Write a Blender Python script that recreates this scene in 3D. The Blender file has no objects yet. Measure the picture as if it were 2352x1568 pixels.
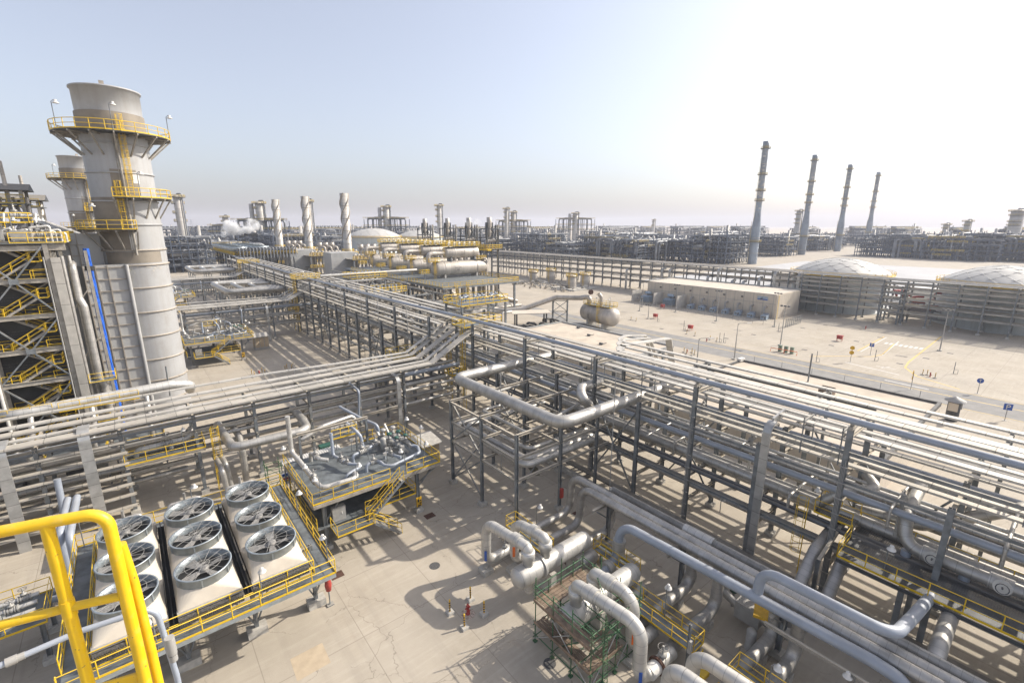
import bpy, math, random
from mathutils import Vector, Matrix
R = math.radians
sc = bpy.context.scene
COL = sc.collection
random.seed(7)
# ------------------------------------------------------------------ camera
F, HZ, CX, CY, EYE = 1090.0, 268.0, 1176.0, 784.0, 28.0
PITCH = math.atan(HZ / F); YAW = math.atan(906 / math.hypot(F, HZ))
FW = Vector((math.sin(YAW) * math.cos(PITCH), math.cos(YAW) * math.cos(PITCH), -math.sin(PITCH)))
RT = Vector((math.cos(YAW), -math.sin(YAW), 0)); UP = RT.cross(FW)
cam = bpy.data.cameras.new('camera'); camo = bpy.data.objects.new('camera', cam); COL.objects.link(camo)
cam.sensor_width = 36.0; cam.lens = F * 36 / 2352; cam.clip_start = 0.1; cam.clip_end = 30000
camo.matrix_world = Matrix(((RT.x, UP.x, -FW.x, 0), (RT.y, UP.y, -FW.y, 0), (RT.z, UP.z, -FW.z, EYE), (0, 0, 0, 1)))
sc.camera = camo
# ------------------------------------------------------------------ sky and sun
SUN_AZ, SUN_EL = R(-19), R(36)          # azimuth from +X
w = bpy.data.worlds.new('World'); sc.world = w; w.use_nodes = True
nt = w.node_tree; nt.nodes.clear()
sky = nt.nodes.new('ShaderNodeTexSky'); sky.sky_type = 'NISHITA'; sky.sun_disc = False
sky.sun_elevation = SUN_EL; sky.sun_rotation = R(90) - SUN_AZ
sky.air_density = 1.0; sky.dust_density = 3.0; sky.ozone_density = 2.5
bg = nt.nodes.new('ShaderNodeBackground'); bg.inputs['Strength'].default_value = 0.15
ow = nt.nodes.new('ShaderNodeOutputWorld')
hs = nt.nodes.new('ShaderNodeHueSaturation'); hs.inputs['Saturation'].default_value = .68; hs.inputs['Value'].default_value = .90
nt.links.new(sky.outputs[0], hs.inputs['Color']); dv = nt.nodes.new('ShaderNodeMixRGB'); dv.blend_type = 'ADD'; dv.inputs[0].default_value = 1; dv.inputs[2].default_value = (.72, .64, .66, 1)   # even veil of desert dust over the sky
nt.links.new(hs.outputs[0], dv.inputs[1]); nt.links.new(dv.outputs[0], bg.inputs[0]); nt.links.new(bg.outputs[0], ow.inputs[0])
sl = bpy.data.lights.new('sun', 'SUN'); sl.energy = 4.2; sl.angle = R(0.6); sl.color = (1, 0.93, 0.82)
so = bpy.data.objects.new('sun', sl); COL.objects.link(so)
sd = Vector((math.cos(SUN_EL) * math.cos(SUN_AZ), math.cos(SUN_EL) * math.sin(SUN_AZ), math.sin(SUN_EL)))
so.rotation_euler = sd.to_track_quat('Z', 'Y').to_euler(); so.location = (0, -20, 120)
sc.view_settings.view_transform = 'Standard'; sc.view_settings.look = 'None'
sc.view_settings.gamma = 1; sc.view_settings.exposure = 0.50
sc.cycles.max_bounces = 5; sc.cycles.diffuse_bounces = 4; sc.cycles.glossy_bounces = 2
sc.cycles.transparent_max_bounces = 12; sc.cycles.volume_bounces = 2
# ------------------------------------------------------------------ materials
MATS = {}
class NT:
    def __init__(s, name):
        s.m = bpy.data.materials.new(name); s.m.use_nodes = True
        s.t = s.m.node_tree; s.t.nodes.clear()
        s.out = s.n('OutputMaterial'); s.b = s.n('BsdfPrincipled'); s.l(s.b.outputs[0], s.out.inputs[0])
    def n(s, k, **kw):
        x = s.t.nodes.new('ShaderNode' + k)
        for a, v in kw.items(): setattr(x, a, v)
        return x
    def l(s, a, b): s.t.links.new(a, b)
    def v(s, sock, val):
        if hasattr(val, 'is_linked') or isinstance(val, bpy.types.NodeSocket): s.l(val, sock)
        else: sock.default_value = val
    def math(s, op, a, b=0.0, c=None):
        x = s.n('Math', operation=op); s.v(x.inputs[0], a); s.v(x.inputs[1], b)
        if c is not None: s.v(x.inputs[2], c)
        return x.outputs[0]
    def mix(s, f, a, b, bt='MIX'):
        x = s.n('MixRGB', blend_type=bt); s.v(x.inputs[0], f)
        s.v(x.inputs[1], a if not isinstance(a, tuple) else (*a, 1)); s.v(x.inputs[2], b if not isinstance(b, tuple) else (*b, 1))
        return x.outputs[0]
    def noise(s, vec, scale, detail=4.0, rough=.55):
        x = s.n('TexNoise'); s.l(vec, x.inputs['Vector']); x.inputs['Scale'].default_value = scale
        x.inputs['Detail'].default_value = detail; x.inputs['Roughness'].default_value = rough
        return x.outputs[0]
    def ramp(s, f, lo, hi):
        x = s.n('MapRange'); s.v(x.inputs[0], f); x.inputs[1].default_value = lo; x.inputs[2].default_value = hi
        return x.outputs[0]
DUST = (0.46, 0.40, 0.31)
def mat(name, col, rough=.5, metal=0., var=.18, vs=1.2, dust=0., seam=0., sw=.05, bump=0., stain=None, stain_amt=.0, streak=0., chips=0.):
    k = NT(name); g = k.n('NewGeometry'); pos = g.outputs['Position']
    c = k.mix(k.ramp(k.noise(pos, vs), .35, .65), tuple(x * (1 - var) for x in col), tuple(min(1, x * (1 + var)) for x in col))
    if stain:
        c = k.mix(k.math('MULTIPLY', k.ramp(k.noise(pos, .45, 6, .7), .5, .72), stain_amt), c, stain)
    if streak:
        mp = k.n('Mapping'); k.l(pos, mp.inputs[0]); mp.inputs['Scale'].default_value = (1.5, 1.5, .06)
        c = k.mix(k.math('MULTIPLY', k.ramp(k.noise(mp.outputs[0], 1.1, 6, .7), .46, .74), streak), c, (.21, .175, .13))
    if chips:
        c = k.mix(k.math('MULTIPLY', k.ramp(k.noise(pos, 9, 5, .7), .5, .75), .35), c, (.50, .30, .02))
        c = k.mix(k.math('MULTIPLY', k.math('GREATER_THAN', k.noise(pos, 42, 3, .6), .69), chips), c, (.20, .13, .06))
        c = k.mix(k.math('MULTIPLY', k.ramp(k.noise(pos, 24, 6, .7), .55, .8), .4), c, (.62, .50, .22))
    if dust:
        sp = k.n('SeparateXYZ'); k.l(g.outputs['Normal'], sp.inputs[0])
        f = k.math('MULTIPLY', k.ramp(sp.outputs[2], .35, .95), k.math('MULTIPLY_ADD', k.noise(pos, 3.0), .8, .45))
        f = k.math('MULTIPLY', f, dust); f = k.math('MINIMUM', f, 1.0)
        c = k.mix(f, c, DUST)
        k.v(k.b.inputs['Roughness'], k.math('MULTIPLY_ADD', f, .8 - rough, rough))
        k.v(k.b.inputs['Metallic'], k.math('MULTIPLY_ADD', f, -metal, metal))
    else:
        k.b.inputs['Roughness'].default_value = rough; k.b.inputs['Metallic'].default_value = metal
    if seam:
        uv = k.n('UVMap'); s2 = k.n('SeparateXYZ'); k.l(uv.outputs[0], s2.inputs[0])
        fr = k.math('FRACT', k.math('DIVIDE', s2.outputs[1], seam))
        f = k.math('LESS_THAN', fr, sw / seam)
        seg = k.math('FLOOR', k.math('DIVIDE', s2.outputs[1], seam))
        wn = k.n('TexWhiteNoise', noise_dimensions='1D'); k.l(seg, wn.inputs['W'])
        tone = k.math('MULTIPLY_ADD', wn.outputs[0], .18 if seam > .8 else .09, .9)
        tc = k.n('CombineXYZ'); [k.l(tone, tc.inputs[i]) for i in range(3)]
        c = k.mix(1.0, c, tc.outputs[0], 'MULTIPLY')
        c = k.mix(k.math('MULTIPLY', f, .62 if seam > .8 else .4), c, (.07, .065, .06))
    k.l(c, k.b.inputs['Base Color'])
    if bump:
        bn = k.n('Bump'); bn.inputs['Strength'].default_value = bump; bn.inputs['Distance'].default_value = .02
        k.l(k.noise(pos, 6.0), bn.inputs['Height']); k.l(bn.outputs[0], k.b.inputs['Normal'])
    MATS[name] = k.m
    return k.m
ALU = mat('aluminium_cladding', (.47, .455, .425), .46, .65, .16, .9, .22, .75, .028)
ALUB = mat('bright_cladding', (.56, .545, .51), .48, .5, .12, .9, .2, .6, .032)
ALUN = mat('fine_band_cladding', (.45, .435, .41), .47, .62, .16, .9, .22, .45, .02)
VESS = mat('vessel_cladding', (.47, .43, .38), .5, .4, .12, .35, .2, 1.6, .05, streak=.3)
BLUEP = mat('blue_grey_paint', (.30, .335, .39), .38, .1, .1, .7, .25)
DARKP = mat('dark_grey_pipe', (.095, .10, .11), .45, .3, .15, .7, .35)
STEEL = mat('galvanised_steel', (.20, .215, .225), .55, .35, .25, 1.2, .6, stain=(.30, .27, .22), stain_amt=.5)
STEELD = mat('dark_steel', (.075, .08, .085), .6, .3, .2, 1.5, .5)
BEAM = mat('dusty_steel_beam', (.33, .305, .265), .6, .2, .2, 1.5, .95)
TRAY = mat('cable_tray_cover', (.47, .445, .40), .5, .35, .12, .8, .5, 2.4, .06)
TRAYW = mat('bright_cable_tray_cover', (.52, .50, .46), .5, .3, .1, .8, .35, 2.4, .06)
DUCT = mat('galvanised_duct', (.42, .42, .41), .4, .55, .15, 1.2, .2, 1.2, .04)
CONC_P = mat('concrete_plinth', (.42, .40, .36), .85, 0, .18, 2.5, .2)
CONCW = mat('precast_concrete', (.50, .47, .42), .85, 0, .12, .5)
YEL = mat('yellow_paint', (.72, .47, .012), .45, 0, .1, 1.5, .12, stain=(.42, .30, .10), stain_amt=.35)
YELN = mat('near_yellow_paint', (.74, .47, .008), .42, 0, .08, 9, .10, bump=.25, chips=.8)
STACK = mat('stack_paint', (.37, .37, .37), .5, .05, .06, .18, 0, stain=(.25, .225, .19), stain_amt=.35, streak=.28)
STACKB = mat('stack_brown_band', (.235, .205, .165), .7, .1, .15, .5)
STACKF = mat('far_stack_cladding', (.45, .425, .385), .55, .15, .1, .2, 0, 3.0, .12)
STACKC = mat('chimney_steel', (.24, .275, .315), .5, .2, .22, .12, 0, streak=.25)
DOME = mat('dome_panels', (.50, .48, .44), .55, .1, .08, .2)
TANKM = mat('tank_shell_paint', (.42, .455, .45), .55, 0, .07, .15, streak=.35)
CREAM = mat('cream_panel', (.56, .495, .405), .8, 0, .06, .3, streak=.25)
ROOFM = mat('roof_screed', (.50, .43, .34), .9, 0, .12, .35, stain=(.42, .33, .25), stain_amt=.5)
PARAP = mat('parapet_grey', (.30, .30, .29), .7, 0, .15, 1)
ROOFD = mat('dark_roof_edge', (.10, .095, .09), .7, 0, .2, 1)
PLEN = mat('cream_plenum_sheet', (.56, .50, .41), .6, .1, .07, .8, stain=(.46, .38, .28), stain_amt=.4)
RING = mat('galvanised_ring', (.36, .40, .42), .4, .5, .15, 2)
BLADE = mat('fan_blade', (.42, .40, .37), .55, .1, .12, 3)
DARKF = mat('dark_fin_bundle', (.035, .033, .03), .7, .2, .3, 6)
FIN = mat('finned_header', (.16, .15, .135), .7, .3, .35, 9)
GREEN = mat('green_scaffold_paint', (.05, .13, .06), .55, .1, .35, 4, stain=(.18, .15, .10), stain_amt=.6)
WOOD = mat('scaffold_plank', (.20, .145, .10), .85, 0, .3, 2.2)
RED = mat('red_paint', (.36, .045, .035), .45, 0, .15, 3)
BLACK = mat('black_paint', (.02, .02, .02), .5)
WHITE = mat('white_enamel', (.62, .60, .56), .4, 0, .05, 2)
ORANGE = mat('orange_label', (.75, .16, .03), .5)
BLUE = mat('blue_sheet', (.015, .11, .52), .45, 0, .2, 3)
BLUES = mat('blue_sign', (.025, .09, .36), .4, 0, .05)
BLUEG = mat('pale_blue_unit', (.31, .385, .46), .5, .1, .12, 2)
GREENB = mat('dark_green_enamel', (.03, .10, .075), .5)
GREY = mat('grey_enamel', (.33, .325, .31), .5, .1, .1, 3, .3)
RUST = mat('rusty_cover', (.10, .05, .035), .8, .2, .3, 6)
CAST = mat('cast_iron_cover', (.12, .115, .11), .7, .4, .3, 12)
YELS = mat('sign_amber', (.62, .36, .02), .5)
HULL = mat('dark_equipment_wall', (.05, .05, .048), .7, .2, .3, .5)
CLADG = mat('grey_duct_panel', (.40, .40, .39), .5, .15, .08, .4, .2)
RIBM = mat('dusty_rib', (.34, .30, .25), .6, .2, .15, 1, .4)
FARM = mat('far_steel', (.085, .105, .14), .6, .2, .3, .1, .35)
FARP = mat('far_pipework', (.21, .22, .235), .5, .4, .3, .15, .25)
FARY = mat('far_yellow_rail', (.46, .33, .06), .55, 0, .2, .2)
LITDUSTP = mat('sunlit_dusty_far_pipe', (.42, .395, .355), .5, .3, .2, .6, .9)  # pale dusty tone that also paints in sunlit tops and metal glint
YARD = mat('grey_paving', (.43, .425, .42), .9, 0, .08, .05, stain=(.36, .345, .33), stain_amt=.5)
ROADM = mat('asphalt', (.235, .225, .21), .9, 0, .1, .6, stain=(.32, .29, .25), stain_amt=.4)
RYEL = mat('yellow_road_paint', (.60, .43, .16), .8, 0, .15, 2)
RWHT = mat('white_road_paint', (.62, .60, .56), .8, 0, .12, 2)
PATCH = mat('sandy_repair_patch', (.45, .36, .25), .9, 0, .08, 1.5)
STAIN = mat('damp_stain', (.10, .085, .045), .5, 0, .4, 2)
GRAVEL = mat('stone_chippings', (.36, .29, .235), .9, 0, .5, 9)
def grating(name, col, op, s=.05):
    k = NT(name); g = k.n('NewGeometry'); sp = k.n('SeparateXYZ'); k.l(g.outputs['Position'], sp.inputs[0])
    fx = k.math('LESS_THAN', k.math('FRACT', k.math('DIVIDE', sp.outputs[0], s)), op)
    fy = k.math('LESS_THAN', k.math('FRACT', k.math('DIVIDE', sp.outputs[1], s * 2.5)), op * .5)
    f = k.math('MAXIMUM', fx, fy)
    tr = k.n('BsdfTransparent'); ms = k.n('MixShader'); k.l(f, ms.inputs[0]); k.l(tr.outputs[0], ms.inputs[1]); k.l(k.b.outputs[0], ms.inputs[2])
    k.l(ms.outputs[0], k.out.inputs[0])
    c = k.mix(k.ramp(k.noise(g.outputs['Position'], 1.2), .35, .65), tuple(x * .75 for x in col), tuple(x * 1.25 for x in col))
    k.l(c, k.b.inputs['Base Color']); k.b.inputs['Roughness'].default_value = .6; k.b.inputs['Metallic'].default_value = .3
    return k.m
GRATE = grating('deck_grating', (.17, .185, .19), .88)
GRATEO = grating('open_grating', (.13, .13, .125), .62)
MESH = grating('wire_guard', (.02, .02, .02), .2, .06)
def concrete():
    k = NT('concrete_paving'); g = k.n('NewGeometry'); pos = g.outputs['Position']
    sp = k.n('SeparateXYZ'); k.l(pos, sp.inputs[0]); X, Y = sp.outputs[0], sp.outputs[1]
    ln = k.n('VectorMath', operation='LENGTH'); k.l(pos, ln.inputs[0]); dist = ln.outputs['Value']
    c = k.mix(k.ramp(k.noise(pos, .16, 5), .35, .65), (.355, .305, .235), (.43, .375, .298))
    c = k.mix(k.math('MULTIPLY', k.ramp(k.noise(pos, 1.1, 6, .7), .45, .75), .35), c, (.50, .44, .355))
    # panel tone
    px = k.math('DIVIDE', k.math('SUBTRACT', X, 15.3), 6.2); py = k.math('DIVIDE', k.math('SUBTRACT', Y, 21.6), 6.2)
    cv = k.n('CombineXYZ'); k.l(k.math('FLOOR', px), cv.inputs[0]); k.l(k.math('FLOOR', py), cv.inputs[1])
    wn = k.n('TexWhiteNoise', noise_dimensions='2D'); k.l(cv.outputs[0], wn.inputs['Vector'])
    c = k.mix(k.math('MULTIPLY', wn.outputs[0], .22), c, (.36, .325, .275))
    # brushed streaks along X
    mp = k.n('Mapping'); k.l(pos, mp.inputs[0]); mp.inputs['Scale'].default_value = (.12, 1.6, 1)
    c = k.mix(k.math('MULTIPLY', k.ramp(k.noise(mp.outputs[0], 1.4, 6, .65), .5, .8), .40), c, (.56, .50, .41))
    # tyre tracks and swept streaks of the open yard
    mp2 = k.n('Mapping'); k.l(pos, mp2.inputs[0]); mp2.inputs['Rotation'].default_value = (0, 0, .25); mp2.inputs['Scale'].default_value = (.9, .035, 1)
    c = k.mix(k.math('MULTIPLY', k.ramp(k.noise(mp2.outputs[0], 1.3, 5, .6), .53, .72), .32), c, (.27, .235, .19))
    c = k.mix(k.math('MULTIPLY', k.ramp(k.noise(pos, .045, 4), .5, .7), .35), c, (.335, .305, .26))
    # stains
    c = k.mix(k.math('MULTIPLY', k.ramp(k.noise(pos, .33, 6, .7), .60, .78), .45), c, (.30, .21, .14))
    # joints
    jx = k.math('ABSOLUTE', k.math('SUBTRACT', k.math('FRACT', px), .5)); jy = k.math('ABSOLUTE', k.math('SUBTRACT', k.math('FRACT', py), .5))
    j = k.math('GREATER_THAN', k.math('MAXIMUM', jx, jy), .4955)
    c = k.mix(k.math('MULTIPLY', j, .55), c, (.20, .17, .135))
    # cracks
    wv = k.n('VectorMath', operation='MULTIPLY_ADD'); nz = k.n('TexNoise'); k.l(pos, nz.inputs['Vector']); nz.inputs['Scale'].default_value = 1.5; nz.inputs['Detail'].default_value = 6
    k.l(nz.outputs[1], wv.inputs[0]); wv.inputs[1].default_value = (1.3, 1.3, 0); k.l(pos, wv.inputs[2])
    vo = k.n('TexVoronoi', feature='DISTANCE_TO_EDGE'); k.l(wv.outputs[0], vo.inputs['Vector']); vo.inputs['Scale'].default_value = .19
    cr = k.math('LESS_THAN', vo.outputs['Distance'], .0032)
    cr = k.math('MULTIPLY', cr, k.math('GREATER_THAN', k.noise(pos, .22, 2), .44))
    c = k.mix(k.math('MULTIPLY', cr, .45), c, (.13, .11, .085))
    # bare desert beyond the plant
    c = k.mix(k.ramp(dist, 900, 1500), c, k.mix(k.noise(pos, .004, 6), (.42, .35, .26), (.52, .45, .35)))
    k.l(c, k.b.inputs['Base Color']); k.b.inputs['Roughness'].default_value = .88
    bn = k.n('Bump'); bn.inputs['Strength'].default_value = .25; bn.inputs['Distance'].default_value = .02
    k.l(k.noise(pos, 9, 5), bn.inputs['Height']); k.l(bn.outputs[0], k.b.inputs['Normal'])
    return k.m
CONC = concrete()
# ------------------------------------------------------------------ mesh builder
def fillet(pts, r, k=6):
    P = [Vector(p) for p in pts]
    if r <= 0 or len(P) < 3: return P
    out = [P[0]]
    for a, b, c in zip(P, P[1:], P[2:]):
        u, v = (a - b), (c - b); lu, lv = u.length, v.length
        if lu < 1e-6 or lv < 1e-6: continue
        u /= lu; v /= lv; ang = u.angle(v)
        if ang > 3.1: out.append(b); continue
        t = min(r / math.tan(ang / 2), lu * .49, lv * .49)
        rr = t * math.tan(ang / 2)
        cen = b + (u + v).normalized() * (rr / math.sin(ang / 2))
        s0 = b + u * t - cen; s1 = b + v * t - cen; tot = s0.angle(s1); ax = s0.cross(s1).normalized()
        for i in range(k + 1): out.append(cen + Matrix.Rotation(tot * i / k, 3, ax) @ s0)
    out.append(P[-1])
    return out
ORG = {}
KIDS = {}
class MB:
    def __init__(s): s.v = []; s.f = []; s.uv = []; s.sm = []
    def quad(s, idx, uvs=None, smooth=False):
        s.f.append(idx); s.uv.append(uvs or [(0.5, .5)] * len(idx)); s.sm.append(smooth)
    def poly(s, pts):
        n = len(s.v); s.v += [Vector(p) for p in pts]; s.quad(list(range(n, n + len(pts)))); return s
    def hexa(s, P, L=1.0):
        n = len(s.v); s.v += P      # 0-3 start ring, 4-7 end ring
        for a, b in ((0, 1), (1, 2), (2, 3), (3, 0)):
            s.quad([n + a, n + b, n + b + 4, n + a + 4], [(0, .2), (1, .2), (1, .2 + L), (0, .2 + L)])
        s.quad([n + 3, n + 2, n + 1, n]); s.quad([n + 4, n + 5, n + 6, n + 7]); return s
    def box(s, c, d, rz=0.0):
        x, y, z = d[0] / 2, d[1] / 2, d[2] / 2; m = Matrix.Rotation(rz, 3, 'Z'); c = Vector(c)
        # long axis carries the UV length
        o = [(-1, -1), (1, -1), (1, 1), (-1, 1)]
        if d[0] >= d[1] and d[0] >= d[2]: P = [c + m @ Vector((e * x, a * y, b * z)) for e in (-1, 1) for a, b in o]; L = d[0]
        elif d[1] >= d[2]: P = [c + m @ Vector((b * x, e * y, a * z)) for e in (-1, 1) for a, b in o]; L = d[1]
        else: P = [c + m @ Vector((a * x, b * y, e * z)) for e in (-1, 1) for a, b in o]; L = d[2]
        return s.hexa(P, L)
    def beam(s, p, q, w, h, side=None):
        p, q = Vector(p), Vector(q); d = (q - p); L = d.length; d.normalize()
        u = Vector(side) if side else Vector((0, 0, 1))
        if abs(d.dot(u)) > .98: u = Vector((0, 1, 0))
        r = d.cross(u).normalized(); u = r.cross(d)
        o = [(-1, -1), (1, -1), (1, 1), (-1, 1)]
        return s.hexa([e + r * (a * w / 2) + u * (b * h / 2) for e in (p, q) for a, b in o], L)
    def hbeam(s, p, q, w, h, t=.025, side=None):   # rolled H section: two flanges and a web
        p, q = Vector(p), Vector(q); d = (q - p).normalized()
        u = Vector(side) if side else Vector((0, 0, 1))
        if abs(d.dot(u)) > .98: u = Vector((0, 1, 0))
        r = d.cross(u).normalized(); u = r.cross(d)
        for k in (-1, 1): s.beam(p + u * (k * (h - t) / 2), q + u * (k * (h - t) / 2), w, t, u)
        return s.beam(p, q, t, h - 2 * t - .002, u)
    def tube(s, pts, r, n=12, bend=0.0, cap=True, kb=6, closed=False):
        P = fillet(pts, bend, kb) if bend else [Vector(p) for p in pts]
        if len(P) < 2: return s
        rad = r if isinstance(r, (list, tuple)) else [r] * len(P)
        T = []
        for i in range(len(P)):
            a = P[max(0, i - 1)]; b = P[min(len(P) - 1, i + 1)]; T.append((b - a).normalized())
        u = T[0].orthogonal().normalized(); rings = []; L = 0.0; Ls = []
        for i, p in enumerate(P):
            if i:
                L += (p - P[i - 1]).length; q = T[i - 1].rotation_difference(T[i]); u = q @ u
            u = (u - T[i] * u.dot(T[i])).normalized(); v = T[i].cross(u); b = len(s.v); rings.append(b); Ls.append(L)
            s.v += [p + (u * math.cos(2 * math.pi * j / n) + v * math.sin(2 * math.pi * j / n)) * rad[i] for j in range(n)]
        for i in range(len(P) - 1):
            a, b = rings[i], rings[i + 1]
            for j in range(n):
                k = (j + 1) % n
                s.quad([a + j, a + k, b + k, b + j], [(j / n, Ls[i] + .2), ((j + 1) / n, Ls[i] + .2), ((j + 1) / n, Ls[i + 1] + .2), (j / n, Ls[i + 1] + .2)], True)
        if cap:
            for b, fl in ((rings[0], True), (rings[-1], False)):
                m = len(s.v); s.v += [s.v[b + j].copy() for j in range(n)]
                ix = list(range(m, m + n)); s.quad(ix[::-1] if fl else ix)
        return s
    def cyl(s, c, r, h, n=20, r2=None, ax=(0, 0, 1), cap=True):
        c = Vector(c); return s.tube([c, c + Vector(ax).normalized() * h], [r, r if r2 is None else r2], n, cap=cap)
    def lathe(s, c, prof, n=24, cap=True):   # prof: (radius, z)
        c = Vector(c); b0 = len(s.v); L = 0; Ls = [0]
        for i, (r, z) in enumerate(prof):
            if i: L += math.hypot(r - prof[i - 1][0], z - prof[i - 1][1]); Ls.append(L)
            s.v += [c + Vector((r * math.cos(2 * math.pi * j / n), r * math.sin(2 * math.pi * j / n), z)) for j in range(n)]
        for i in range(len(prof) - 1):
            for j in range(n):
                k = (j + 1) % n; a, b = b0 + i * n, b0 + (i + 1) * n
                s.quad([a + j, a + k, b + k, b + j], [(j / n, Ls[i] + .2), ((j + 1) / n, Ls[i] + .2), ((j + 1) / n, Ls[i + 1] + .2), (j / n, Ls[i + 1] + .2)], True)
        if cap:
            for i, fl in ((0, True), (len(prof) - 1, False)):
                if prof[i][0] < .01: continue
                m = len(s.v); s.v += [s.v[b0 + i * n + j].copy() for j in range(n)]; ix = list(range(m, m + n)); s.quad(ix[::-1] if fl else ix)
        return s
    def drum(s, p, q, r, dome=.5, n=24, k=5):   # horizontal vessel with dished ends
        p, q = Vector(p), Vector(q); d = (q - p).normalized(); pts = []; rad = []
        for i in range(k): a = math.pi / 2 * i / k; pts.append(p - d * (r * dome * math.cos(a))); rad.append(max(.02, r * math.sin(a)))
        pts += [p, q]; rad += [r, r]
        for i in range(k - 1, -1, -1): a = math.pi / 2 * i / k; pts.append(q + d * (r * dome * math.cos(a))); rad.append(max(.02, r * math.sin(a)))
        return s.tube(pts, rad, n)
    def ring(s, c, r, tr, n=32, m=6):
        c = Vector(c); pts = [c + Vector((r * math.cos(2 * math.pi * i / n), r * math.sin(2 * math.pi * i / n), 0)) for i in range(n + 1)]
        return s.tube(pts, tr, m, cap=False)
    def arc(s, c, r, z0, z1, a0, a1, n=12):
        c = Vector(c); b = len(s.v)
        for i in range(n + 1):
            a = R(a0 + (a1 - a0) * i / n)
            for z in (z0, z1): s.v.append(c + Vector((r * math.cos(a), r * math.sin(a), z)))
        for i in range(n): s.quad([b + 2 * i, b + 2 * i + 2, b + 2 * i + 3, b + 2 * i + 1], None, True)
        return s
    def sector(s, c, r0, r1, z, th, a0, a1, n=16):   # flat ring sector slab
        c = Vector(c)
        for i in range(n):
            P = []
            for zz in (z - th, z):
                for a, r in ((a0 + (a1 - a0) * i / n, r0), (a0 + (a1 - a0) * i / n, r1), (a0 + (a1 - a0) * (i + 1) / n, r1), (a0 + (a1 - a0) * (i + 1) / n, r0)):
                    P.append(c + Vector((r * math.cos(R(a)), r * math.sin(R(a)), zz)))
            s.hexa(P)
        return s
    def rail(s, pts, h=1.1, sp=1.6, r=.032, toe=True, ends=True, mid=True):
        P = [Vector(p) for p in pts]; up = Vector((0, 0, 1))
        s.tube([p + up * h for p in P], r, 6, cap=True)
        if mid: s.tube([p + up * h * .52 for p in P], r * .85, 6)
        for i, (a, b) in enumerate(zip(P, P[1:])):
            n = max(1, round((b - a).length / sp))
            for j in range(n + 1):
                if j == n and i < len(P) - 2: continue
                q = a.lerp(b, j / n); s.tube([q, q + up * h], r, 6)
            if toe: s.beam(a + up * .06, b + up * .06, .02, .14)
        return s
    def build(s, name, m, parent=None, **kw):
        if not s.v: return None
        if parent is None:
            lo = Vector((min(v.x for v in s.v), min(v.y for v in s.v), min(v.z for v in s.v))); hi = Vector((max(v.x for v in s.v), max(v.y for v in s.v), 0))
            o = Vector(((lo.x + hi.x) / 2, (lo.y + hi.y) / 2, lo.z))
        else: o = ORG[parent.name]
        me = bpy.data.meshes.new(name); me.from_pydata([tuple(v - o) for v in s.v], [], s.f)
        uvl = me.uv_layers.new(name='UVMap'); flat = [c for u in s.uv for p in u for c in p]; uvl.data.foreach_set('uv', flat)
        me.polygons.foreach_set('use_smooth', s.sm); me.materials.append(m); me.update()
        ob = bpy.data.objects.new(name, me); COL.objects.link(ob)
        if parent is None: ob.location = o
        else: ob.parent = parent; KIDS.setdefault(parent.name, []).append(ob)
        ORG[ob.name] = o
        if kw: tag(ob, **kw)
        return ob
def tag(o, label=None, cat=None, group=None, kind=None):
    if label: o['label'] = label
    if cat: o['category'] = cat
    if group: o['group'] = group
    if kind: o['kind'] = kind
    return o
def thing(name, label, cat, loc=(0, 0, 0), group=None):
    o = bpy.data.objects.new(name, None); COL.objects.link(o); o.location = loc; o.empty_display_size = .3
    ORG[o.name] = Vector(loc); return tag(o, label, cat, group)
def one(mb, name, m, label, cat, group=None):
    return mb.build(name, m, None, label=label, cat=cat, group=group)
def copy_tree(o, loc=None, label=None, parent=None, rz=None):
    c = o.copy(); COL.objects.link(c); ORG[c.name] = ORG.get(o.name, Vector())
    if parent is not None: c.parent = parent
    if loc is not None: c.location = loc
    if rz is not None: c.rotation_euler = (0, 0, rz)
    if label: c['label'] = label
    if parent is not None: KIDS.setdefault(parent.name, []).append(c)
    for ch in list(KIDS.get(o.name, [])): copy_tree(ch, parent=c)
    return c
NTH = ['first', 'second', 'third', 'fourth', 'fifth', 'sixth', 'seventh', 'eighth', 'ninth', 'tenth', 'eleventh', 'twelfth', 'thirteenth', 'fourteenth', 'fifteenth', 'sixteenth', 'seventeenth', 'eighteenth', 'nineteenth', 'twentieth']
V = Vector
def at(px, py, z=0.0):
    d = FW * F + RT * (px - CX) - UP * (py - CY); t = (z - EYE) / d.z; return V((0, 0, EYE)) + d * t
def projx(p):
    q = V(p) - V((0, 0, EYE)); return CX + F * q.dot(RT) / q.dot(FW)

def xz(px, py, Y):
    d = FW * F + RT * (px - CX) - UP * (py - CY); return V((0, 0, EYE)) + d * (Y / d.y)
def yz(px, py, X):
    d = FW * F + RT * (px - CX) - UP * (py - CY); return V((0, 0, EYE)) + d * (X / d.x)
# ================================================================== setting
def structure(mb, name, m):
    o = mb.build(name, m); o['kind'] = 'structure'; return o
G = 6500
structure(MB().poly([(-G, -G, 0), (G, -G, 0), (G, G, 0), (-G, G, 0)]), 'ground', CONC)
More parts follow.
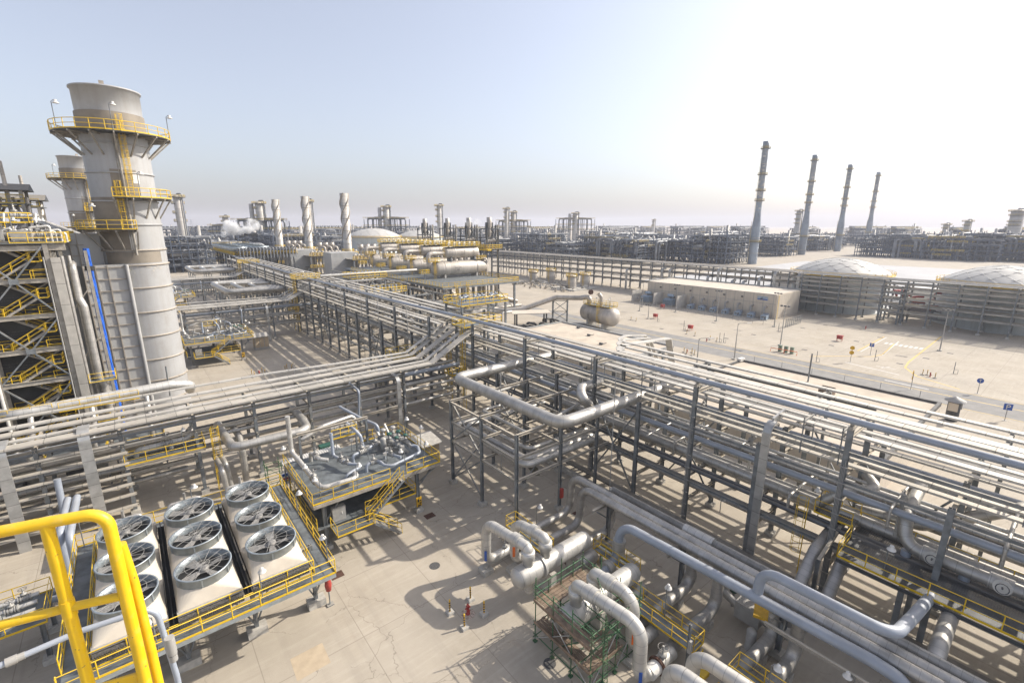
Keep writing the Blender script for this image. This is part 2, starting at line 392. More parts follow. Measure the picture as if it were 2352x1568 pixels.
# ================================================================== helpers for plant equipment
def ladder(root, p, z0, z1, out, cage=True, w=.5, m=None):
    """vertical ladder at p=(x,y); out = unit vector away from the wall"""
    m = m or YEL; o = V((out[0], out[1], 0)).normalized(); t = V((-o.y, o.x, 0)); b = V((p[0], p[1], 0)); mb = MB()
    for k in (-1, 1): mb.tube([b + t * (k * w / 2) + V((0, 0, z0)), b + t * (k * w / 2) + V((0, 0, z1 + (1.0 if cage else 0)))], .035, 6)
    z = z0 + .3
    while z < z1: mb.tube([b + t * (w / 2) + V((0, 0, z)), b - t * (w / 2) + V((0, 0, z))], .018, 5); z += .33
    mb.build('ladder', m, root)
    if cage and z1 - z0 > 3:
        cg = MB(); zs = [z0 + 2.2 + (z1 + 1 - z0 - 2.2) * i / max(1, round((z1 - z0 - 1) / .9)) for i in range(max(1, round((z1 - z0 - 1) / .9)) + 1)]
        hp = lambda a: b + t * (.37 * math.cos(a)) + o * (.37 * math.sin(a) + .38 * (1 if math.sin(a) > 0 else .6))
        A = [R(-30 + 240 * i / 10) for i in range(11)]
        for z in zs: cg.tube([hp(a) + V((0, 0, z)) for a in A], .022, 5)
        for a in (R(-10), R(45), R(90), R(135), R(190)): cg.tube([hp(a) + V((0, 0, zs[0])), hp(a) + V((0, 0, zs[-1]))], .018, 5)
        cg.build('safety_cage', m, root)
def stair(root, p0, p1, wv, w=.9, name='stair', m=None, railm=None):
    """flight from p0 (foot) to p1 (head); wv = horizontal unit vector across the flight"""
    m = m or STEEL; p0, p1, wv = V(p0), V(p1), V(wv).normalized(); st = MB()
    for k in (-1, 1): st.beam(p0 + wv * (k * w / 2), p1 + wv * (k * w / 2), .04, .22)
    n = max(3, round((p1.z - p0.z) / .2)); run = (p1 - p0); run.z = 0
    for i in range(1, n + 1): st.beam(p0.lerp(p1, (i - .5) / n) - wv * (w / 2 - .03), p0.lerp(p1, (i - .5) / n) + wv * (w / 2 - .03), .22, .035)
    s = st.build(name, m, root)
    for k in (-1, 1): MB().rail([p0 + wv * (k * w / 2), p1 + wv * (k * w / 2)], 1.0, 1.5, toe=False).build('handrail', railm or YEL, s if s.parent == root and False else root)
def frame_col(root, x, y, z0, z1, w=.3, m=None, side=(1, 0, 0), plinth=True):
    MB().hbeam((x, y, z0 + (.4 if plinth else 0)), (x, y, z1), w, w, .03, side).build('column', m or STEEL, root)
    if plinth: MB().box((x, y, .2), (.75, .75, .4)).box((x, y, .43), (.5, .5, .05)).build('base_plinth', CONC_P, root)
LAMP = None
def lamp(x, y, z, h=2.3, label=None, face=0):
    global LAMP
    if LAMP is None:
        t = thing('platform_lamp', 'x', 'lamp', (0, 0, 0), 'white shaded work lamps on thin poles')
        MB().tube([(0, 0, 0), (0, 0, 2.3)], .035, 6).tube([(0, 0, 2.25), (.12, 0, 2.42), (.3, 0, 2.45)], .03, 6).build('pole', STEEL, t)
        s = MB().lathe((.32, 0, 2.16), [(.25, 0), (.23, .07), (.13, .12), (.12, .26), (.10, .30), (.005, .31)], 14, cap=False).build('lamp_shade', WHITE, t)
        MB().lathe((.32, 0, 2.19), [(.005, 0), (.17, .005)], 12, cap=False).build('glass', GREY, s)
        LAMP = t; t.location = (x, y, z)
    else: t = copy_tree(LAMP, (x, y, z))
    t.rotation_euler = (0, 0, face); t.scale = (1, 1, h / 2.3)
    t['label'] = label or 'white shaded work lamp on a thin grey pole'
    return t
# ================================================================== near handrail corner (foreground)
t = thing('corner_handrail', 'thick yellow tubular handrail corner filling the lower left foreground', 'handrail', (-.25, 2.6, 25.7))
zt = 26.8; c0 = V((-.222, 2.43, zt))
dl = V((-.95, .552, 0)).normalized(); df = V((.30, .954, 0)).normalized()
a0 = at(-160, 1252, zt); a1 = at(105, 1200, zt); a2 = at(236, 1176, zt); pr = at(262, 1215, zt)
MB().tube([a0, a1, a2 + (a2 - a1) * .06, V((a2.x + .012, a2.y - .012, zt - .35)), V((a2.x + .012, a2.y - .012, 25.2))], .0245, 20, bend=.075, kb=10).build('top_rail', YELN, t)
pb = V((a1.x, a1.y, 25.9)); MB().tube([a1, pb], .0235, 18).build('post', YELN, t)
q0 = V((a0.x, a0.y, zt - .42)); q1 = V((a1.x, a1.y, zt - .42)); q2 = V((a2.x + .01, a2.y - .01, zt - .42))
MB().tube([q0, q1, q2], .0195, 16).build('mid_rail', YELN, t)
MB().tube([q1 - V((0, 0, .04)), q1 + V((0, 0, .04))], .027, 16).build('weld_collar', YELN, t)
e = V((a2.x + .012, a2.y - .012, 0)); off = df * .045 + V((.02, 0, 0))
MB().tube([V((e.x, e.y, 26.62)) + off * .6, V((e.x, e.y, 26.4)) + off, V((e.x, e.y, 26.0)) + off * 1.2, V((e.x, e.y, 25.2)) + off * 1.3], .021, 16, bend=.05).build('post', YELN, t)
MB().beam(V((a0.x, a0.y, 25.87)), V((a2.x + .02, a2.y, 25.87)), .012, .15).build('toe_board', YELN, t)
t = thing('conduit_pipe', 'thin grey conduit pipe bending over behind the near yellow handrail', 'conduit', (-.4, 3.2, 25.6))
k0 = at(-40, 1545, 25.75); k1 = at(180, 1450, 25.75); k2 = at(356, 1392, 25.75)
MB().tube([k0, k1, k2, k2 + V((.035, -.05, -.5)), k2 + V((.04, -.06, -1.2))], .0165, 14, bend=.09).build('pipe', BLUEP, t)
MB().tube([k0.lerp(k1, .22), k0.lerp(k1, .34)], .024, 10).tube([k0.lerp(k1, .34), k0.lerp(k1, .42)], .020, 10).build('coupling', GREY, t)
MB().tube([k2 + V((.036, -.052, -.21)), k2 + V((.037, -.055, -.33))], .027, 10).tube([k2 + V((.037, -.055, -.34)), k2 + V((.038, -.056, -.38))], .023, 8).build('coupling', GREY, t)
# ================================================================== air cooler with nine fans
t = thing('air_cooler', 'cream finned air cooler with nine caged fans inside a yellow railed walkway', 'air cooler', (1, 37, 0))
BX = [-2.85, 1.0, 4.95]; FY = [32.4, 36.3, 40.2]; ZB = 5.75; ZR = 6.55
for bx in BX:
    MB().box((bx, 36.3, 5.42), (3.35, 11.7, .52)).build('tube_bundle', DARKF, t)
    for y in (30.32, 42.28):
        h = MB()
        h.box((bx, y, 5.3), (3.4, .24, .62))
        for i in range(34): h.box((bx - 1.65 + i * .1, y - .14 if y < 36 else y + .14, 5.25), (.035, .05, .42))
        h.build('header_box', FIN, t)
    MB().box((bx, 30.5, ZB), (3.42, .55, .10)).box((bx, 42.1, ZB), (3.42, .55, .10)).build('edge_cap', GREY, t)
    for fy in FY:
        m = MB(); x0, x1, y0, y1, r, n = bx - 1.68, bx + 1.68, fy - 1.94, fy + 1.94, 1.5, 8
        cor = [(x1, y1), (x0, y1), (x0, y0), (x1, y0)]
        for qd in range(4):
            cn = V((*cor[qd], ZB))
            for i in range(n):
                A = [R(90 * qd + 90 * (i + k) / n) for k in (0, 1)]
                m.poly([cn] + [V((bx + r * math.cos(a), fy + r * math.sin(a), ZR)) for a in A])
            nx = V((*cor[(qd + 1) % 4], ZB)); a = R(90 * (qd + 1)); m.poly([cn, V((bx + r * math.cos(a), fy + r * math.sin(a), ZR)), nx])
        m.build('plenum', PLEN, t)
        rg = MB().lathe((bx, fy, 0), [(1.5, ZR - .12), (1.52, ZR - .1), (1.52, 7.08), (1.57, 7.08), (1.57, 7.14), (1.47, 7.14), (1.47, ZR - .1)], 36, cap=False)
        for i in range(6): a = R(60 * i + 20); rg.box((bx + 1.545 * math.cos(a), fy + 1.545 * math.sin(a), 6.82), (.05, .06, .5), a)
        rg = rg.build('fan_ring', RING, t)
        MB().lathe((bx, fy, ZR), [(.005, 0), (1.46, .01)], 28, cap=False).build('dark_throat_disc', DARKF, rg)  # dark disc added to darken the fan interior; the real bundle sits lower
        bl = MB(); ph = random.Random(int(bx * 31 + fy * 7)).random() * 90
        for i in range(4):
            a = R(ph + 90 * i); d = V((math.cos(a), math.sin(a), 0)); q = V((-d.y, d.x, 0)); c = V((bx, fy, 6.78))
            bl.hexa([c + d * .25 - q * .13 + V((0, 0, .03)), c + d * .25 + q * .13 - V((0, 0, .03)), c + d * .25 + q * .13 - V((0, 0, .05)), c + d * .25 - q * .13 + V((0, 0, .01)),
                     c + d * 1.38 - q * .32 + V((0, 0, .06)), c + d * 1.38 + q * .32 - V((0, 0, .06)), c + d * 1.38 + q * .32 - V((0, 0, .08)), c + d * 1.38 - q * .32 + V((0, 0, .04))])
        bl.lathe((bx, fy, 6.7), [(.005, 0), (.28, .01), (.28, .2), (.005, .21)], 16, cap=False)
        bl.build('fan', BLADE, rg)
        gd = MB()
        for i in range(6):
            a = R(30 * i + 8); d = V((math.cos(a), math.sin(a), 0)); gd.tube([V((bx, fy, 7.2)) - d * 1.5, V((bx, fy, 7.2)) + d * 1.5], .012, 5)
        for rr in (.36, 1.0): gd.ring((bx, fy, 7.2), rr, .012, 24, 5)
        gd.build('guard_frame', GREY, rg)
        mm = MB(); mm.lathe((bx, fy, 7.17), [(.36, 0), (1.48, .002)], 28, cap=False); mm.build('guard_mesh', MESH, rg)
for x in (-.92, 2.97): MB().box((x, 36.3, 5.2), (.42, 12, .12)).box((x, 36.3, 5.45), (.06, 12, .45)).build('bay_gutter', HULL, t)
for bx in BX:   # header pipes at the back
    MB().tube([(bx - 1.2, 42.6, 5.6), (bx - 1.2, 42.9, 6.5), (bx + .9, 42.9, 6.5), (bx + .9, 42.6, 5.6)], .13, 10, bend=.25).tube([(bx - .1, 42.9, 6.5), (bx - .1, 42.9, 7.2)], .1, 8).build('header_pipe', ALU, t)
# walkway
ZW = 4.75; X0, X1, Y0, Y1 = -5.9, 8.1, 29.35, 44.0
MB().box(((X0 + X1) / 2, (Y0 + 30.2) / 2, ZW), (X1 - X0, 30.2 - Y0, .05)).build('front_walkway', GRATE, t)
MB().box(((6.95 + X1) / 2, (30.2 + Y1) / 2, ZW), (X1 - 6.95, Y1 - 30.2, .05)).build('right_walkway', GRATE, t)
MB().box(((X0 - 4.75) / 2, (30.2 + Y1) / 2, ZW), (-4.75 - X0, Y1 - 30.2, .05)).build('left_walkway', GRATE, t)
MB().box((1.1, 43.6, ZW), (11.6, .8, .05)).build('rear_walkway', GRATE, t)
MB().rail([(X0, Y0, ZW), (X1, Y0, ZW), (X1, Y1, ZW), (X0, Y1, ZW)]).build('outer_handrail', YEL, t)
MB().rail([(-4.75, 30.2, ZW), (6.95, 30.2, ZW), (6.95, 43.2, ZW)], toe=True).build('inner_handrail', YEL, t)
MB().rail([(-4.75, 43.2, ZW), (-4.75, 30.4, ZW)], toe=True).build('inner_handrail', YEL, t)
MB().rail([(X0, Y1, ZW), (X0, Y0 + 1.4, ZW)], toe=True).build('outer_handrail', YEL, t)
e = MB()
for y in (Y0, 30.15): e.beam((X0, y, ZW - .16), (X1, y, ZW - .16), .1, .26)
for x in (X0, -4.75, 6.95, X1): e.beam((x, 30.2, ZW - .17), (x, Y1, ZW - .17), .1, .24)
e.build('edge_beam', RING, t)
for y in (32.86, 40.8):
    for x in (-4.5, -.6, 3.4, 7.45):
        MB().hbeam((x, y, .55), (x, y, 5.2), .26, .26, .03).build('column', STEEL, t)
        b = MB()
        for k in (-1, 1): b.beam((x, y, .6), (x + k * .0 + k * 1.6, y, 4.5), .1, .1) if abs(x + k * 1.6) < 7.9 else None
        b.beam((x, y, .9), (x, y - 2.9 if y < 35 else y + 2.4, 4.6), .1, .1)
        b.build('knee_brace', STEEL, t)
        MB().box((x, y, .28), (1.25, .8, .56)).build('base_plinth', CONC_P, t)
    MB().hbeam((-4.6, y, 4.95), (7.6, y, 4.95), .2, .3).build('main_beam', STEEL, t)
stair(t, (-6.4, 25.6, .0), (-6.4, 29.6, ZW), (1, 0, 0), .95)
for x, y in ((7.95, 30.4), (3.6, 29.5), (-1.8, 29.5), (7.9, 37.5), (-5.8, 37.0), (-5.5, 43.8), (1.4, 44)):
    lamp(x, y, ZW, 2.2, 'white shaded work lamp clamped to the air cooler walkway rail', random.random() * 6)
t = thing('hose_reel_post', 'red bagged fire hose on a short post at the air cooler corner', 'hose post', (8.25, 32.2, 0))
MB().tube([(8.25, 32.2, 0), (8.25, 32.2, 2.6)], .05, 8).box((8.25, 32.2, .04), (.5, .4, .08)).build('post', STEEL, t)
MB().lathe((8.25, 32.2, 1.2), [(.02, 0), (.2, .1), (.26, .6), (.17, 1.2), (.02, 1.4)], 10).build('hose_bag', RED, t)
# ================================================================== valve skid on two decks (module repeated farther back)
MODULE = []
def valve(mb, wheel, p, ax, s=1.0, up=True):
    p, ax = V(p), V(ax).normalized(); up_ = V((0, 0, 1))
    for k in (-.32, -.18, .18, .32): mb.tube([p + ax * (k - .035) * s, p + ax * (k + .035) * s], .27 * s, 12)
    mb.tube([p - ax * .18 * s, p - ax * .08 * s, p + ax * .08 * s, p + ax * .18 * s], [.17 * s, .24 * s, .24 * s, .17 * s], 12)
    mb.tube([p, p + up_ * .3 * s, p + up_ * .34 * s, p + up_ * .42 * s, p + up_ * .43 * s, p + up_ * .85 * s], [.16 * s, .13 * s, .2 * s, .2 * s, .06 * s, .05 * s], 10)
    if wheel is not None:
        wheel.ring(p + up_ * .78 * s, .24 * s, .022 * s, 16, 5); wheel.tube([p + up_ * .78 * s - ax * .24 * s, p + up_ * .78 * s + ax * .24 * s], .015 * s, 5)
def actuator(mb, p, s=1.0):
    p = V(p); mb.lathe(p, [(.03 * s, 0), (.05 * s, .35 * s), (.28 * s, .42 * s), (.30 * s, .5 * s), (.2 * s, .6 * s), (.02 * s, .62 * s)], 14)
SX0, SX1, SY0, SY1, SZ = 9.3, 21.6, 38.3, 47.6, 4.9
t = thing('valve_skid', 'two deck steel valve platform with yellow rails and a short stair', 'valve platform', (15.4, 42.9, 0)); MODULE.append(t)
MB().box(((SX0 + SX1) / 2, (SY0 + SY1) / 2, SZ - .03), (SX1 - SX0, SY1 - SY0, .06)).build('upper_deck', GRATE, t)
MB().box((14.2, 42.6, 2.3), (9.4, 8.2, .06)).build('lower_deck', GRATE, t)
MB().box((12.2, 37.6, 2.12), (3.2, 1.8, .06)).build('stair_landing', GRATE, t)
e = MB()
for y in (SY0, SY1): e.beam((SX0, y, SZ - .22), (SX1, y, SZ - .22), .12, .3)
for x in (SX0, SX1): e.beam((x, SY0 + .1, SZ - .22), (x, SY1 - .1, SZ - .22), .12, .3)
e.build('edge_beam', BEAM, t)
e = MB()
for x in (12.3, 15.4, 18.5): e.beam((x, SY0 + .1, SZ - .2), (x, SY1 - .1, SZ - .2), .12, .24)
e.build('joist', STEELD, t)
MB().rail([(16.3, SY0, SZ), (SX0, SY0, SZ), (SX0, SY1, SZ)]).build('handrail', YEL, t)
MB().rail([(18.0, SY0, SZ), (SX1, SY0, SZ), (SX1, SY1, SZ), (17.0, SY1, SZ)]).build('handrail', YEL, t)
MB().rail([(18.9, 38.5, 2.3), (18.9, 46.7, 2.3)]).build('lower_handrail', YEL, t)
MB().rail([(13.8, 38.5, 2.3), (18.9, 38.5, 2.3)]).build('lower_handrail', YEL, t)
MB().rail([(9.5, 46.7, 2.3), (9.5, 38.5, 2.3)]).build('lower_handrail', YEL, t)
MB().rail([(10.6, 38.4, 2.15), (10.6, 36.7, 2.15), (13.8, 36.7, 2.15)]).build('landing_handrail', YEL, t)
for x, y in ((10.3, 38.9), (19.3, 38.9), (10.3, 46.8), (19.3, 46.8), (15, 46.8)):
    frame_col(t, x, y, 0, SZ - .36, .32)
    MB().beam((x, y, 2.6), (x + (1.6 if x < 14 else -1.6 if x < 18 else 1.9), y, SZ - .4), .1, .1).build('brace', STEEL, t)
MB().beam((19.3, 38.9, 3.1), (21.3, 38.5, SZ - .4), .1, .1).build('brace', STEEL, t)
stair(t, (13.6, 37.6, 2.15), (17.2, 37.75, SZ), (0, 1, 0), .85)
stair(t, (16.4, 37.1, .02), (13.9, 37.1, 2.12), (0, 1, 0), .9)
MB().box((11.5, 38.9, 3.05), (1.15, .45, 1.35)).build('control_cabinet', GREY, t)
MB().box((11.75, 38.66, 3.1), (.1, .03, .22)).build('warning_label', WHITE, t)
MB().box((19.3, 38.7, 1.15), (.55, .1, 1.0)).build('yellow_sign', YELS, t)
g = MB(); g.box((19.2, 38.63, 1.32), (.16, .02, .3)).box((19.42, 38.63, 1.32), (.14, .02, .14)).box((19.42, 38.63, 1.02), (.2, .02, .12)).box((19.3, 38.63, .78), (.34, .02, .12)); g.build('sign_symbol', BLACK, t)
for x, y, z in ((10.0, 38.35, SZ), (13.2, 38.35, SZ), (17.9, 38.4, SZ), (20.0, 38.4, SZ), (9.4, 41, SZ), (9.4, 46, SZ), (21.5, 45.5, SZ), (21.5, 42, SZ), (14.5, 47.5, SZ)):
    MODULE.append(lamp(x, y, z, 2.4, 'white shaded work lamp on the near valve platform rail', random.random() * 6))
def skidpipe(pts, r, m, label, valves=(), bend=.45, wheelm=None, act=()):
    t = thing('valve_pipe', label, 'pipe', pts[0]); MODULE.append(t)
    MB().tube(pts, r * .82, 12, bend=bend).build('pipe', m, t)
    for p, ax, s in valves:
        vb, wh = MB(), MB(); valve(vb, wh, p, ax, s); b = vb.build('valve_body', GREY, t); wh.build('handwheel', DARKP, b)
    for p, s, mm in act: a = MB(); actuator(a, p, s); a.build('actuator', mm, t)
    return t
P5 = SZ + .75
skidpipe([(10.0, 47, 10), (10.0, 47, P5 + .6), (10.2, 45.5, P5 + .3), (10.4, 39.4, P5), (13.6, 39.2, P5), (13.7, 40.4, P5), (13.7, 40.5, SZ)], .27, ALUB, 'thick silver pipe running along the left edge of the near valve platform', [((10.35, 41.2, P5 + .05), (0, 1, 0), 1.2)], .6)
skidpipe([(11.6, 46.6, SZ), (11.6, 46.5, P5 + .2), (11.9, 44.6, P5 + .2), (12.6, 44.2, P5)], .24, ALUB, 'white lagged elbow with a capped tee at the back left of the valve platform', [((11.8, 45.4, P5 + .2), (0, 1, 0), 1.1)], .35)
skidpipe([(13.4, 45.3, SZ + 3), (13.3, 44.9, P5), (13.9, 42.2, P5), (14.9, 41.2, P5), (13.1, 40.6, P5 - .2), (12.9, 40.6, SZ)], .19, BLUEP, 'grey zigzag valve pipe in the middle of the near valve platform', [((13.6, 43.4, P5), (.3, -1, 0), 1.0), ((13.85, 42.5, P5), (.3, -1, 0), .8)], .35)
skidpipe([(14.8, 43.6, SZ), (14.8, 43.6, P5), (17.6, 44.6, P5), (19.2, 45.0, P5), (19.6, 44.6, P5), (19.6, 44.5, SZ)], .19, BLUEP, 'grey valve pipe with two gate valves crossing the near valve platform', [((15.9, 44.0, P5), (1, .35, 0), 1.15), ((17.6, 44.6, P5), (1, .25, 0), 1.15)], .3)
skidpipe([(15.1, 41.0, SZ), (15.1, 41.0, P5), (16.4, 41.2, P5), (16.5, 40.0, P5 - .1), (17.0, 39.4, P5 - .1), (20.4, 40.2, P5 - .1), (20.9, 41.6, P5), (20.2, 42.0, P5)], .19, BLUEP, 'long pale grey pipe curving round the front right of the near valve platform', [((15.9, 41.1, P5), (1, .1, 0), .95)], .5)
skidpipe([(18.4, 40.3, P5), (17.9, 41.5, P5), (17.6, 42.4, P5), (17.6, 42.4, SZ)], .17, BLUEP, 'short grey valve branch standing in the middle right of the near valve platform', [((17.9, 41.5, P5), (-.4, 1, 0), .9)], .3)
for i, (dx, lab) in enumerate(((0, 'left'), (1.1, 'right'))):
    skidpipe([(18.6 + dx, 47.0, SZ + 1.6), (18.7 + dx, 46.2, P5), (19.5 + dx * .8, 42.4, P5), (20.2, 41.8, P5) if i else (20.0, 42.2, SZ)], .2, ALU, f'{lab} control valve train with green actuators along the right side of the near valve platform',
             [((18.9 + dx, 45.5, P5), (.2, -1, 0), 1.1), ((19.1 + dx * .95, 44.4, P5), (.2, -1, 0), 1.0), ((19.35 + dx * .9, 43.2, P5), (.2, -1, 0), 1.0)], .3,
             act=[((19.1 + dx * .95, 44.4, P5 + .35), 1.0, GREENB), ((19.35 + dx * .9, 43.2, P5 + .35), .9, GREENB), ((18.9 + dx, 45.5, P5 + .4), 1.1, GREY)])
skidpipe([(11.2, 47.9, SZ + 1.9), (13.6, 48.4, SZ + 2.6), (17.2, 49.2, SZ + 2.6), (17.2, 48.6, SZ + .5)], .27, ALU, 'silver header pipe crossing behind the near valve platform', (), .5)
skidpipe([(15.6, 46.9, SZ + 2.9), (15.9, 45.4, SZ + 2.5), (16.2, 44.9, SZ + 2.0), (16.3, 44.7, P5)], .2, BLUEP, 'grey drop pipe bending down to the middle of the near valve platform', (), .5)
skidpipe([(16.8, 52.5, 7.6), (18.0, 48.6, 7.0), (18.8, 46.6, 6.8), (18.8, 46.5, SZ + .2)], .2, BLUEP, 'long grey pipe sloping from the rack to the back right of the valve platform', (), .6)
t = thing('surge_pot', 'small upright grey pot among the right hand valves', 'vessel', (18.2, 44.0, SZ)); MODULE.append(t)
MB().lathe((18.2, 44.0, SZ + .1), [(.05, 0), (.3, .1), (.3, 1.3), (.22, 1.42), (.02, 1.47)], 14).build('shell', GREY, t)
for i, (x, y) in enumerate(((16.2, 43.2), (18.9, 41.0), (16.9, 40.7), (17.5, 41.6), (15.5, 45.8), (19.8, 42.9))):
    t = thing('instrument_stand', 'thin instrument stand with a small grey box among the valve pipes', 'instrument stand', (x, y, SZ), 'instrument stands on the valve platforms'); MODULE.append(t)
    MB().tube([(x, y, SZ), (x, y, SZ + 1.5)], .035, 6).build('post', STEEL, t); MB().box((x, y - .06, SZ + 1.45), (.36, .2, .26)).build('instrument_box', GREY, t)
t = thing('valve_gantry', 'small yellow railed access gantry above the valve platform', 'gantry', (14.6, 46.2, SZ)); MODULE.append(t)
MB().box((14.9, 46.3, SZ + 2.0), (2.6, 1.1, .06)).build('deck', GRATE, t)
for x in (13.7, 16.1): MB().hbeam((x, 45.9, SZ), (x, 45.9, SZ + 1.97), .16, .16).build('leg', STEEL, t)
MB().rail([(13.6, 45.75, SZ + 2), (16.2, 45.75, SZ + 2), (16.2, 46.85, SZ + 2)], 1.0, 1).build('handrail', YEL, t)
b = MB()
for i in range(5): b.box((13.8 + i * .5, 46.0, SZ + 3.1), (.3, .2, .25)); b.tube([(13.8 + i * .5, 46.1, SZ + 2), (13.8 + i * .5, 46.1, SZ + 3)], .025, 5)
b.build('junction_boxes', GREY, t)
t = thing('pipe_support_frame', 'steel goal post frame carrying pipes at the back of the valve platform', 'pipe support', (11, 47, 0)); MODULE.append(t)
for x in (10.9, 17.8): MB().hbeam((x, 47.3, 4.9), (x, 47.3, 7.6), .22, .22).build('post', STEEL, t)
MB().hbeam((10.7, 47.3, 7.72), (18.0, 47.3, 7.72), .2, .24).build('cross_beam', BEAM, t)
MB().hbeam((10.8, 47.6, 6.6), (17.9, 47.6, 6.6), .16, .2).build('cross_beam', BEAM, t)
t = thing('corrugated_shelter', 'low white corrugated roof behind the valve platform', 'shelter', (12.5, 49, 0)); MODULE.append(t)
m = MB()
for i in range(24): m.beam((9.6 + i * .25, 48.3, 3.95), (9.6 + i * .25, 50.2, 4.15), .13, .05); m.beam((9.725 + i * .25, 48.3, 3.92), (9.725 + i * .25, 50.2, 4.12), .12, .02)
m.build('roof', WHITE, t)
for x in (9.8, 15.4):
    for y in (48.5, 50): MB().box((x, y, 1.95), (.12, .12, 3.9)).build('post', STEEL, t)
# ================================================================== pipe racks
def rack_y(label, rows, ys, tops, levels, x_over=.4, braces=(), longs=None, w=.34, beamm=None, cat='pipe rack', dx=None, caps=None):
    """rack running along Y.  rows = column X positions, tops = column heights cycled per frame, levels = cross beam heights"""
    t = thing('pipe_rack', label, cat, (sum(rows) / len(rows), (ys[0] + ys[-1]) / 2, 0)); f = dx or (lambda y: 0)
    for i, y in enumerate(ys):
        tp = tops[i % len(tops)]
        for j, x in enumerate(rows): frame_col(t, x + f(y), y, 0, min(tp, caps[j]) if caps else tp, w)
        b = MB()
        for z in levels:
            e = rows[-1] if not caps or z < caps[-1] else rows[1]
            if z < tp + .2: b.hbeam((rows[0] + f(y) + .16, y, z), (e + f(y) + x_over, y, z), .22, .3)
        b.build('cross_beams', beamm or BEAM, t)
    for j, x in enumerate(rows):
        for z in (longs or [levels[1], levels[-2]]):
            MB().hbeam((x + f(ys[0]) + (.0 if j else -.0), ys[0], z - .33), (x + f(ys[-1]), ys[-1], z - .33), .18, .24).build('side_beam', STEEL, t)
    for (x, y0, y1, z0, z1) in braces:
        MB().beam((x, y0, z0), (x, (y0 + y1) / 2, (z0 + z1) / 2), .14, .14).beam((x, (y0 + y1) / 2, (z0 + z1) / 2), (x, y1, z1), .14, .14).build('brace', STEEL, t)
        MB().beam((x + .02, y1, z0), (x + .02, y0, z1), .14, .14).build('brace', STEEL, t)
    return t
def pipe(pts, r, m, label, n=12, bend=0.6, cat='pipe', group=None, name='pipe', kb=6):
    return one(MB().tube(pts, r, n, bend=bend, kb=kb), name, m, label, cat, group)
def tray(pts, wd, h, m, label, group=None, side=None):
    mb = MB()
    for a, b in zip(pts, pts[1:]): mb.beam(a, b, wd, h, side)
    return one(mb, 'cable_tray', m, label, 'cable tray', group)
YN = [20.9 + 5.9 * i for i in range(-7, 7)]       # -20.4 .. 56.3
TOPS = [10.75 if i % 2 == 0 else 14.0 for i in range(-7, 7)]
TOPS = [14.0 if (i % 2 == 0) else 10.75 for i in range(-7, 7)]
rack_y('near grey pipe rack with tall and short columns running to the lower right corner', [38.0, 43.0, 48.6], YN, TOPS, [2.75, 5.3, 8.2, 10.35, 13.5],
       braces=[(38.0, 26.8, 32.7, .6, 9.9), (43.0, 20.9, 26.8, .6, 9.9), (43.0, 3.2, 9.1, .6, 9.9), (38, -8.6, -2.7, .6, 9.9), (48.6, 9.1, 15, .6, 9.9), (38, 44.5, 50.4, .6, 9.9)], longs=[5.0, 10.35], caps=[99, 13.4, 10.6])
ya, yb = -24, 61
NR = 'on the near pipe rack'
pipe([(38.3, 250, 14.4), (36.9, 200, 14.4), (37.2, 173, 14.4), (36.6, 134, 14.4), (37.3, 83, 14.4), (37.9, 61, 14.62), (38.3, ya, 14.62)], .24, BLUEP, 'long blue grey pipe topmost along the whole main pipe rack', bend=2)
for x, z, wd, m, lab in ((39.7, 13.05, .62, TRAYW, 'bright cable tray on the top tier, nearest the tall columns'), (40.9, 13.1, .55, TRAYW, 'bright cable tray on the top tier, second from the columns'),
                         (42.3, 13.75, .8, TRAY, 'broad cable tray on the top tier, behind the topmost pipe'), (39.4, 10.8, .5, TRAY, 'beige cable tray on the fourth tier, nearest the columns'),
                         (40.6, 10.85, .5, TRAY, 'beige cable tray on the fourth tier, second from the columns'), (43.9, 10.9, .6, TRAY, 'beige cable tray on the fourth tier past the middle columns'),
                         (46.2, 10.8, .8, TRAY, 'broad beige cable tray on the fourth tier at the far side'), (48.2, 9.2, .5, TRAY, 'low beige cable tray outside the far columns')):
    tray([(x, ya, z), (x, yb, z)], wd, .16, m, f'{lab}, near pipe rack')
for x, z, r, m, lab in ((41.0, 5.95, .46, ALU, 'thickest silver banded pipe on the second tier'), (42.3, 5.8, .28, ALU, 'silver banded pipe beside the thickest one'), (44.3, 5.8, .30, ALU, 'silver banded pipe just past the middle columns'),
                        (39.2, 8.62, .26, BLUEP, 'blue grey pipe on the third tier near the columns'), (40.5, 8.55, .13, ALUB, 'thin bright pipe on the third tier, nearest side'), (41.3, 8.55, .13, ALUB, 'thin bright pipe on the third tier, middle of three'),
                        (42.2, 8.55, .15, ALUB, 'thin bright pipe on the third tier, farthest of three'), (45.2, 8.6, .22, ALU, 'silver pipe on the third tier past the middle columns'), (47.2, 8.6, .3, BLUEP, 'blue grey pipe on the third tier at the far side'),
                        (39.0, 5.5, .19, DARKP, 'dark pipe on the second tier nearest the columns'), (39.55, 5.5, .19, DARKP, 'dark pipe on the second tier, second from the columns'), (40.2, 3.15, .28, ALUN, 'silver pipe on the lowest tier'),
                        (46.0, 5.6, .24, DARKP, 'dark pipe on the second tier at the far side'), (47.2, 5.7, .34, ALU, 'silver pipe on the second tier at the far side'), (45.2, 3.1, .25, ALUN, 'silver pipe on the lowest tier past the middle columns')):
    pipe([(x, ya, z), (x, yb + 8, z)], r, m, f'{lab}, near pipe rack', bend=0)
tray([(38.05, ya, 12.2), (38.05, yb, 12.2)], .14, .26, STEEL, 'dark longitudinal cable channel just under the top tier of the near pipe rack')
tray([(38.6, ya, 4.55), (38.6, yb, 4.55)], .5, .1, STEEL, 'dark open cable ladder under the dark pipes of the near pipe rack')
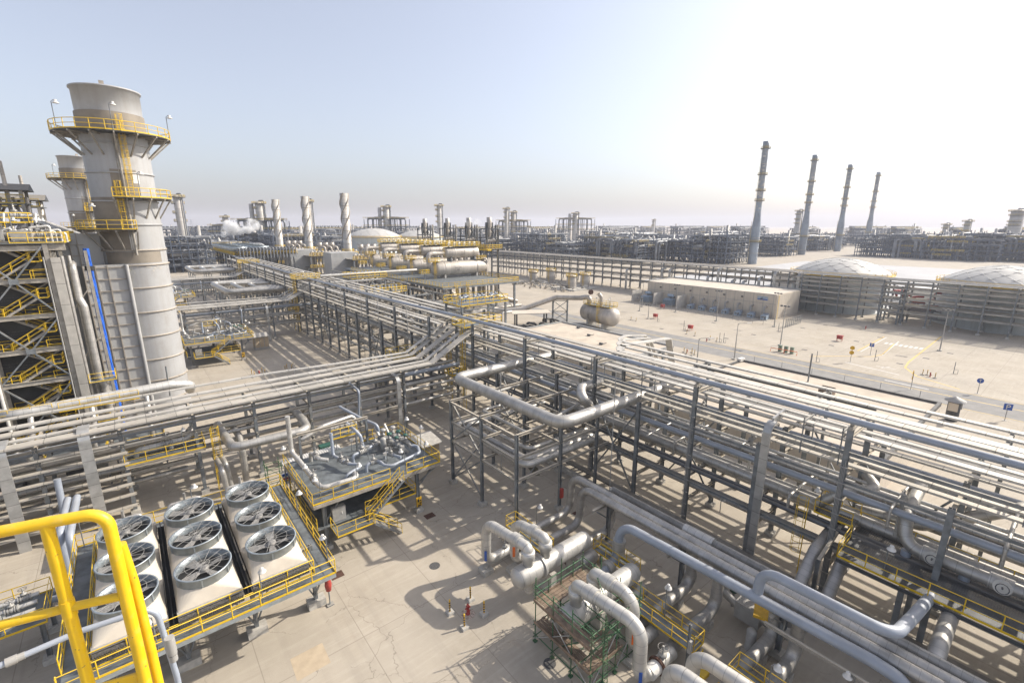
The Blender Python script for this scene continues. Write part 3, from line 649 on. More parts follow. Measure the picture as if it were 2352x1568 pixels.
tray([(37.1, ya, .95), (37.1, 44, .95)], .7, .12, STEELD, 'dark cable trench rack running low in front of the near pipe rack')
tray([(36.3, ya, .3), (36.3, 40, .3)], .5, .5, CONC_P, 'low concrete kerb carrying cables before the near pipe rack')
for i, y in enumerate((45.6, 34.2, 21.6, 12.4, 9.8, 27.4, 0.2)):    # hoops between tray tiers
    t = thing('tray_hanger', f'steel tray hanger bracket, {NTH[i]} of the row on the near pipe rack top', 'bracket', (42, y, 13.2), 'tray hangers on the near pipe rack')
    m = MB()
    for x in (39.1, 41.4): m.beam((x, y, 10.6), (x, y, 13.6), .08, .08)
    m.beam((39.0, y, 13.3), (43.4, y, 13.35), .1, .1).beam((39.0, y, 12.82), (43.4, y, 12.86), .09, .08)
    m.build('frame', STEEL, t)
for i, y in enumerate((44.5, 32.7, 20.9, 9.1, -2.7)):   # brackets on the tall columns
    t = thing('pipe_bracket', f'bracket arm holding the topmost pipe on the {NTH[i]} tall column', 'bracket', (38.2, y, 14), 'pipe brackets on the tall columns')
    MB().beam((37.8, y, 14.1), (39.2, y, 14.1), .3, .2).beam((38.3, y, 14.2), (38.3, y, 14.4), .3, .25).beam((39.1, y, 14.1), (38.2, y, 13.2), .1, .1).build('arm', BEAM, t)
for y, x, m in ((14.4, 37.6, DUCT),):
    t = thing('riser_duct', 'tall flat silver cable riser bending over the near pipe rack', 'cable riser', (x, y, 0))
    MB().tube([(x - .05, y, .3), (x - .05, y, 11.2), (x + .3, y, 12.2), (x + 2.2, y, 12.9)], .01, 4)
    P = fillet([(x, y, .3), (x, y, 12.6), (x + 3.0, y, 13.0)], 1.0, 6); mb = MB()
    for a, b in zip(P, P[1:]): mb.beam(a, b + (b - a).normalized() * .02, .62, .16, (1, 0, .01))
    mb.build('cover', DUCT, t)
pipe([(36.5, 24.6, 8.4), (41.0, 24.6, 8.6)], .09, ALUB, 'thin bright branch pipe sticking out across the near pipe rack', bend=0)
for i, (x, y) in enumerate(((34.6, 27.2), (30.2, 39.4))):
    pipe([(x, y, 0), (x, y, 14.5 if i == 0 else 12.3)], .05, GREY, 'thin lightning mast beside the ' + ('near tall column' if i == 0 else 'loop support frame'), 6, 0, 'mast', name='lightning_mast')
for i, (x, y, z) in enumerate(((39, 29.8, 3.6), (39, 18, 3.6))): lamp(x, y, z - 1.2, 1.2, 'white shaded lamp hanging low inside the near pipe rack')
# small things that break up the long lines: column conduits, cross branches, drop legs
q = random.Random(12)
for i, y in enumerate((32.7, 20.9, 9.1, -2.7)):
    t = thing('cable_drop', f'bundle of thin conduits strapped to the tall column, {NTH[i]} from the far end', 'conduit', (37.7, y, 0)); m = MB()
    for k in range(4): m.tube([(37.72 - .02 * k, y - .12 + .08 * k, .6), (37.72 - .02 * k, y - .12 + .08 * k, 9 + q.random() * 4)], .022, 5)
    for k in range(9): m.box((37.72, y, 1.2 + 1.25 * k), (.12, .5, .05))
    m.build('conduits', GREY, t)
for i, (y, z, x0, x1, r) in enumerate(((29.5, 8.95, 39.4, 47, .09), (17.4, 8.95, 40.2, 48, .11), (12.6, 6.75, 39, 45, .12), (6.2, 8.95, 38.6, 44, .1), (24.0, 6.75, 40.4, 47, .1), (38.0, 8.95, 39.4, 46, .1), (0.6, 8.95, 39, 46, .12))):
    pipe([(x0, y, z - 1.4), (x0, y, z), (x1, y, z), (x1, y, z - 1.6)], r, ALU, 'small silver branch pipe crossing the lines of the near pipe rack', 8, .25)
for i, (x, y) in enumerate(((41.9, 17.2), (44.6, 11.8), (46.2, 24.4), (40.3, 5.9))):
    t = thing('valve_pipe', 'short upright branch with a capped valve on the near pipe rack', 'pipe', (x, y, 8.6)); b, w_ = MB(), MB(); MB().tube([(x, y, 6.2), (x, y, 9.6)], .14, 8).build('pipe', ALUB, t); valve(b, w_, (x, y, 9.2), (1, 0, 0), .8); o = b.build('valve_body', GREY, t); w_.build('handwheel', DARKP, o)
# lit corner platform in the right foreground
t = thing('pipe_walkway', 'dark grating walkway with yellow rails among the pipes at right', 'walkway', (38, 3, 0))
ZP = 5.6; PX0, PX1 = 35.5, 41.0
MB().box(((PX0 + PX1) / 2, -4.2, ZP), (PX1 - PX0, 24.4, .05)).build('deck', GRATEO, t)
MB().box((40.2, 9.5, ZP + .5), (2.0, 2.6, .05)).build('step_deck', GRATEO, t)
MB().rail([(PX0, 8.0, ZP), (PX0, -16.4, ZP)]).build('front_handrail', YEL, t)
MB().rail([(PX0, 8.0, ZP), (38.6, 8.1, ZP)]).build('end_handrail', YEL, t)
MB().rail([(41.0, 8.2, ZP), (41.0, -16.4, ZP)]).build('rear_handrail', YEL, t)
MB().rail([(39.2, 8.3, ZP + .5), (39.2, 10.8, ZP + .5), (41.2, 10.8, ZP + .5), (41.2, 8.3, ZP + .5)], toe=True).build('step_handrail', YEL, t)
for y in (4.4, -3.0, -10.4):
    for x in (36.0, 40.4): frame_col(t, x, y, 0, ZP - .1, .3)
    MB().hbeam((35.6, y, ZP - .2), (41, y, ZP - .2), .2, .3).build('cross_beam', BEAM, t)
MB().hbeam((35.4, 8.0, ZP - .18), (35.4, -16.4, ZP - .18), .1, .3).build('edge_beam', STEELD, t)
MB().hbeam((35.5, 9.0, 4.6), (39.6, 9.0, 5.6), .22, .26).build('cross_beam', BEAM, t); MB().hbeam((35.5, 9.0, 0), (35.5, 9.0, 4.7), .26, .26).build('column', STEEL, t)
ladder(t, (39.0, 11.2), .2, ZP + .5, (-.3, 1))
for x, y in ((35.6, 5.4), (35.6, -2.6), (40.9, 3.2), (39.6, 10.6)): lamp(x, y, ZP, 2.4, 'white shaded lamp on the right hand grating walkway rail', random.random() * 6)
t = thing('valve_pipe', 'silver pipe with two handwheel valves lying over the right hand walkway', 'pipe', (40, 4, ZP))
MB().tube([(44.5, 5.7, 8.8), (42.2, 5.6, 8.6), (40.0, 5.5, 8.1), (39.2, 5.2, ZP + .8), (39.2, 2.0, ZP + .8), (39.4, -3.6, ZP + .8), (41, -5.2, ZP + .8), (44, -5.2, ZP + .8)], .42, 16, bend=1.2).build('pipe', ALU, t)
for y in (3.7, 0.4):
    b = MB().tube([(39.25, y - .55, ZP + .8), (39.25, y + .55, ZP + .8)], .52, 14).tube([(39.25, y, ZP + .8), (38.6, y - .1, ZP + 1.0)], .2, 10).tube([(38.62, y - .1, ZP + 1.0), (38.5, y - .1, ZP + 1.03)], .44, 16).build('valve_body', ALUB, t)
    w_ = MB().tube([(38.5, y - .1, ZP + 1.03), (38.2, y - .12, ZP + 1.1)], .05, 6); c = V((38.2, y - .12, ZP + 1.1)); ux, uy = V((0, 1, 0)), V((.25, 0, 1)).normalized()
    w_.tube([c + ux * (.3 * math.cos(R(30 * i))) + uy * (.3 * math.sin(R(30 * i))) for i in range(13)], .03, 5, cap=False); w_.build('handwheel', DARKP, b)
MB().tube([(39.2, 5.0, ZP + .1), (39.2, 5.0, ZP + .5)], .3, 10).tube([(39.3, 2.0, ZP), (39.3, 2.0, ZP + .5)], .3, 10).build('support_foot', BLUEP, t)
for i, (y0, dx) in enumerate(((9.6, 0), (-1.8, .2))):
    pipe([(41.4, y0 - 1.4 * i, 5.0), (40.2, y0 - 1.3 * i, 4.9), (36.6, y0, 4.6), (33.6, y0, 2.2), (33.4, y0 + .1, -.0)], .42, ALUN, f'silver pipe diving under the right hand walkway, {"far" if i == 0 else "near"} pair, left one', 16, 1.1)
    pipe([(41.4, y0 - 1.6 - 1.4 * i, 5.0), (39.8, y0 - 1.6 - 1.3 * i, 4.9), (37.4, y0 - 1.6, 4.6), (34.6, y0 - 1.6, 2.0), (34.4, y0 - 1.5, 0)], .42, ALUN, f'silver pipe diving under the right hand walkway, {"far" if i == 0 else "near"} pair, right one', 16, 1.1)
pipe([(44, 9.6, 8.9), (41.7, 7.6, 8.6), (40.2, 9.4, 8.1), (39.9, 11, 6.4)], .38, ALU, 'silver diagonal elbow pipe crossing above the right hand walkway corner', 16, .8)
pipe([(48, -1.2, 9.6), (45.2, 0.8, 8.9), (43.4, 5, 6.2), (42.6, 9, 5.9)], .42, ALU, 'silver slanting pipe at the right edge inside the near pipe rack', 16, 1.0)
pipe([(39.5, 2.05, 5.0), (32.4, 1.9, 5.0), (31.35, 1.85, 4.6)], .42, ALUN, 'fat silver pipe running from under the right walkway into the low pipe bank', 18, .7)
# ================================================================== expansion loop and its support frame
t = thing('loop_support_frame', 'open steel frame carrying the big silver expansion loop', 'steel frame', (30, 36, 0))
FXs, FYs = (24.9, 30.5, 35.8), (41.3, 35.7, 30.2)
for x in FXs:
    for y in FYs: frame_col(t, x, y, 0, 9.8, .27)
for y in FYs:
    for z in (5.2, 7.4, 9.7): MB().hbeam((FXs[0], y, z), (FXs[2] + 2, y, z), .2, .24).build('cross_beam', BEAM, t)
for x in FXs:
    for z in (5.2, 7.4, 9.65): MB().hbeam((x, FYs[0], z - .1), (x, FYs[2], z - .1), .18, .22).build('side_beam', BEAM, t)
for x, y0, y1, z0, z1 in ((24.9, 41.3, 35.7, .6, 5.0), (30.5, 41.3, 35.7, 5.3, 9.5), (24.9, 41.3, 35.7, 5.2, 9.6)):
    MB().beam((x, y0, z0), (x, y1, z1), .12, .12).build('brace', STEEL, t); MB().beam((x + .1, y1, z0), (x + .1, y0, z1), .12, .12).build('brace', STEEL, t)
for x0, x1, y in ((24.9, 30.5, 41.3), (30.5, 35.8, 35.7)):
    MB().beam((x0, y, .6), (x1, y, 5), .12, .12).build('brace', STEEL, t)
MB().box((30.6, 30.05, 1.9), (.34, .34, 1.0)).build('fire_label', RED, t)
ZL = 10.45
pipe([(44.5, 45.7, ZL), (28.3, 45.7, ZL), (28.6, 28.4, ZL), (44.5, 28.2, ZL)], .60, ALU, 'biggest silver expansion loop pipe on the steel frame', 20, 1.3, kb=8)
pipe([(37.2, 33.2, ZL - 3.6), (36.2, 31.6, ZL - 1.2), (34.9, 31.8, ZL + .2), (36.2, 33.0, ZL + .5), (39.5, 33.2, ZL + .5)], .5, ALU, 'silver double elbow curling down beside the expansion loop', 18, .8)
for i, (dx, z, r) in enumerate(((0, 5.65, .34), (.9, 5.65, .34), (1.9, 6.1, .22))):
    pipe([(38.8, 43.4 - dx, z), (26.6 + dx, 43.4 - dx, z), (26.9 + dx, 31.2 + dx * .9, z), (37.2, 31.0 + dx * .9, z), (37.8, 31.0 + dx, z - 1.6)], r, ALU, f'{["outer", "middle", "inner"][i]} silver loop pipe on the lower level of the loop frame', 14, .9)
pipe([(39.5, 42.8, 9.0), (31.5, 42.0, 9.0), (31.3, 32.2, 9.0), (38.5, 33.8, 9.0)], .17, GREY, 'slim grey loop pipe on the upper level of the loop frame', 10, .4)
pipe([(34, 40.4, 8.0), (28.4, 40.4, 8.0), (28.4, 33.0, 8.0), (33.5, 33.2, 8.0)], .19, ALU, 'slim silver loop pipe below the big expansion loop', 10, .4)
t = thing('beige_kiosk', 'beige panelled equipment kiosk with sloping roof near the loop frame', 'kiosk', (24.2, 46.8, 0)); MODULE.append(t)
MB().box((24.4, 46.9, 1.5), (2.9, 2.2, 3.0)).build('wall', GREY, t)
m = MB()
for i in range(3): m.box((23.5 + .95 * i, 45.78, 1.7), (.8, .03, 2.2)); m.box((22.93, 46.2 + .7 * i, 1.7), (.03, .6, 2.2)) if i < 3 else None
m.build('cladding_panel', PATCH, t)
MB().hexa([V((22.7, 45.4, 3.0)), V((26.1, 45.4, 3.0)), V((26.1, 48.4, 3.35)), V((22.7, 48.4, 3.35)), V((22.7, 45.4, 3.12)), V((26.1, 45.4, 3.12)), V((26.1, 48.4, 3.47)), V((22.7, 48.4, 3.47))]).build('roof', CONC_P, t)
# ================================================================== exchangers, loops, pipe bank
def exchanger(y, label, x0=19.3, x1=26.5, drop=True):
    t = thing('heat_exchanger', label, 'heat exchanger', ((x0 + x1) / 2, y, 0))
    MB().tube([V((x0 + 2.1, y, 2.6)), V((x1 - .2, y, 2.6)), V((x1, y, 2.6))], [.70, .70, .6], 28).build('shell', ALUB, t)
    MB().drum((x0, y, 2.6), (x0 + 1.9, y, 2.6), .82, .75, 28).build('channel_head', ALUB, t)
    MB().tube([(x0 + 1.9, y, 2.6), (x0 + 2.1, y, 2.6)], .93, 28).build('girth_flange', ALUB, t)
    for x in (x0 + .8, x0 + 2.55): MB().lathe((x, y, 2.9), [(.40, 0), (.40, .95), (.52, 1.0), (.52, 1.6), (.40, 1.62)], 18).build('nozzle', ALUB, t)
    MB().tube([(x0 + .9, y, 2.2), (x0 + .9, y, 1.1)], .34, 14).drum((x0 + .9, y, 1.1), (x0 + .9, y, 1.0), .34, .6, 14).build('drain_boot', ALUB, t)
    for x in (x0 + 2.9, x1 - 1.3): MB().box((x, y, .9), (.55, 1.35, 1.8)).build('concrete_saddle', CONC_P, t)
    MB().drum((x1 - 1.2, y - .6, 1.2), (x1 + .3, y - .6, 1.2), .55, .4, 18).build('lower_vessel', ALU, t)
    return t
exchanger(23.0, 'silver horizontal heat exchanger with domed end in open sunlight')
exchanger(18.1, 'silver heat exchanger half hidden inside the green scaffold')
def loop(pts, r, m, label, collar=None, valve_end=None, tagc=None):
    t = thing('loop_pipe', label, 'pipe', pts[0]); MB().tube(pts, r, 20, bend=1.0, kb=9).build('pipe', m, t)
    if collar: MB().tube(collar, r * 1.22, 20).build('collar', ALUB, t)
    if tagc:
        x, y, z = tagc[0]; MB().box((x - r * .72, y - r * .72, z), (.2, .04, .9), R(-45)).build('pipe_label', tagc[1], t)
    return t
ZT = 4.75
t = loop([(24.0, 27.75, .95), (19.5, 27.6, .95), (19.55, 27.5, ZT), (20.1, 23.05, ZT), (20.1, 23.0, 4.3)], .40, ALUB, 'silver loop pipe from the left pier to the sunlit exchanger end', [(19.98, 24.6, ZT), (20.05, 23.9, ZT)], tagc=((19.5, 27.5, 1.9), BLUES))
MB().box((19.5, 27.6, .2), (.95, .95, .4)).tube([(19.5, 27.6, .4), (19.5, 27.6, .7)], .2, 10).build('support_pier', CONC_P, t)
b = MB(); w_ = MB(); valve(b, w_, (21.6, 27.7, .95), (1, 0, 0), 1.3); o = b.build('valve_body', GREY, t); w_.build('handwheel', DARKP, o)
MB().tube([(22.4, 27.72, .95), (22.5, 27.72, .95)], .56, 20).tube([(22.53, 27.72, .95), (22.62, 27.72, .95)], .56, 20).build('flange', RUST, t)
t = loop([(24.5, 26.3, .95), (21.35, 26.2, .95), (21.4, 26.1, ZT), (21.85, 23.05, ZT), (21.85, 23.0, 4.3)], .40, ALUB, 'silver loop pipe with orange label behind the sunlit exchanger end', [(21.75, 24.5, ZT), (21.8, 23.9, ZT)], tagc=((21.35, 26.15, 2.2), ORANGE))
MB().box((21.35, 26.2, .2), (.95, .95, .4)).build('support_pier', CONC_P, t)
t = loop([(20.1, 18.1, 4.3), (20.1, 18.05, ZT + .1), (20.6, 13.3, ZT + .1), (20.6, 13.2, .95), (24, 13.1, .95)], .42, ALUB, 'silver loop pipe arching from the scaffold to the bottom edge', [(20.2, 17.3, ZT + .1), (20.28, 16.5, ZT + .1)], tagc=((20.6, 13.2, 1.6), BLUES))
b = MB(); w_ = MB(); valve(b, w_, (22.9, 13.1, .95), (1, 0, 0), 1.4); o = b.build('valve_body', GREY, t); w_.build('handwheel', DARKP, o)
MB().tube([(21.5, 13.1, .95), (22.3, 13.1, .95)], .44, 20).build('white_spool', WHITE, t); MB().tube([(22.3, 13.1, .95), (22.36, 13.1, .95)], .6, 20).tube([(22.4, 13.1, .95), (22.46, 13.1, .95)], .6, 20).build('flange', RUST, t)
t = loop([(21.85, 18.1, 4.3), (21.85, 18.05, ZT + .1), (22.1, 15.0, ZT + .1), (22.1, 14.9, .95), (24.5, 14.85, .95)], .42, ALUB, 'silver loop pipe with orange label rising beside the green scaffold', [(21.92, 17.2, ZT + .1), (21.97, 16.5, ZT + .1)], tagc=((22.1, 14.9, 2.2), ORANGE))
MB().box((22.1, 14.9, .2), (.95, .95, .4)).build('support_pier', CONC_P, t)
for i, (x, y) in enumerate(((16.8, 8.9), (19.5, 8.4))):
    loop([(20.4, y + 2.8, 2.4), (20.4 - i * .1, y + 2.6, ZT - .6), (20.6, y - 2, ZT - .6), (20.6, y - 2, 1)], .42, ALUB, f'silver loop pipe crown just showing at the bottom edge, {"left" if i == 0 else "right"} one') if i else loop([(22.6, 11.0, 1), (22.6, 10.9, 3.6), (22.9, 6.9, 3.6), (22.9, 6.8, 1)], .42, ALUB, 'silver loop pipe crown at the bottom edge left of the small yellow platform')
# pipe bank running to the lower right
ZB2 = 4.75
BK = [(30.2, 28.3, 'ALUN', .40, 'outermost left'), (29.45, 26.3, 'ALUN', .40, 'second'), (31.2, 25.0, 'ALUN', .40, 'far side')]
pipe([(22.4, 28.35, 1.0), (30.0, 28.3, 1.0), (30.2, 28.2, ZB2), (30.55, -14, ZB2)], .35, ALUN, 'silver banded pipe starting farthest left in the low pipe bank', 18, 1.1, kb=8)
pipe([(23.5, 26.35, 1.0), (29.2, 26.3, 1.0), (29.4, 26.2, ZB2), (29.75, -14, ZB2)], .35, ALUN, 'silver banded pipe second in the low pipe bank', 18, 1.1, kb=8)
pipe([(26.6, 23.8, 1.2), (30.9, 23.9, 1.2), (31.15, 24.0, ZB2), (31.15, 24.2, ZB2), (31.4, -14, ZB2)], .35, ALUN, 'silver banded pipe on the far side of the low pipe bank', 18, 1.1, kb=8)
t = thing('header_pipe', 'large smooth blue grey header pipe in front of the low pipe bank', 'pipe', (28.6, 10, ZB2))
MB().tube([(25.6, 20.6, 1.1), (27.6, 20.7, 1.1), (27.9, 20.6, ZB2 - .05), (28.75, 4.0, ZB2 - .05), (29.0, 2.4, ZB2 - .4), (29.0, 1.8, 1)], .35, 20, bend=1.3, kb=9).build('pipe', BLUEP, t)
MB().tube([(28.6, 10.2, ZB2), (28.6, 10.1, 6.75), (28.9, 3.4, 6.75), (32.5, 3.2, 6.0), (37, 3.0, 5.2)], .32, 20, bend=1.1, kb=9).build('raised_loop', BLUEP, t)
MB().tube([(26.4, 20.7, 1.1), (27.0, 20.7, 1.1)], .58, 18).tube([(27.87, 20.66, 2.0), (27.88, 20.66, 3.2)], .52, 18).build('clamp', ALUB, t)
one(MB().tube([(31.22, 17.0, ZB2), (31.25, 14.6, ZB2)], .42, 20), 'insulation_jacket', ALUB, 'white insulated jacket section on the low pipe bank', 'pipe jacket')
for i, y in enumerate((23.6, 16.3, 9.0, 1.7)):
    t = thing('bank_support', f'grey T shaped steel support under the low pipe bank, {NTH[i]} from the far end', 'pipe support', (30, y, 0))
    MB().hbeam((30.1, y, 0), (30.1, y, 4.1), .3, .3).build('column', STEEL, t); MB().hbeam((27.9, y, 4.2), (32, y, 4.2), .24, .26).build('arm', BEAM, t)
    MB().beam((30.1, y, 2.6), (28.3, y, 4.1), .1, .1).beam((30.1, y, 2.6), (31.7, y, 4.1), .1, .1).build('knee_brace', STEEL, t); MB().box((30.1, y, .2), (.8, .8, .4)).build('base_plinth', CONC_P, t)
    if y < 20: frame_col(t, 32.2, y + .4, 0, 4.1, .2)
one(MB().hbeam((27.6, 9.2, 4.0), (27.9, -8, 4.0), .16, .22), 'steel_beam', BEAM, 'long pale steel beam lying between the pipe bank supports', 'beam')
for i, y in enumerate((15.6, 13.2, 9.5, 7.9, 2.4)):
    pipe([(29.6 if i % 2 else 30.4, y, ZB2 - .2), (29.6 if i % 2 else 30.3, y, 1.05), (26.0, y + .1, 1.05), (23.4, y + .15, .8)], .40, ALUN, f'branch pipe dropping from the low pipe bank to the ground, {NTH[i]} from far end', 16, 1.0, kb=8)
    one(MB().box((28.6, y, .3), (.7, .7, .6)), 'pipe_plinth', CONC_P, f'low concrete pipe rest under the {NTH[i]} branch pipe', 'plinth')
pipe([(31.3, 13.4, ZB2 - .3), (31.2, 13.6, 1.4), (31.1, 12.4, 1.1), (31.0, 9.6, 1.1)], .30, ALU, 'silver pipe with inline box lying behind the pipe bank legs', 14, .7)
one(MB().box((31.1, 11.4, 1.1), (1.1, 1.7, 1.3)), 'damper_box', GREY, 'grey box on the ground pipe behind the pipe bank', 'box')
t = thing('grey_pot', 'upright grey pot with rusty base under the pipe bank', 'vessel', (29.4, 9.7, 0)); MB().lathe((29.2, 10.4, 0), [(.36, 0), (.36, .15), (.32, .2), (.32, 1.4), (.2, 1.55), (.02, 1.6)], 14).build('shell', GREY, t)
one(MB().box((30.6, 10.5, 2.0), (1.2, .9, .2), R(20)), 'yellow_cover', YELS, 'yellow box cover behind the pipe bank', 'cover')
t = thing('motor_valve', 'small dark green motor valve on the ground behind the pipe bank', 'valve', (31.6, 13.2, 0)); MB().tube([(31.9, 13.0, 0), (31.9, 13.0, 1.2)], .12, 8).build('stem', GREY, t); MB().lathe((31.9, 13.0, 1.2), [(.1, 0), (.28, .1), (.28, .6), (.1, .75)], 12).build('motor', GREENB, t)
# small yellow platforms between the exchangers and the bank
def small_platform(label, x0, y0, x1, y1, z, lad=None):
    t = thing('access_platform', label, 'platform', ((x0 + x1) / 2, (y0 + y1) / 2, 0))
    MB().box(((x0 + x1) / 2, (y0 + y1) / 2, z), (x1 - x0, y1 - y0, .05)).build('deck', GRATE, t)
    MB().rail([(x0, y0, z), (x1, y0, z), (x1, y1, z), (x0, y1, z), (x0, y0, z)], 1.1, 1.5).build('handrail', YEL, t)
    for x in (x0 + .15, x1 - .15):
        for y in (y0 + .2, y1 - .2): MB().box((x, y, z / 2), (.16, .16, z)).build('leg', STEEL, t)
    if lad: ladder(t, lad[:2], 0, z, lad[2:], False); MB().box((lad[0] + lad[2] * .2, lad[1] + lad[3] * .2, .15), (.7, .7, .3)).build('step', YEL, t)
    return t
small_platform('narrow yellow railed platform between the two leftmost loop pipes and the pipe bank', 23.2, 24.6, 24.3, 29.6, 1.6, (23.6, 29.8, 0, 1))
small_platform('narrow yellow railed platform behind the scaffolded exchanger', 27.0, 18.6, 28.0, 22.6, 1.5, (27.5, 22.8, 0, 1))
small_platform('long narrow yellow railed platform right of the green scaffold', 24.2, 11.8, 25.4, 18.0, 1.7, (24.8, 11.6, 0, -1))
small_platform('small yellow railed platform cut by the bottom edge', 24.2, 5.0, 25.6, 9.6, 1.7, (24.6, 9.8, 0, 1))
for x, y in ((24.9, 27.4), (25.3, 14.6), (24.9, 7.6), (27.6, 4.4)): lamp(x, y, 1.6, 2.4, 'white shaded lamp on a pole beside the silver pipes', random.random() * 6)
t = thing('steel_post', 'leaning galvanised channel post at the end of the long yellow platform', 'post', (23.6, 11.6, 0)); MB().hbeam((23.7, 11.9, 0), (23.7, 11.9, 4.2), .14, .14).build('post', STEEL, t); MB().box((23.7, 11.8, 2.6), (.2, .2, .9)).build('box', GREY, t)
# ================================================================== green scaffold
t = thing('tube_scaffold', 'green tube scaffold with brown plank decks around the second exchanger', 'scaffold', (21, 18.2, 0))
sx = [18.2, 19.4, 20.6, 21.8, 22.8]; sy = [15.0, 16.6, 18.3, 20.0]
rs = random.Random(3)
for i, x in enumerate(sx):
    for j, y in enumerate(sy):
        if 0 < i < 4 and 0 < j < 3: continue
        MB().tube([(x, y, .1), (x, y, 4.3 + rs.random() * 1.4)], .042, 6).box((x, y, .05), (.25, .25, .1)).build('standard', GREEN, t)
for z in (.5, 1.5, 3.25, 3.85, 4.4):
    for y in sy[::3] if z > 3.5 else sy: MB().tube([(sx[0] - .2, y, z), (sx[-1] + .2, y, z)], .036, 6).build('ledger', GREEN, t)
    for x in (sx[0], sx[-1]) if z > 3.5 else sx: MB().tube([(x, sy[0] - .2, z + .06), (x, sy[-1] + .2, z + .06)], .036, 6).build('transom', GREEN, t)
for a, b in (((18.2, 15.0, .3), (20.6, 15.0, 3.2)), ((20.6, 14.95, .3), (18.2, 14.95, 3.2)), ((18.15, 20, .3), (18.15, 16.6, 3.2)), ((20.6, 14.95, .3), (22.8, 14.95, 3.2)), ((22.85, 15, .5), (22.85, 18.3, 3.4)), ((18.12, 15, .5), (18.12, 18.3, 3.1)), ((19.4, 20.05, .4), (21.8, 20.05, 3.1)), ((20.0, 15.2, 5.0), (22.2, 18.6, 5.0)), ((21.0, 14.9, 4.0), (22.9, 17.2, 4.6)), ((18.2, 17.5, 1.6), (20.4, 14.6, 3.6))):
    MB().tube([a, b], .034, 6).build('diagonal', GREEN if rs.random() < .6 else GREY, t)
def planks(x0, x1, y0, y1, z, along='x'):
    mb = MB(); n = max(1, round(((y1 - y0) if along == 'x' else (x1 - x0)) / .24))
    for i in range(n):
        e = rs.random() * .15
        if along == 'x': mb.box(((x0 + x1) / 2 + e, y0 + (i + .5) * (y1 - y0) / n, z + rs.random() * .02), (x1 - x0, .22, .045))
        else: mb.box((x0 + (i + .5) * (x1 - x0) / n, (y0 + y1) / 2 + e, z + rs.random() * .02), (.22, y1 - y0, .045))
    mb.build('plank_deck', WOOD, t)
planks(18.2, 22.8, 19.0, 20.0, 3.3); planks(18.2, 18.9, 15.1, 18.9, 3.32, 'y'); planks(18.2, 21.2, 15.0, 15.8, 1.6); planks(18.2, 19.0, 15.9, 19.9, 1.6, 'y'); planks(19.1, 22.8, 19.1, 19.9, 1.6); planks(22.0, 22.8, 15.2, 18.8, 2.4, 'y'); planks(19.0, 20.6, 15.6, 16.1, 2.6)
m = MB()
for p, q in (((18.05, 20.02, 3.45), (22.8, 20.02, 3.45)), ((18.05, 15.0, 3.45), (18.05, 19.95, 3.45)), ((18.05, 15.0, 1.75), (18.05, 19.95, 1.75)), ((18.1, 14.98, 1.75), (21.2, 14.98, 1.75))): m.beam(p, q, .05, .22)
m.build('toe_plank', WOOD, t)
m = MB()
for k in (-.2, .2): m.tube([(19.2 + k, 14.6, 0), (19.2 + k, 14.9, 5.0)], .03, 6)
for i in range(18): m.tube([(19.0, 14.6 + .016 * i, .25 + .27 * i), (19.4, 14.6 + .016 * i, .25 + .27 * i)], .018, 5)
m.build('ladder', GREEN, t)
# ================================================================== ground furniture in the yard
def bollard(x, y, label, group=None, h=1.2):
    global BOL
    if 'BOL' not in globals():
        BOL = thing('striped_bollard', label, 'bollard', (0, 0, 0))
        MB().hexa([V((a * .28, b * .28, 0)) for a, b in ((-1, -1), (1, -1), (1, 1), (-1, 1))] + [V((a * .25, b * .25, .2)) for a, b in ((-1, -1), (1, -1), (1, 1), (-1, 1))]).build('base', CONC_P, BOL)
        MB().cyl((0, 0, .2), .06, 1.05, 12).build('post', YELS, BOL)
        m = MB()
        for i in range(4): m.cyl((0, 0, .28 + .22 * i), .063, .11, 12)
        m.build('black_band', BLACK, BOL); MB().lathe((0, 0, 1.25), [(.06, 0), (.05, .05), (.005, .07)], 10).build('cap', YEL, BOL)
        o = BOL; o.location = (x, y, 0)
    else: o = copy_tree(BOL, (x, y, 0))
    o['label'] = label; o['group'] = 'striped yellow and black bollards'; o.scale = (1, 1, h / 1.3)
    return o
def hydrant(x, y, label):
    global HYD
    if 'HYD' not in globals():
        HYD = thing('fire_hydrant', label, 'hydrant', (0, 0, 0))
        MB().lathe((0, 0, 0), [(.2, 0), (.2, .05), (.11, .08), (.11, .7), (.15, .72), (.15, .8), (.09, .92), (.04, .98), (.03, 1.05)], 14).build('barrel', RED, HYD)
        MB().tube([(-.25, 0, .6), (.25, 0, .6)], .07, 10).tube([(0, -.25, .45), (0, 0, .45)], .09, 10).build('outlet', RED, HYD)
        o = HYD; o.location = (x, y, 0)
    else: o = copy_tree(HYD, (x, y, 0))
    o['label'] = label; o['group'] = 'red fire hydrants'; o.scale = (.85, .85, .9)
    return o
for (x, y), l in zip(((16.8, 25.9), (16.8, 24.1), (15.0, 24.0), (14.9, 25.8)), ('farthest', 'right', 'nearest', 'left')): bollard(x, y, f'{l} striped bollard round the nearest red hydrant')
hydrant(15.9, 24.9, 'nearest red hydrant standing on stone chips among four bollards')
o = MB().lathe((15.9, 24.9, 0), [(.02, .012), (.45, .012), (.55, .004)], 14, cap=False).build('stone_chippings', GRAVEL); o['kind'] = 'stuff'; o['label'] = 'patch of stone chippings round the nearest hydrant'; o['category'] = 'gravel'
for x, y in ((15.75, 98.9), (15.85, 97.1), (17.5, 98.7), (17.7, 97.1)): bollard(x, y, 'striped bollard of the group beyond the left cable rack', None)
hydrant(16.9, 98.3, 'red hydrant on the yard beyond the left cable rack')
for k in range(4): bollard(21.4 + (k % 2) * .5 + (k // 2) * 1.2, 97.5 + (k % 2) * .8, 'striped bollard of the tight group by the thin white post', None)
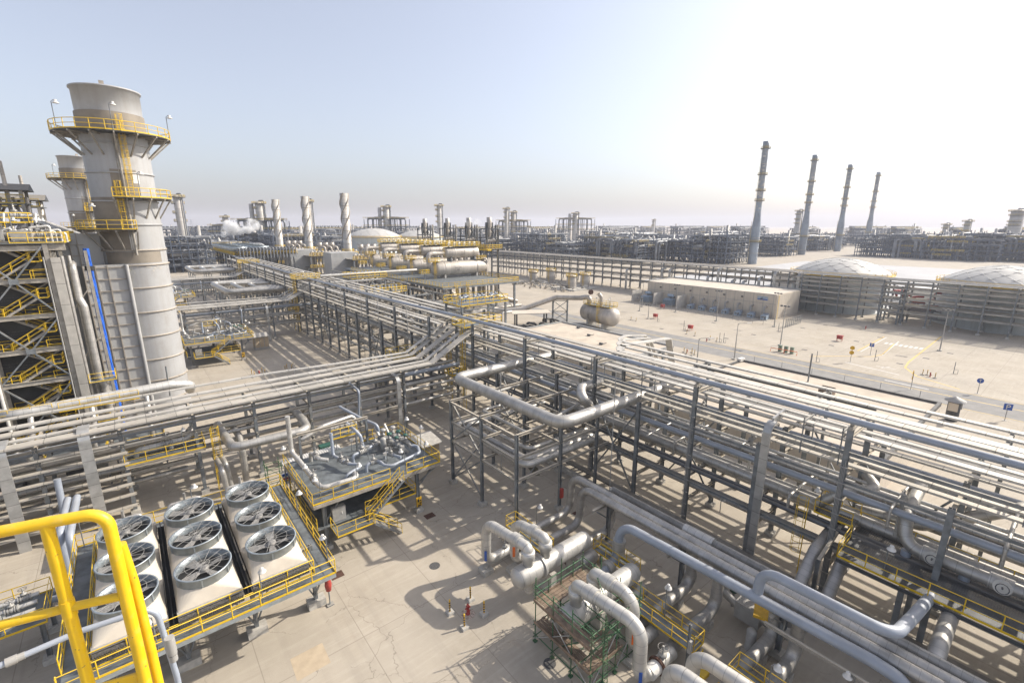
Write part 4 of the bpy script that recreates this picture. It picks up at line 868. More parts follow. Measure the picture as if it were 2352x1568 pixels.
pipe([(21.8, 92.4, 0), (21.8, 92.4, 2.6)], .06, WHITE, 'thin white post on the yard beyond the left cable rack', 8, 0, 'post', name='post')
for x, y, r in ((17.8, 18.1, .42),) : one(MB().cyl((x, y, 0), r, .02, 20), 'manhole_cover', CAST, 'round iron manhole cover in front of the scaffold', 'manhole cover')
one(MB().cyl((*at(*(900*.5742+1927*.25, (1700+1290*.43537)*.57422))[:2], 0), .45, .02, 20), 'manhole_cover', CAST, 'round iron manhole cover in the open yard left of the loop shadow', 'manhole cover')
for i, (px, py) in enumerate(((774, 1320), (987, 1184), (1321, 1178), (1304, 1293))):
    p = at(px, py); one(MB().box((p.x, p.y, .008), (1.0 if i < 2 else .5, .8 if i < 2 else .4, .016)), 'drain_cover', RUST, f'rusty square drain cover, {NTH[i]} from the left in the near yard', 'drain cover')
structure(MB().poly([(p.x, p.y, .004) for p in (at(666, 1513), at(740, 1475), at(760, 1520), at(683, 1564))]), 'concrete_patch', PATCH)
p = [at(*q) for q in ((1203, 1046), (1216, 1052), (1222, 1065), (1236, 1075), (1240, 1091), (1226, 1092), (1218, 1080), (1208, 1070), (1200, 1056))]
structure(MB().poly([(q.x, q.y, .004) for q in p[::-1]]), 'damp_patch', STAIN)
pipe([(32.4, 25.4, 0), (32.4, 25.4, 1.15)], .09, RED, 'short red standpipe beside the low pipe bank', 8, 0, 'standpipe', name='standpipe')
# ================================================================== left cable rack (runs along X)
def rack_x(label, rows, xs, top, levels, oy=0.0, w=.32, longs=()):
    t = thing('pipe_rack', label, 'pipe rack', ((xs[0] + xs[-1]) / 2, sum(rows) / len(rows) + oy, 0))
    for x in xs:
        for y in rows: frame_col(t, x, y + oy, 0, top, w, side=(0, 1, 0))
        b = MB()
        for z in levels: b.hbeam((x, rows[0] + oy - .3, z), (x, rows[-1] + oy + .4, z), .2, .26)
        b.build('cross_beams', BEAM, t)
    for y in rows:
        for z in longs: MB().hbeam((xs[0], y + oy, z), (xs[-1], y + oy, z), .18, .24).build('side_beam', BEAM, t)
    return t
XL = [-26.3, -20.4, -14.6, -8.7, -2.85, 3.1, 8.7, 14.6, 20.6, 26.8]
for oy, nm in ((0, 'near'), (72, 'middle'), (144, 'farthest')):
    LR = f'{nm} cable rack left of the main rack'
    xs = XL if oy == 0 else [8.7, 14.6, 20.6, 26.8] if oy == 72 else [14.6, 20.6, 26.8]
    t = rack_x(f'grey steel {LR}', [56.4, 62.2], xs, 8.85, [3.1, 5.3, 7.2, 8.6], oy, longs=(8.5, 7.1, 4.2))
    x0 = xs[0] - 3
    def dog(y, z, yoff=0): return [(x0, y, z), (30.6, y, z), (37.4, y + 1.0, z + 3.1), (39.5, y + 1.2, z + 3.2)]
    for y, z, wd, m, lab in ((55.7, 9.55, 1.1, TRAY, 'nearest broad covered tray'), (57.4, 9.5, .55, TRAYW, 'second covered tray'), (59.4, 9.55, 1.0, TRAY, 'third broad covered tray'), (61.6, 9.5, .8, TRAYW, 'farthest covered tray')):
        tray(dog(y + oy, z), wd, .16, m, f'{lab} on top of the {LR}')
    tray([(x0, 63.4 + oy, 9.9), (12, 63.4 + oy, 9.9), (20, 62.4 + oy, 9.9), (30, 61.9 + oy, 9.9), (37, 63 + oy, 13)], .5, .14, TRAYW, f'outermost kinked tray of the {LR}')
    for y, z, r, m, lab in ((58.6, 7.65, .30, BLUEP, 'blue grey pipe under the trays'), (60.4, 7.7, .26, ALU, 'silver pipe under the trays'), (57.6, 5.7, .2, ALU, 'thin silver pipe on the middle tier'),
                            (59.6, 5.75, .34, ALU, 'thick silver pipe on the middle tier'), (61.2, 5.6, .2, DARKP, 'dark pipe on the middle tier'), (58.3, 3.4, .25, ALU, 'silver pipe on the lowest tier'), (60.6, 3.5, .3, ALU, 'fat silver pipe on the lowest tier')):
        pipe([(x0, y + oy, z), (37, y + oy, z)], r, m, f'{lab} of the {LR}'.replace('on the middle tier of', 'mid tier,').replace('on the lowest tier of', 'lowest tier,'), bend=0)
    t = thing('riser_duct', f'narrow silver cable riser dropping from the {LR}', 'cable riser', (25, 55.3 + oy, 0))
    P = fillet([(25.4, 55.0 + oy, 0), (25.4, 55.0 + oy, 8.6), (25.4, 57 + oy, 8.9)], .7, 6); mb = MB()
    for a, b in zip(P, P[1:]): mb.beam(a, b + (b - a).normalized() * .02, .5, .14, (0, 1, .01))
    mb.build('cover', DUCT, t)
    pipe([(19.5, 54.0 + oy, 5.4), (19.6, 53.6 + oy, 8.6), (19.7, 57 + oy, 8.7)], .13, BLUEP, f'thin pipe standing up beside the {LR}', 10, .5)
# tiers of side trays at the left end of the near rack
for k, z in enumerate((1.1, 2.3, 3.4, 4.5, 5.6, 6.7, 7.8)):
    tray([(-30, 55.9, z), (-2.6, 55.9, z)], .5, .12, TRAY, f'side cable tray, {NTH[k]} from the ground at the left end of the near cable rack')
    m = MB().hbeam((-30, 56.3, z - .2), (-2.5, 56.3, z - .2), .16, .22)
    one(m, 'side_rail', BEAM, f'pale steel rail under side tray {NTH[k]} from the ground, near cable rack', 'beam')
for i, (z, y) in enumerate(((6.4, 58.3), (4.1, 58.6), (2.4, 58.5), (5.2, 60.2))): pipe([(-28, y, z), (2, y, z)], .28, ALU, f'silver pipe behind the left side trays of the near cable rack, {["highest", "third highest", "lowest", "second highest"][i]}', bend=0)
for i, (x, wd, lab) in enumerate(((-5.3, .85, 'broad silver cable riser dropping from the near cable rack behind the fans'), (-10.6, .8, 'broad silver cable riser dropping from the near cable rack at the left edge'))):
    t = thing('riser_duct', lab, 'cable riser', (x, 55, 0)); P = fillet([(x, 55.15, 0), (x, 55.15, 9.75), (x, 57.2, 9.75)], .9, 8); mb = MB()
    for a, b in zip(P, P[1:]): mb.beam(a, b + (b - a).normalized() * .02, wd, .2, (0, 1, .01))
    mb.build('cover', DUCT, t)
    if i == 0: 
        for xx in (-7.7, ): pipe([(xx, 50, .9), (xx, 54.6, .9), (xx + .1, 55.2, 6)], .26, BLUEP, 'blue grey pipe rising at the left end of the near cable rack', 12, .8)
t = thing('rack_platform', 'yellow railed platform with valves hung on the near cable rack', 'platform', (.3, 56, 5.3))
MB().box((.4, 57.0, 5.3), (6.6, 2.2, .05)).build('deck', GRATE, t)
MB().rail([(-2.9, 58.1, 5.3), (-2.9, 55.9, 5.3), (3.7, 55.9, 5.3), (3.7, 58.1, 5.3), (-2.9, 58.1, 5.3)]).build('handrail', YEL, t)
MB().hbeam((-2.9, 55.9, 5.1), (3.7, 55.9, 5.1), .14, .26).hbeam((-2.9, 58.1, 5.1), (3.7, 58.1, 5.1), .14, .26).build('edge_beam', BEAM, t)
ladder(t, (4.35, 56.0), .2, 6.3, (1, -.3))
t = thing('valve_pipe', 'white lagged pipe with a valve on the rack platform', 'pipe', (0, 57, 5.3)); MB().tube([(-2.0, 57.6, 5.4), (-1.9, 57.4, 6.1), (2.4, 57.6, 6.1), (2.8, 57.8, 6.6), (2.8, 59, 6.6)], .26, 12, bend=.4).tube([(.9, 57.5, 5.4), (.9, 57.5, 6.1)], .24, 10).build('pipe', ALUB, t)
b, w_ = MB(), MB(); valve(b, w_, (.6, 57.5, 6.1), (1, 0, 0), 1.4); o = b.build('valve_body', GREY, t); w_.build('handwheel', DARKP, o)
lamp(1.9, 55.9, 5.3, 2.4, 'white shaded lamp on the platform hung on the near cable rack', 1)
pipe([(5.5, 60.5, 5.75), (5.6, 57.0, 5.75), (5.8, 52.8, 5.75), (13.2, 52.6, 5.75), (13.4, 55.6, 5.9), (13.5, 60, 5.9)], .46, ALU, 'thick silver pipe looping out in front of the near cable rack', 18, 1.1, kb=8)
pipe([(6.9, 61, 5.2), (7, 57, 5.2), (6.9, 55.4, 4.4), (6.9, 55.4, 0)], .34, ALU, 'silver pipe dropping behind the looping pipe of the near cable rack', 14, .8)
for i, y in enumerate((53.4, 54.3)): pipe([(4.4 + i * .5, 58, 3.6), (4.6 + i * .5, y, 3.6), (4.8 + i * .5, y - .2, 0)], .26, ALU, f'{"front" if i == 0 else "rear"} silver elbow pipe dropping to the ground behind the third fan bay', 12, .7)
for i, (x0, y0) in enumerate(((8.4, 51.5), (14.6, 51.0))):
    t = thing('tube_scaffold', f'small green tube scaffold under the near cable rack, {"left" if i == 0 else "right"} one', 'scaffold', (x0, y0, 0))
    for a in (0, 1.4):
        for b_ in (0, 1.4): MB().tube([(x0 + a, y0 + b_, 0), (x0 + a, y0 + b_, 3.4)], .04, 6).build('standard', GREEN, t)
    m = MB()
    for z in (.5, 1.7, 2.9):
        for a in (0, 1.4): m.tube([(x0 + a, y0 - .2, z), (x0 + a, y0 + 1.6, z)], .035, 6).tube([(x0 - .2, y0 + a, z), (x0 + 1.6, y0 + a, z)], .035, 6)
    m.tube([(x0, y0, .2), (x0 + 1.4, y0, 1.7)], .03, 6).tube([(x0 + 1.4, y0, 1.7), (x0, y0, 3.1)], .03, 6)
    m.build('ledger', GREEN, t)
t = thing('notice_board', 'white notice board with coloured stripes standing under the near cable rack', 'notice board', (9.9, 52, 0)); MB().box((10.3, 51.2, 1.6), (1.3, .08, 1.6)).build('board', WHITE, t); MB().box((10.3, 51.15, 1.5), (1.2, .03, .2)).build('red_stripe', RED, t); MB().box((10.3, 51.15, 1.25), (1.2, .03, .2)).build('yellow_stripe', YELS, t); MB().box((10.3, 51.15, 1.95), (1.2, .03, .3)).build('blue_stripe', BLUES, t)
for x in (9.8, 10.8): MB().box((x, 51.25, .45), (.08, .08, .9)).build('leg', STEEL, t)
t = thing('green_cabinet', 'tall dark green cabinet behind the looping pipe', 'cabinet', (15, 52, 0)); MB().box((15.2, 53.5, 1.5), (1.6, .9, 3.0)).build('body', GREENB, t); MB().box((15.2, 53.03, 1.5), (.7, .03, 2.7)).build('door', GREEN, t)
# left small platform and pipes beside the fans
t = thing('valve_skid', 'small yellow railed valve stand at the left edge beside the air cooler', 'valve platform', (-8.6, 40, 0))
MB().box((-10.4, 40.6, 3.0), (6.0, 3.6, .05)).build('deck', GRATE, t); MB().rail([(-13, 38.8, 3), (-7.4, 38.8, 3), (-7.4, 42.4, 3), (-13, 42.4, 3)]).build('handrail', YEL, t)
for x, y in ((-7.7, 39.0), (-7.7, 42.2), (-12, 39)): frame_col(t, x, y, 0, 2.95, .26)
m = MB()
for i in range(3): m.tube([(-13, 39.6 + i * .9, 3.7), (-7.9, 39.6 + i * .9, 3.7)], .15, 10)
m.build('valve_pipework', ALUB, t)
for i in range(3):
    b, w_ = MB(), MB(); valve(b, w_, (-9.6 + .5 * i, 39.6 + .9 * i, 3.7), (1, 0, 0), .9); o = b.build('valve_body', GREY, t); w_.build('handwheel', DARKP, o)
for i in range(2): pipe([(-6.9 + i * .6, 52.5, 5), (-7.0 + i * .6, 46.6 - i, 5), (-7.0 + i * .6, 46.2 - i, 1.6), (-7.6 + i * .5, 45.5 - i, 1.0), (-12, 45.5 - i, 1.0)], .27, BLUEP, f'{"left" if i == 0 else "right"} pale grey pipe bending down behind the left fan bay', 12, .7)
# ================================================================== heat recovery boiler with stair tower at the left
t = thing('boiler_block', 'dark boiler block behind a braced steel stair tower at the left edge', 'boiler', (-24, 84, 0))
MB().box((-24, 90.2, 12.6), (34, 26, 25.2)).build('casing', HULL, t)
ZL_ = [3.0, 6.6, 10.3, 14.0, 17.9, 21.9, 26.0]; YF = 75.0; XA, XB = -12.9, -6.7
for x in (XA, XB, -20, -27):
    for y in (YF, YF + 2.2): MB().hbeam((x, y, 0), (x, y, 26), .42, .42).build('column', BEAM, t)
for k, z in enumerate(ZL_):
    MB().hbeam((-30, YF, z), (XB, YF, z), .26, .5).build('floor_beam', BEAM, t)
    if k < 6: MB().box((-9.8, YF + 1.2, z), (6.2, 1.9, .06)).build('landing', GRATE, t); MB().rail([(XA + .2, YF + .1, z), (XA + 1.7, YF + .1, z)], 1.1, 1).build('landing_handrail', YEL, t); MB().rail([(XB - 1.7, YF + .1, z), (XB - .2, YF + .1, z), (XB - .2, YF + 2, z)], 1.1, 1).build('landing_handrail', YEL, t); MB().rail([(XA + .4, YF + 2.1, z), (XB - .3, YF + 2.1, z)], 1.1, 1.4).build('landing_handrail', YEL, t)
    if 0 < k: 
        z0 = ZL_[k - 1]; h = (z - z0) / 2
        stair(t, (-11.3, YF + .55, z0), (-8.3, YF + .55, z0 + h), (0, 1, 0), .8, m=BEAM); stair(t, (-8.3, YF + 1.55, z0 + h), (-11.3, YF + 1.55, z), (0, 1, 0), .8, m=BEAM)
        MB().box((-7.9, YF + 1.1, z0 + h), (1.0, 1.8, .06)).build('half_landing', GRATE, t); MB().rail([(-8.2, YF + .1, z0 + h), (-7.4, YF + .1, z0 + h), (-7.4, YF + 2, z0 + h)], 1.1, 1).build('landing_handrail', YEL, t)
for a, b in ((0, 2), (2, 4), (4, 6)):
    xm = (XA + XB) / 2; za, zb, zc = ZL_[a], ZL_[a + 1], ZL_[b]
    m = MB()
    for p in ((XA, za), (XB, za), (XA, zc), (XB, zc)): m.beam((p[0], YF - .1, p[1]), (xm, YF - .1, zb), .15, .15)
    m.box((xm, YF - .2, zb), (.8, .05, .6)); m.build('cross_brace', STEEL, t)
    m = MB()
    for p in ((-20, za), (XA, za), (-20, zc), (XA, zc)): m.beam((p[0], YF - .1, p[1]), ((-20 + XA) / 2, YF - .1, zb), .15, .15)
    m.build('cross_brace', STEEL, t)
q = random.Random(31)
for k in range(7): x = -13.4 + q.random() * 6.4; MB().tube([(x, YF + 2.5, 0), (x, YF + 2.5, 24)], .06 + .1 * q.random(), 7).build('wall_pipe', BEAM if k % 2 else ALU, t)
for k in range(5): MB().tube([(XB + .3 + .11 * k, YF - .15, .5), (XB + .3 + .11 * k, YF - .15, 25)], .035, 5).build('conduit', BEAM, t)
for k in range(6):
    zz = ZL_[k] + 1.9; MB().hbeam((-30, YF + 2.3, zz), (XB, YF + 2.3, zz), .2, .34).build('girt', BEAM, t)
    MB().beam((XA + .3, YF + 2.0, ZL_[k]), (XB, YF + 2.0, ZL_[k + 1]), .16, .16).build('brace', BEAM, t)
    MB().rail([(-19.6, YF + .1, ZL_[k]), (XA - .3, YF + .1, ZL_[k])], 1.1, 1.4).build('landing_handrail', YEL, t); stair(t, (-19, YF + .7, ZL_[k]), (-14.6, YF + .7, ZL_[k + 1]), (0, 1, 0), .8, m=BEAM)
z = 26.0
MB().box((-23, YF + 8.5, z), (36, 17.6, .08)).build('roof_deck', GRATE, t); MB().hbeam((-40, YF, z - .45), (-5.0, YF, z - .45), .3, .7).build('edge_beam', BEAM, t)
MB().rail([(-40, YF - .1, z), (-10.3, YF - .1, z)], 1.15, 1.5, r=.04).build('handrail', YEL, t)
MB().rail([(-9.4, YF - .1, z), (-5.0, YF - .1, z), (-5.0, YF + 17, z)], 1.15, 1.5, r=.04).build('handrail', YEL, t)
MB().box((-23, YF + 4.6, z + 2.2), (32, 3.2, .06)).build('upper_walkway', GRATE, t); MB().rail([(-40, YF + 3, z + 2.2), (-7.8, YF + 3, z + 2.2), (-7.8, YF + 6, z + 2.2)], 1.1, 1.5, r=.04).build('upper_handrail', YEL, t); MB().rail([(-40, YF + 6.2, z + 2.2), (-7.8, YF + 6.2, z + 2.2)], 1.1, 1.5, r=.04).build('upper_handrail', YEL, t)
for x in (-36, -30, -24, -18, -12, -8): MB().box((x, YF + 4.6, z + 1.1), (.2, .2, 2.2)).build('prop', STEEL, t)
ladder(t, (-10, YF + 2.6), z, z + 2.2, (0, -1), False)
for i, (x, y) in enumerate(((-18, YF + 1.6), (-9.6, YF + 1.6), (-22, YF + 9))):
    tt = thing('steam_drum', f'lagged horizontal drum on the boiler roof, {NTH[i]} from the front', 'drum', (x, y, z)); MB().drum((x - 4, y, z + .8), (x + 2.6, y, z + .8), .55, .4, 18).build('shell', VESS, tt); MB().box((x - 2, y, z + .15), (.3, .8, .3)).box((x + 1, y, z + .15), (.3, .8, .3)).build('saddle', STEEL, tt)
for i in range(4):
    x = -17 + 3.1 * i; tt = thing('roof_manifold', f'cluster of small roof pipes and valves on the boiler block, {NTH[i]} from the left', 'pipework', (x, YF + 1.2, z)); m = MB()
    for j in range(4): m.tube([(x + .5 * j, YF + .9 + .3 * j, z), (x + .5 * j, YF + .9 + .3 * j, z + .7 + q.random()), (x + 1.6 + .4 * j, YF + 1.2 + .3 * j, z + .9 + q.random()), (x + 1.6 + .4 * j, YF + 1.2 + .3 * j, z)], .08 + .07 * q.random(), 8, bend=.2)
    m.build('pipework', ALUB, tt); b, w_ = MB(), MB(); valve(b, w_, (x + .9, YF + 1.2, z + .9), (1, 0, 0), 1.1); o = b.build('valve_body', GREY, tt); w_.build('handwheel', DARKP, o)
for i in range(5):
    x = -19 + i * 2.6; pipe([(x, YF + 2.4, z), (x, YF + 2.4, z + .7), (x + 1.2, YF + 2.6, z + .7), (x + 1.3, YF + 4.5, z + 3.2)], .16, ALU, f'silver roof pipe on the boiler block, {NTH[i]} from the left', 10, .3)
for i in range(3):
    tt = thing('valve_pipe', f'roof pipe with a handwheel valve on the boiler block, {NTH[i]} from the left', 'pipe', (-18 + 4 * i, YF + 4.6, z + 2.2)); MB().tube([(-20 + 4 * i, YF + 4.6, z + 3), (-15 + 4 * i, YF + 4.6, z + 3)], .2, 10).build('pipe', ALUB, tt); b, w_ = MB(), MB(); valve(b, w_, (-17 + 4 * i, YF + 4.6, z + 3), (1, 0, 0), 1.5); o = b.build('valve_body', ALU, tt); w_.build('handwheel', DARKP, o)
pipe([(-24, YF + 1.2, z + 7), (-15.5, YF + 1.6, z + 3.4), (-13.8, YF + 1.6, z + 1.0), (-13.8, YF + 1.6, z)], .42, ALU, 'fat silver pipe slanting down on the boiler roof at the left edge', 14, 1.4)
for i in range(2): one(MB().box((-10.6 + 2.2 * i, YF + .4, z + .85), (1.7, .3, 1.1)), 'grey_cabinet', GREY, f'{"left" if i == 0 else "right"} grey panel on the boiler roof edge', 'panel')
for x, y, zz in ((-14.4, YF, z), (-9.0, YF + .5, z), (-7.0, YF, z), (-6.9, YF + 1.5, z), (-12.6, YF + 3, z + 2.2), (-18, YF + 3, z + 2.2), (-6.9, YF + 9, z), (-11, YF + 6.2, z + 2.2)): lamp(x, y, zz, 2.6, 'white shaded lamp on the boiler roof railing', random.random() * 6)
for i, (px_, py_, y0, wd) in enumerate(((72, 440, 92, 9.4), (108, 462, 106, 9.5))):
    pq = xz(px_, py_, y0); xc, zr = pq.x - wd, pq.z
    tt = thing('vent_canopy', f'dark pitched canopy on posts over steam vents, {"nearer" if i == 0 else "farther"} one on the boiler', 'canopy', (xc, y0, 26))
    MB().hexa([V((xc - wd, y0 - 3, zr)), V((xc + wd, y0 - 3, zr)), V((xc + wd, y0 + 3, zr)), V((xc - wd, y0 + 3, zr)), V((xc - wd, y0 - .2, zr + .9)), V((xc + wd, y0 - .2, zr + .9)), V((xc + wd, y0 + .2, zr + .9)), V((xc - wd, y0 + .2, zr + .9))]).build('roof', STEELD, tt)
    for x in (xc - 8.6, xc - 3, xc + 3, xc + 8.6):
        for y in (y0 - 2.6, y0 + 2.6): MB().hbeam((x, y, 26), (x, y, zr), .35, .35).build('post', BEAM, tt)
    MB().box((xc, y0, 30.6), (2 * wd - .8, 5.6, .12)).build('floor', GRATE, tt); MB().rail([(xc - 8.8, y0 - 2.8, 30.65), (xc + 8.8, y0 - 2.8, 30.65)], 1.1, 1.6, r=.045).build('handrail', FARY, tt)
    m = MB(); q = random.Random(i)
    for j in range(14):
        x = xc - 8 + j * 1.2; zb = 26.5 + q.random() * 2; m.tube([(x, y0 - 2, 26), (x, y0 - 2 + q.random(), zb + 1), (x + q.random() * 2, y0, zb + 1.2), (x + 1, y0 + 1, 31.5)], .12 + .2 * q.random(), 8, bend=.4)
    m.build('vent_pipework', VESS, tt)
    for j, x in enumerate((xc + 1.2,)):
        v = MB().lathe((x, y0, 28.6), [(.55, 0), (.75, .4), (.75, 4), (.5, 4.6), (.5, zr - 28.6 + .9), (.9, zr - 28.6 + 1.1), (1.0, zr - 28.6 + 1.6)], 16, cap=False).build('vent_silencer', VESS, tt)
        MB().lathe((x - .3, y0, zr + 2.4), [(1.1, 0), (1.6, .2), (1.6, 1.3), (1.5, 1.3), (1.0, .1)], 18, cap=False).build('vent_head', ALUB, v)
    MB().tube([(xc + 7.2, y0 - 1, 28), (xc + 7.2, y0 - 1, zr + 3.6)], [.26, .2], 12).build('vent_pipe', VESS, tt)
    MB().tube([(xc + 7.6, y0 - 2.6, zr - 2.6), (xc + 12.8, y0 - 3.4, 26.4)], .34, 10).build('slanting_pipe', ALU, tt)
t = thing('riser_duct', 'broad pale vertical cable riser beside the boiler stair tower', 'cable riser', (-6.6, 74.6, 0)); MB().box((-6.05, 74.7, 12.2), (.8, .3, 24.4)).build('cover', TRAY, t)
pr = random.Random(5)
for i, (x, y, r, m, lab) in enumerate(((-7.0, 74.4, .07, GREY, 'thin conduit bundle pipe left of the riser'), (-5.6, 75.6, .22, ALU, 'silver pipe right of the pale riser'), (-5.0, 76.4, .16, ALUB, 'slim bright pipe right of the pale riser'), (-14.4, 73.8, .5, ALU, 'fat silver pipe standing at the far left of the stair tower'), (-12.9, 74.2, .16, WHITE, 'white downpipe in front of the stair tower'))):
    pipe([(x, y, 0), (x, y, 24.5 if r < .4 else 18)], r, m, lab, 12, 0)
t = thing('steam_riser', 'stepped silver steam riser with bulging bends beside the blue hose', 'pipe', (-4.4, 76, 0)); MB().tube([(-4.9, 77.5, 23.5), (-4.9, 76.2, 23.3), (-4.9, 76.1, 19.5), (-4.6, 76.0, 18.5), (-4.6, 76, 9.4), (-4.3, 76, 8.4), (-4.3, 76, 4.8), (-4.2, 76, 0)], .40, 16, bend=.6).build('pipe', ALU, t); MB().tube([(-4.3, 76, 6.0), (-4.3, 76, 7.6)], .56, 16).build('sleeve', ALUB, t)
for z in (4.2, 9.3): MB().box((-4.2, 75.6, z), (2.6, 1.8, .05)).build('platform', GRATE, t); MB().rail([(-5.5, 74.8, z), (-3.0, 74.8, z), (-3.0, 76.4, z)], 1.1, 1.2).build('handrail', YEL, t)
for x in (-5.7, -3.5): MB().hbeam((x, 76.9, 0), (x, 76.9, 25), .3, .3).build('column', BEAM, t)
m = MB()
for z in (6, 12, 18): m.beam((-5.7, 76.8, z), (-3.5, 76.8, z + 3), .12, .12)
m.build('brace', BEAM, t)
t = thing('blue_hose', 'twisted bright blue hose bundle hanging beside the stack duct', 'hose', (-3.4, 78.5, 0)); m = MB()
for s in range(5):
    P = []
    for i in range(90): z = 25.2 - i * .28; a = i * .16 + s * 1.2566; P.append((-3.45 + .17 * math.cos(a), 78 + .17 * math.sin(a), z))
    m.tube(P, .15, 7)
m.build('twisted_sheet', BLUE, t); MB().tube([(-3.45, 78, 22.6), (-3.45, 78, 23.1)], .48, 14).build('black_tie', BLACK, t)
# grid panelled duct
t = thing('stack_duct', 'tall grey duct wall with a grid of stiffener ribs beside the big stack', 'duct', (-2, 84, 0))
MB().box((-2.1, 85.6, 11.4), (4.6, 6, 22.8)).build('casing', CLADG, t); MB().box((-4.2, 88, 13.6), (5, 5, 26.5)).build('upper_casing', CLADG, t)
m = MB()
for i in range(15): m.box((-2.2, 82.52, .8 + i * 1.55), (4.4, .14, .12))
for x in (-4.3, -3.1, -1.9): m.box((x, 82.50, 11.4), (.12, .16, 22.8))
for i in range(3): m.box((-5.2, 85.43, 22.6 + i * 1.4), (2.6, .12, .1))
for x in (-6.2, -5.3, -4.5): m.box((x, 85.42, 24.4), (.1, .14, 5))
m.build('stiffener_ribs', RIBM, t)
m = MB().tube([(.1, 82.45, 0), (.1, 82.45, 22.8)], .24, 12); m.build('corner_pipe', CLADG, t)
# ================================================================== the big stack
def stack():
    c = (1.35, 86.4, 0); t = thing('exhaust_stack', 'tall pale grey exhaust stack with yellow railed platforms in the foreground', 'stack', c); RS = 3.6
    MB().lathe(c, [(RS, 0), (RS, 39.7)], 48, cap=False).build('lower_shell', STACK, t)
    MB().lathe(c, [(RS + .06, 39.7), (RS + .06, 42.0)], 48, cap=False).build('brown_band', STACKB, t)
    MB().lathe(c, [(RS - .08, 41.9), (RS - .04, 44.8), (RS + .14, 44.82), (RS + .14, 45.0), (RS - .3, 45.0), (RS - .35, 41)], 48, cap=False).build('crown', STACK, t)
    for z in (3.2, 6.2, 9.3, 12.7, 16.1, 19.5, 22.6, 24.6, 28.0, 31.0, 34.6, 38.2):
        MB().lathe(c, [(RS, z - .1), (RS + .16, z - .08), (RS + .16, z + .08), (RS, z + .1)], 48, cap=False).build('stiffener_ring', RIBM if z < 25 else STACK, t)
    MB().lathe((c[0], c[1], 47.4), [(.02, 0), (.3, .1), (.3, .5), (.02, .6)], 10).build('lifting_lug', RIBM, t) if False else MB().box((c[0] - .3, c[1] - 3.4, 45.2), (.5, .2, .5)).build('lifting_lug', RIBM, t)
    def plat(z, r1, a0, a1, posts=True):
        MB().sector(c, RS + .05, r1, z, .12, a0, a1, 30 if a1 - a0 > 200 else 12).build('platform_deck', STEELD, t)
        n = max(3, round((a1 - a0) / 360 * 2 * math.pi * r1 / 1.5)); P = [V((c[0] + r1 * math.cos(R(a0 + (a1 - a0) * i / n)), c[1] + r1 * math.sin(R(a0 + (a1 - a0) * i / n)), z)) for i in range(n + 1)]
        if a1 - a0 < 350:
            P = [V((c[0] + RS * math.cos(R(a0)), c[1] + RS * math.sin(R(a0)), z))] + P + [V((c[0] + RS * math.cos(R(a1)), c[1] + RS * math.sin(R(a1)), z))]
        MB().rail(P, 1.15, 1.6, r=.045).build('platform_handrail', YEL, t)
        k = max(2, round((a1 - a0) / 22))
        for i in range(k + (0 if a1 - a0 > 350 else 1)):
            a = R(a0 + (a1 - a0) * i / k); d = V((math.cos(a), math.sin(a), 0)); q = V(c)
            b = MB().beam(q + d * (RS - .02) + V((0, 0, z - 2.7)), q + d * (r1 - .2) + V((0, 0, z - .25)), .16, .16).beam(q + d * RS + V((0, 0, z - .22)), q + d * r1 + V((0, 0, z - .22)), .14, .2)
            b.build('bracket', BEAM, t)
    plat(39.4, 6.25, 0, 360); plat(31.5, 5.3, -104, -14); plat(27.4, 5.6, -178, -84)
    for (x, y) in ((c[0] + .75, c[1] - RS - .35),): ladder(t, (x, y), 31.5, 40.6, (0.15, -1))
    ladder(t, (c[0] - .55, c[1] - RS - .35), 27.4, 32.5, (-.1, -1))
    MB().tube([(c[0] + .1, c[1] - RS - .3, 24), (c[0] + .1, c[1] - RS - .3, 38.6), (c[0] + .5, c[1] - RS, 39.0)], .14, 10, bend=.3).tube([(c[0] - .2, c[1] - RS - .2, 24), (c[0] - .2, c[1] - RS - .2, 38.8)], .05, 6).build('conduit', BEAM, t)
    MB().arc(c, RS + .03, 31.4, 35.0, -108, -64).build('weathered_panel', STACKB, t); MB().arc(c, RS + .02, 24.7, 31.5, -170, -96).build('weathered_panel', STACKB, t)
    MB().arc(c, RS + .06, 33.3, 34.6, -72, -60).build('white_plate', WHITE, t); MB().arc(c, RS + .02, 22.9, 24.4, -150, -40).build('weathered_panel', STACKB, t)
    m = MB(); q = random.Random(2)
    for i in range(16): a = -125 + i * 5.2 + q.random() * 2; z = 21.5 + q.random() * .9; m.arc(c, RS + .03, z, z + .12 + q.random() * .25, a, a + 1 + q.random() * 4, 3)
    m.build('paint_patch', STACKF, t)
    for a, z, r in ((-150, 39.4, 6.2), (-90, 39.4, 6.2), (-12, 39.4, 6.2), (-72, 31.5, 5.2), (-135, 27.4, 5.5)):
        b = V((c[0] + r * math.cos(R(a)), c[1] + r * math.sin(R(a)), z)); MB().tube([b, b + V((0, 0, 3.0)), b + V((.25, 0, 3.2))], .045, 6).build('lamp_pole', STEEL, t); MB().lathe(b + V((.4, 0, 2.85)), [(.34, 0), (.3, .1), (.16, .18), (.14, .4), (.01, .42)], 12, cap=False).build('lamp_shade', WHITE, t)
    return t
ST = stack()
t2 = copy_tree(ST, (-6, 173, 0), 'second exhaust stack partly hidden behind the foreground stack', rz=R(14))
pipe([(2.2, 80.8, 4.2), (2.3, 80.8, 8.6)], .1, STEEL, 'short post in front of the big stack base', 8, 0, 'post', name='post')
pipe([(-15, 70, 9.7), (-12, 66.5, 9.6), (-11, 65.2, 9.7), (2.0, 66.5, 9.7), (4.0, 67, 9.2), (4, 69, 8)], .55, ALUB, 'thick pale pipe lying behind the trays of the near cable rack', 16, 1.2)
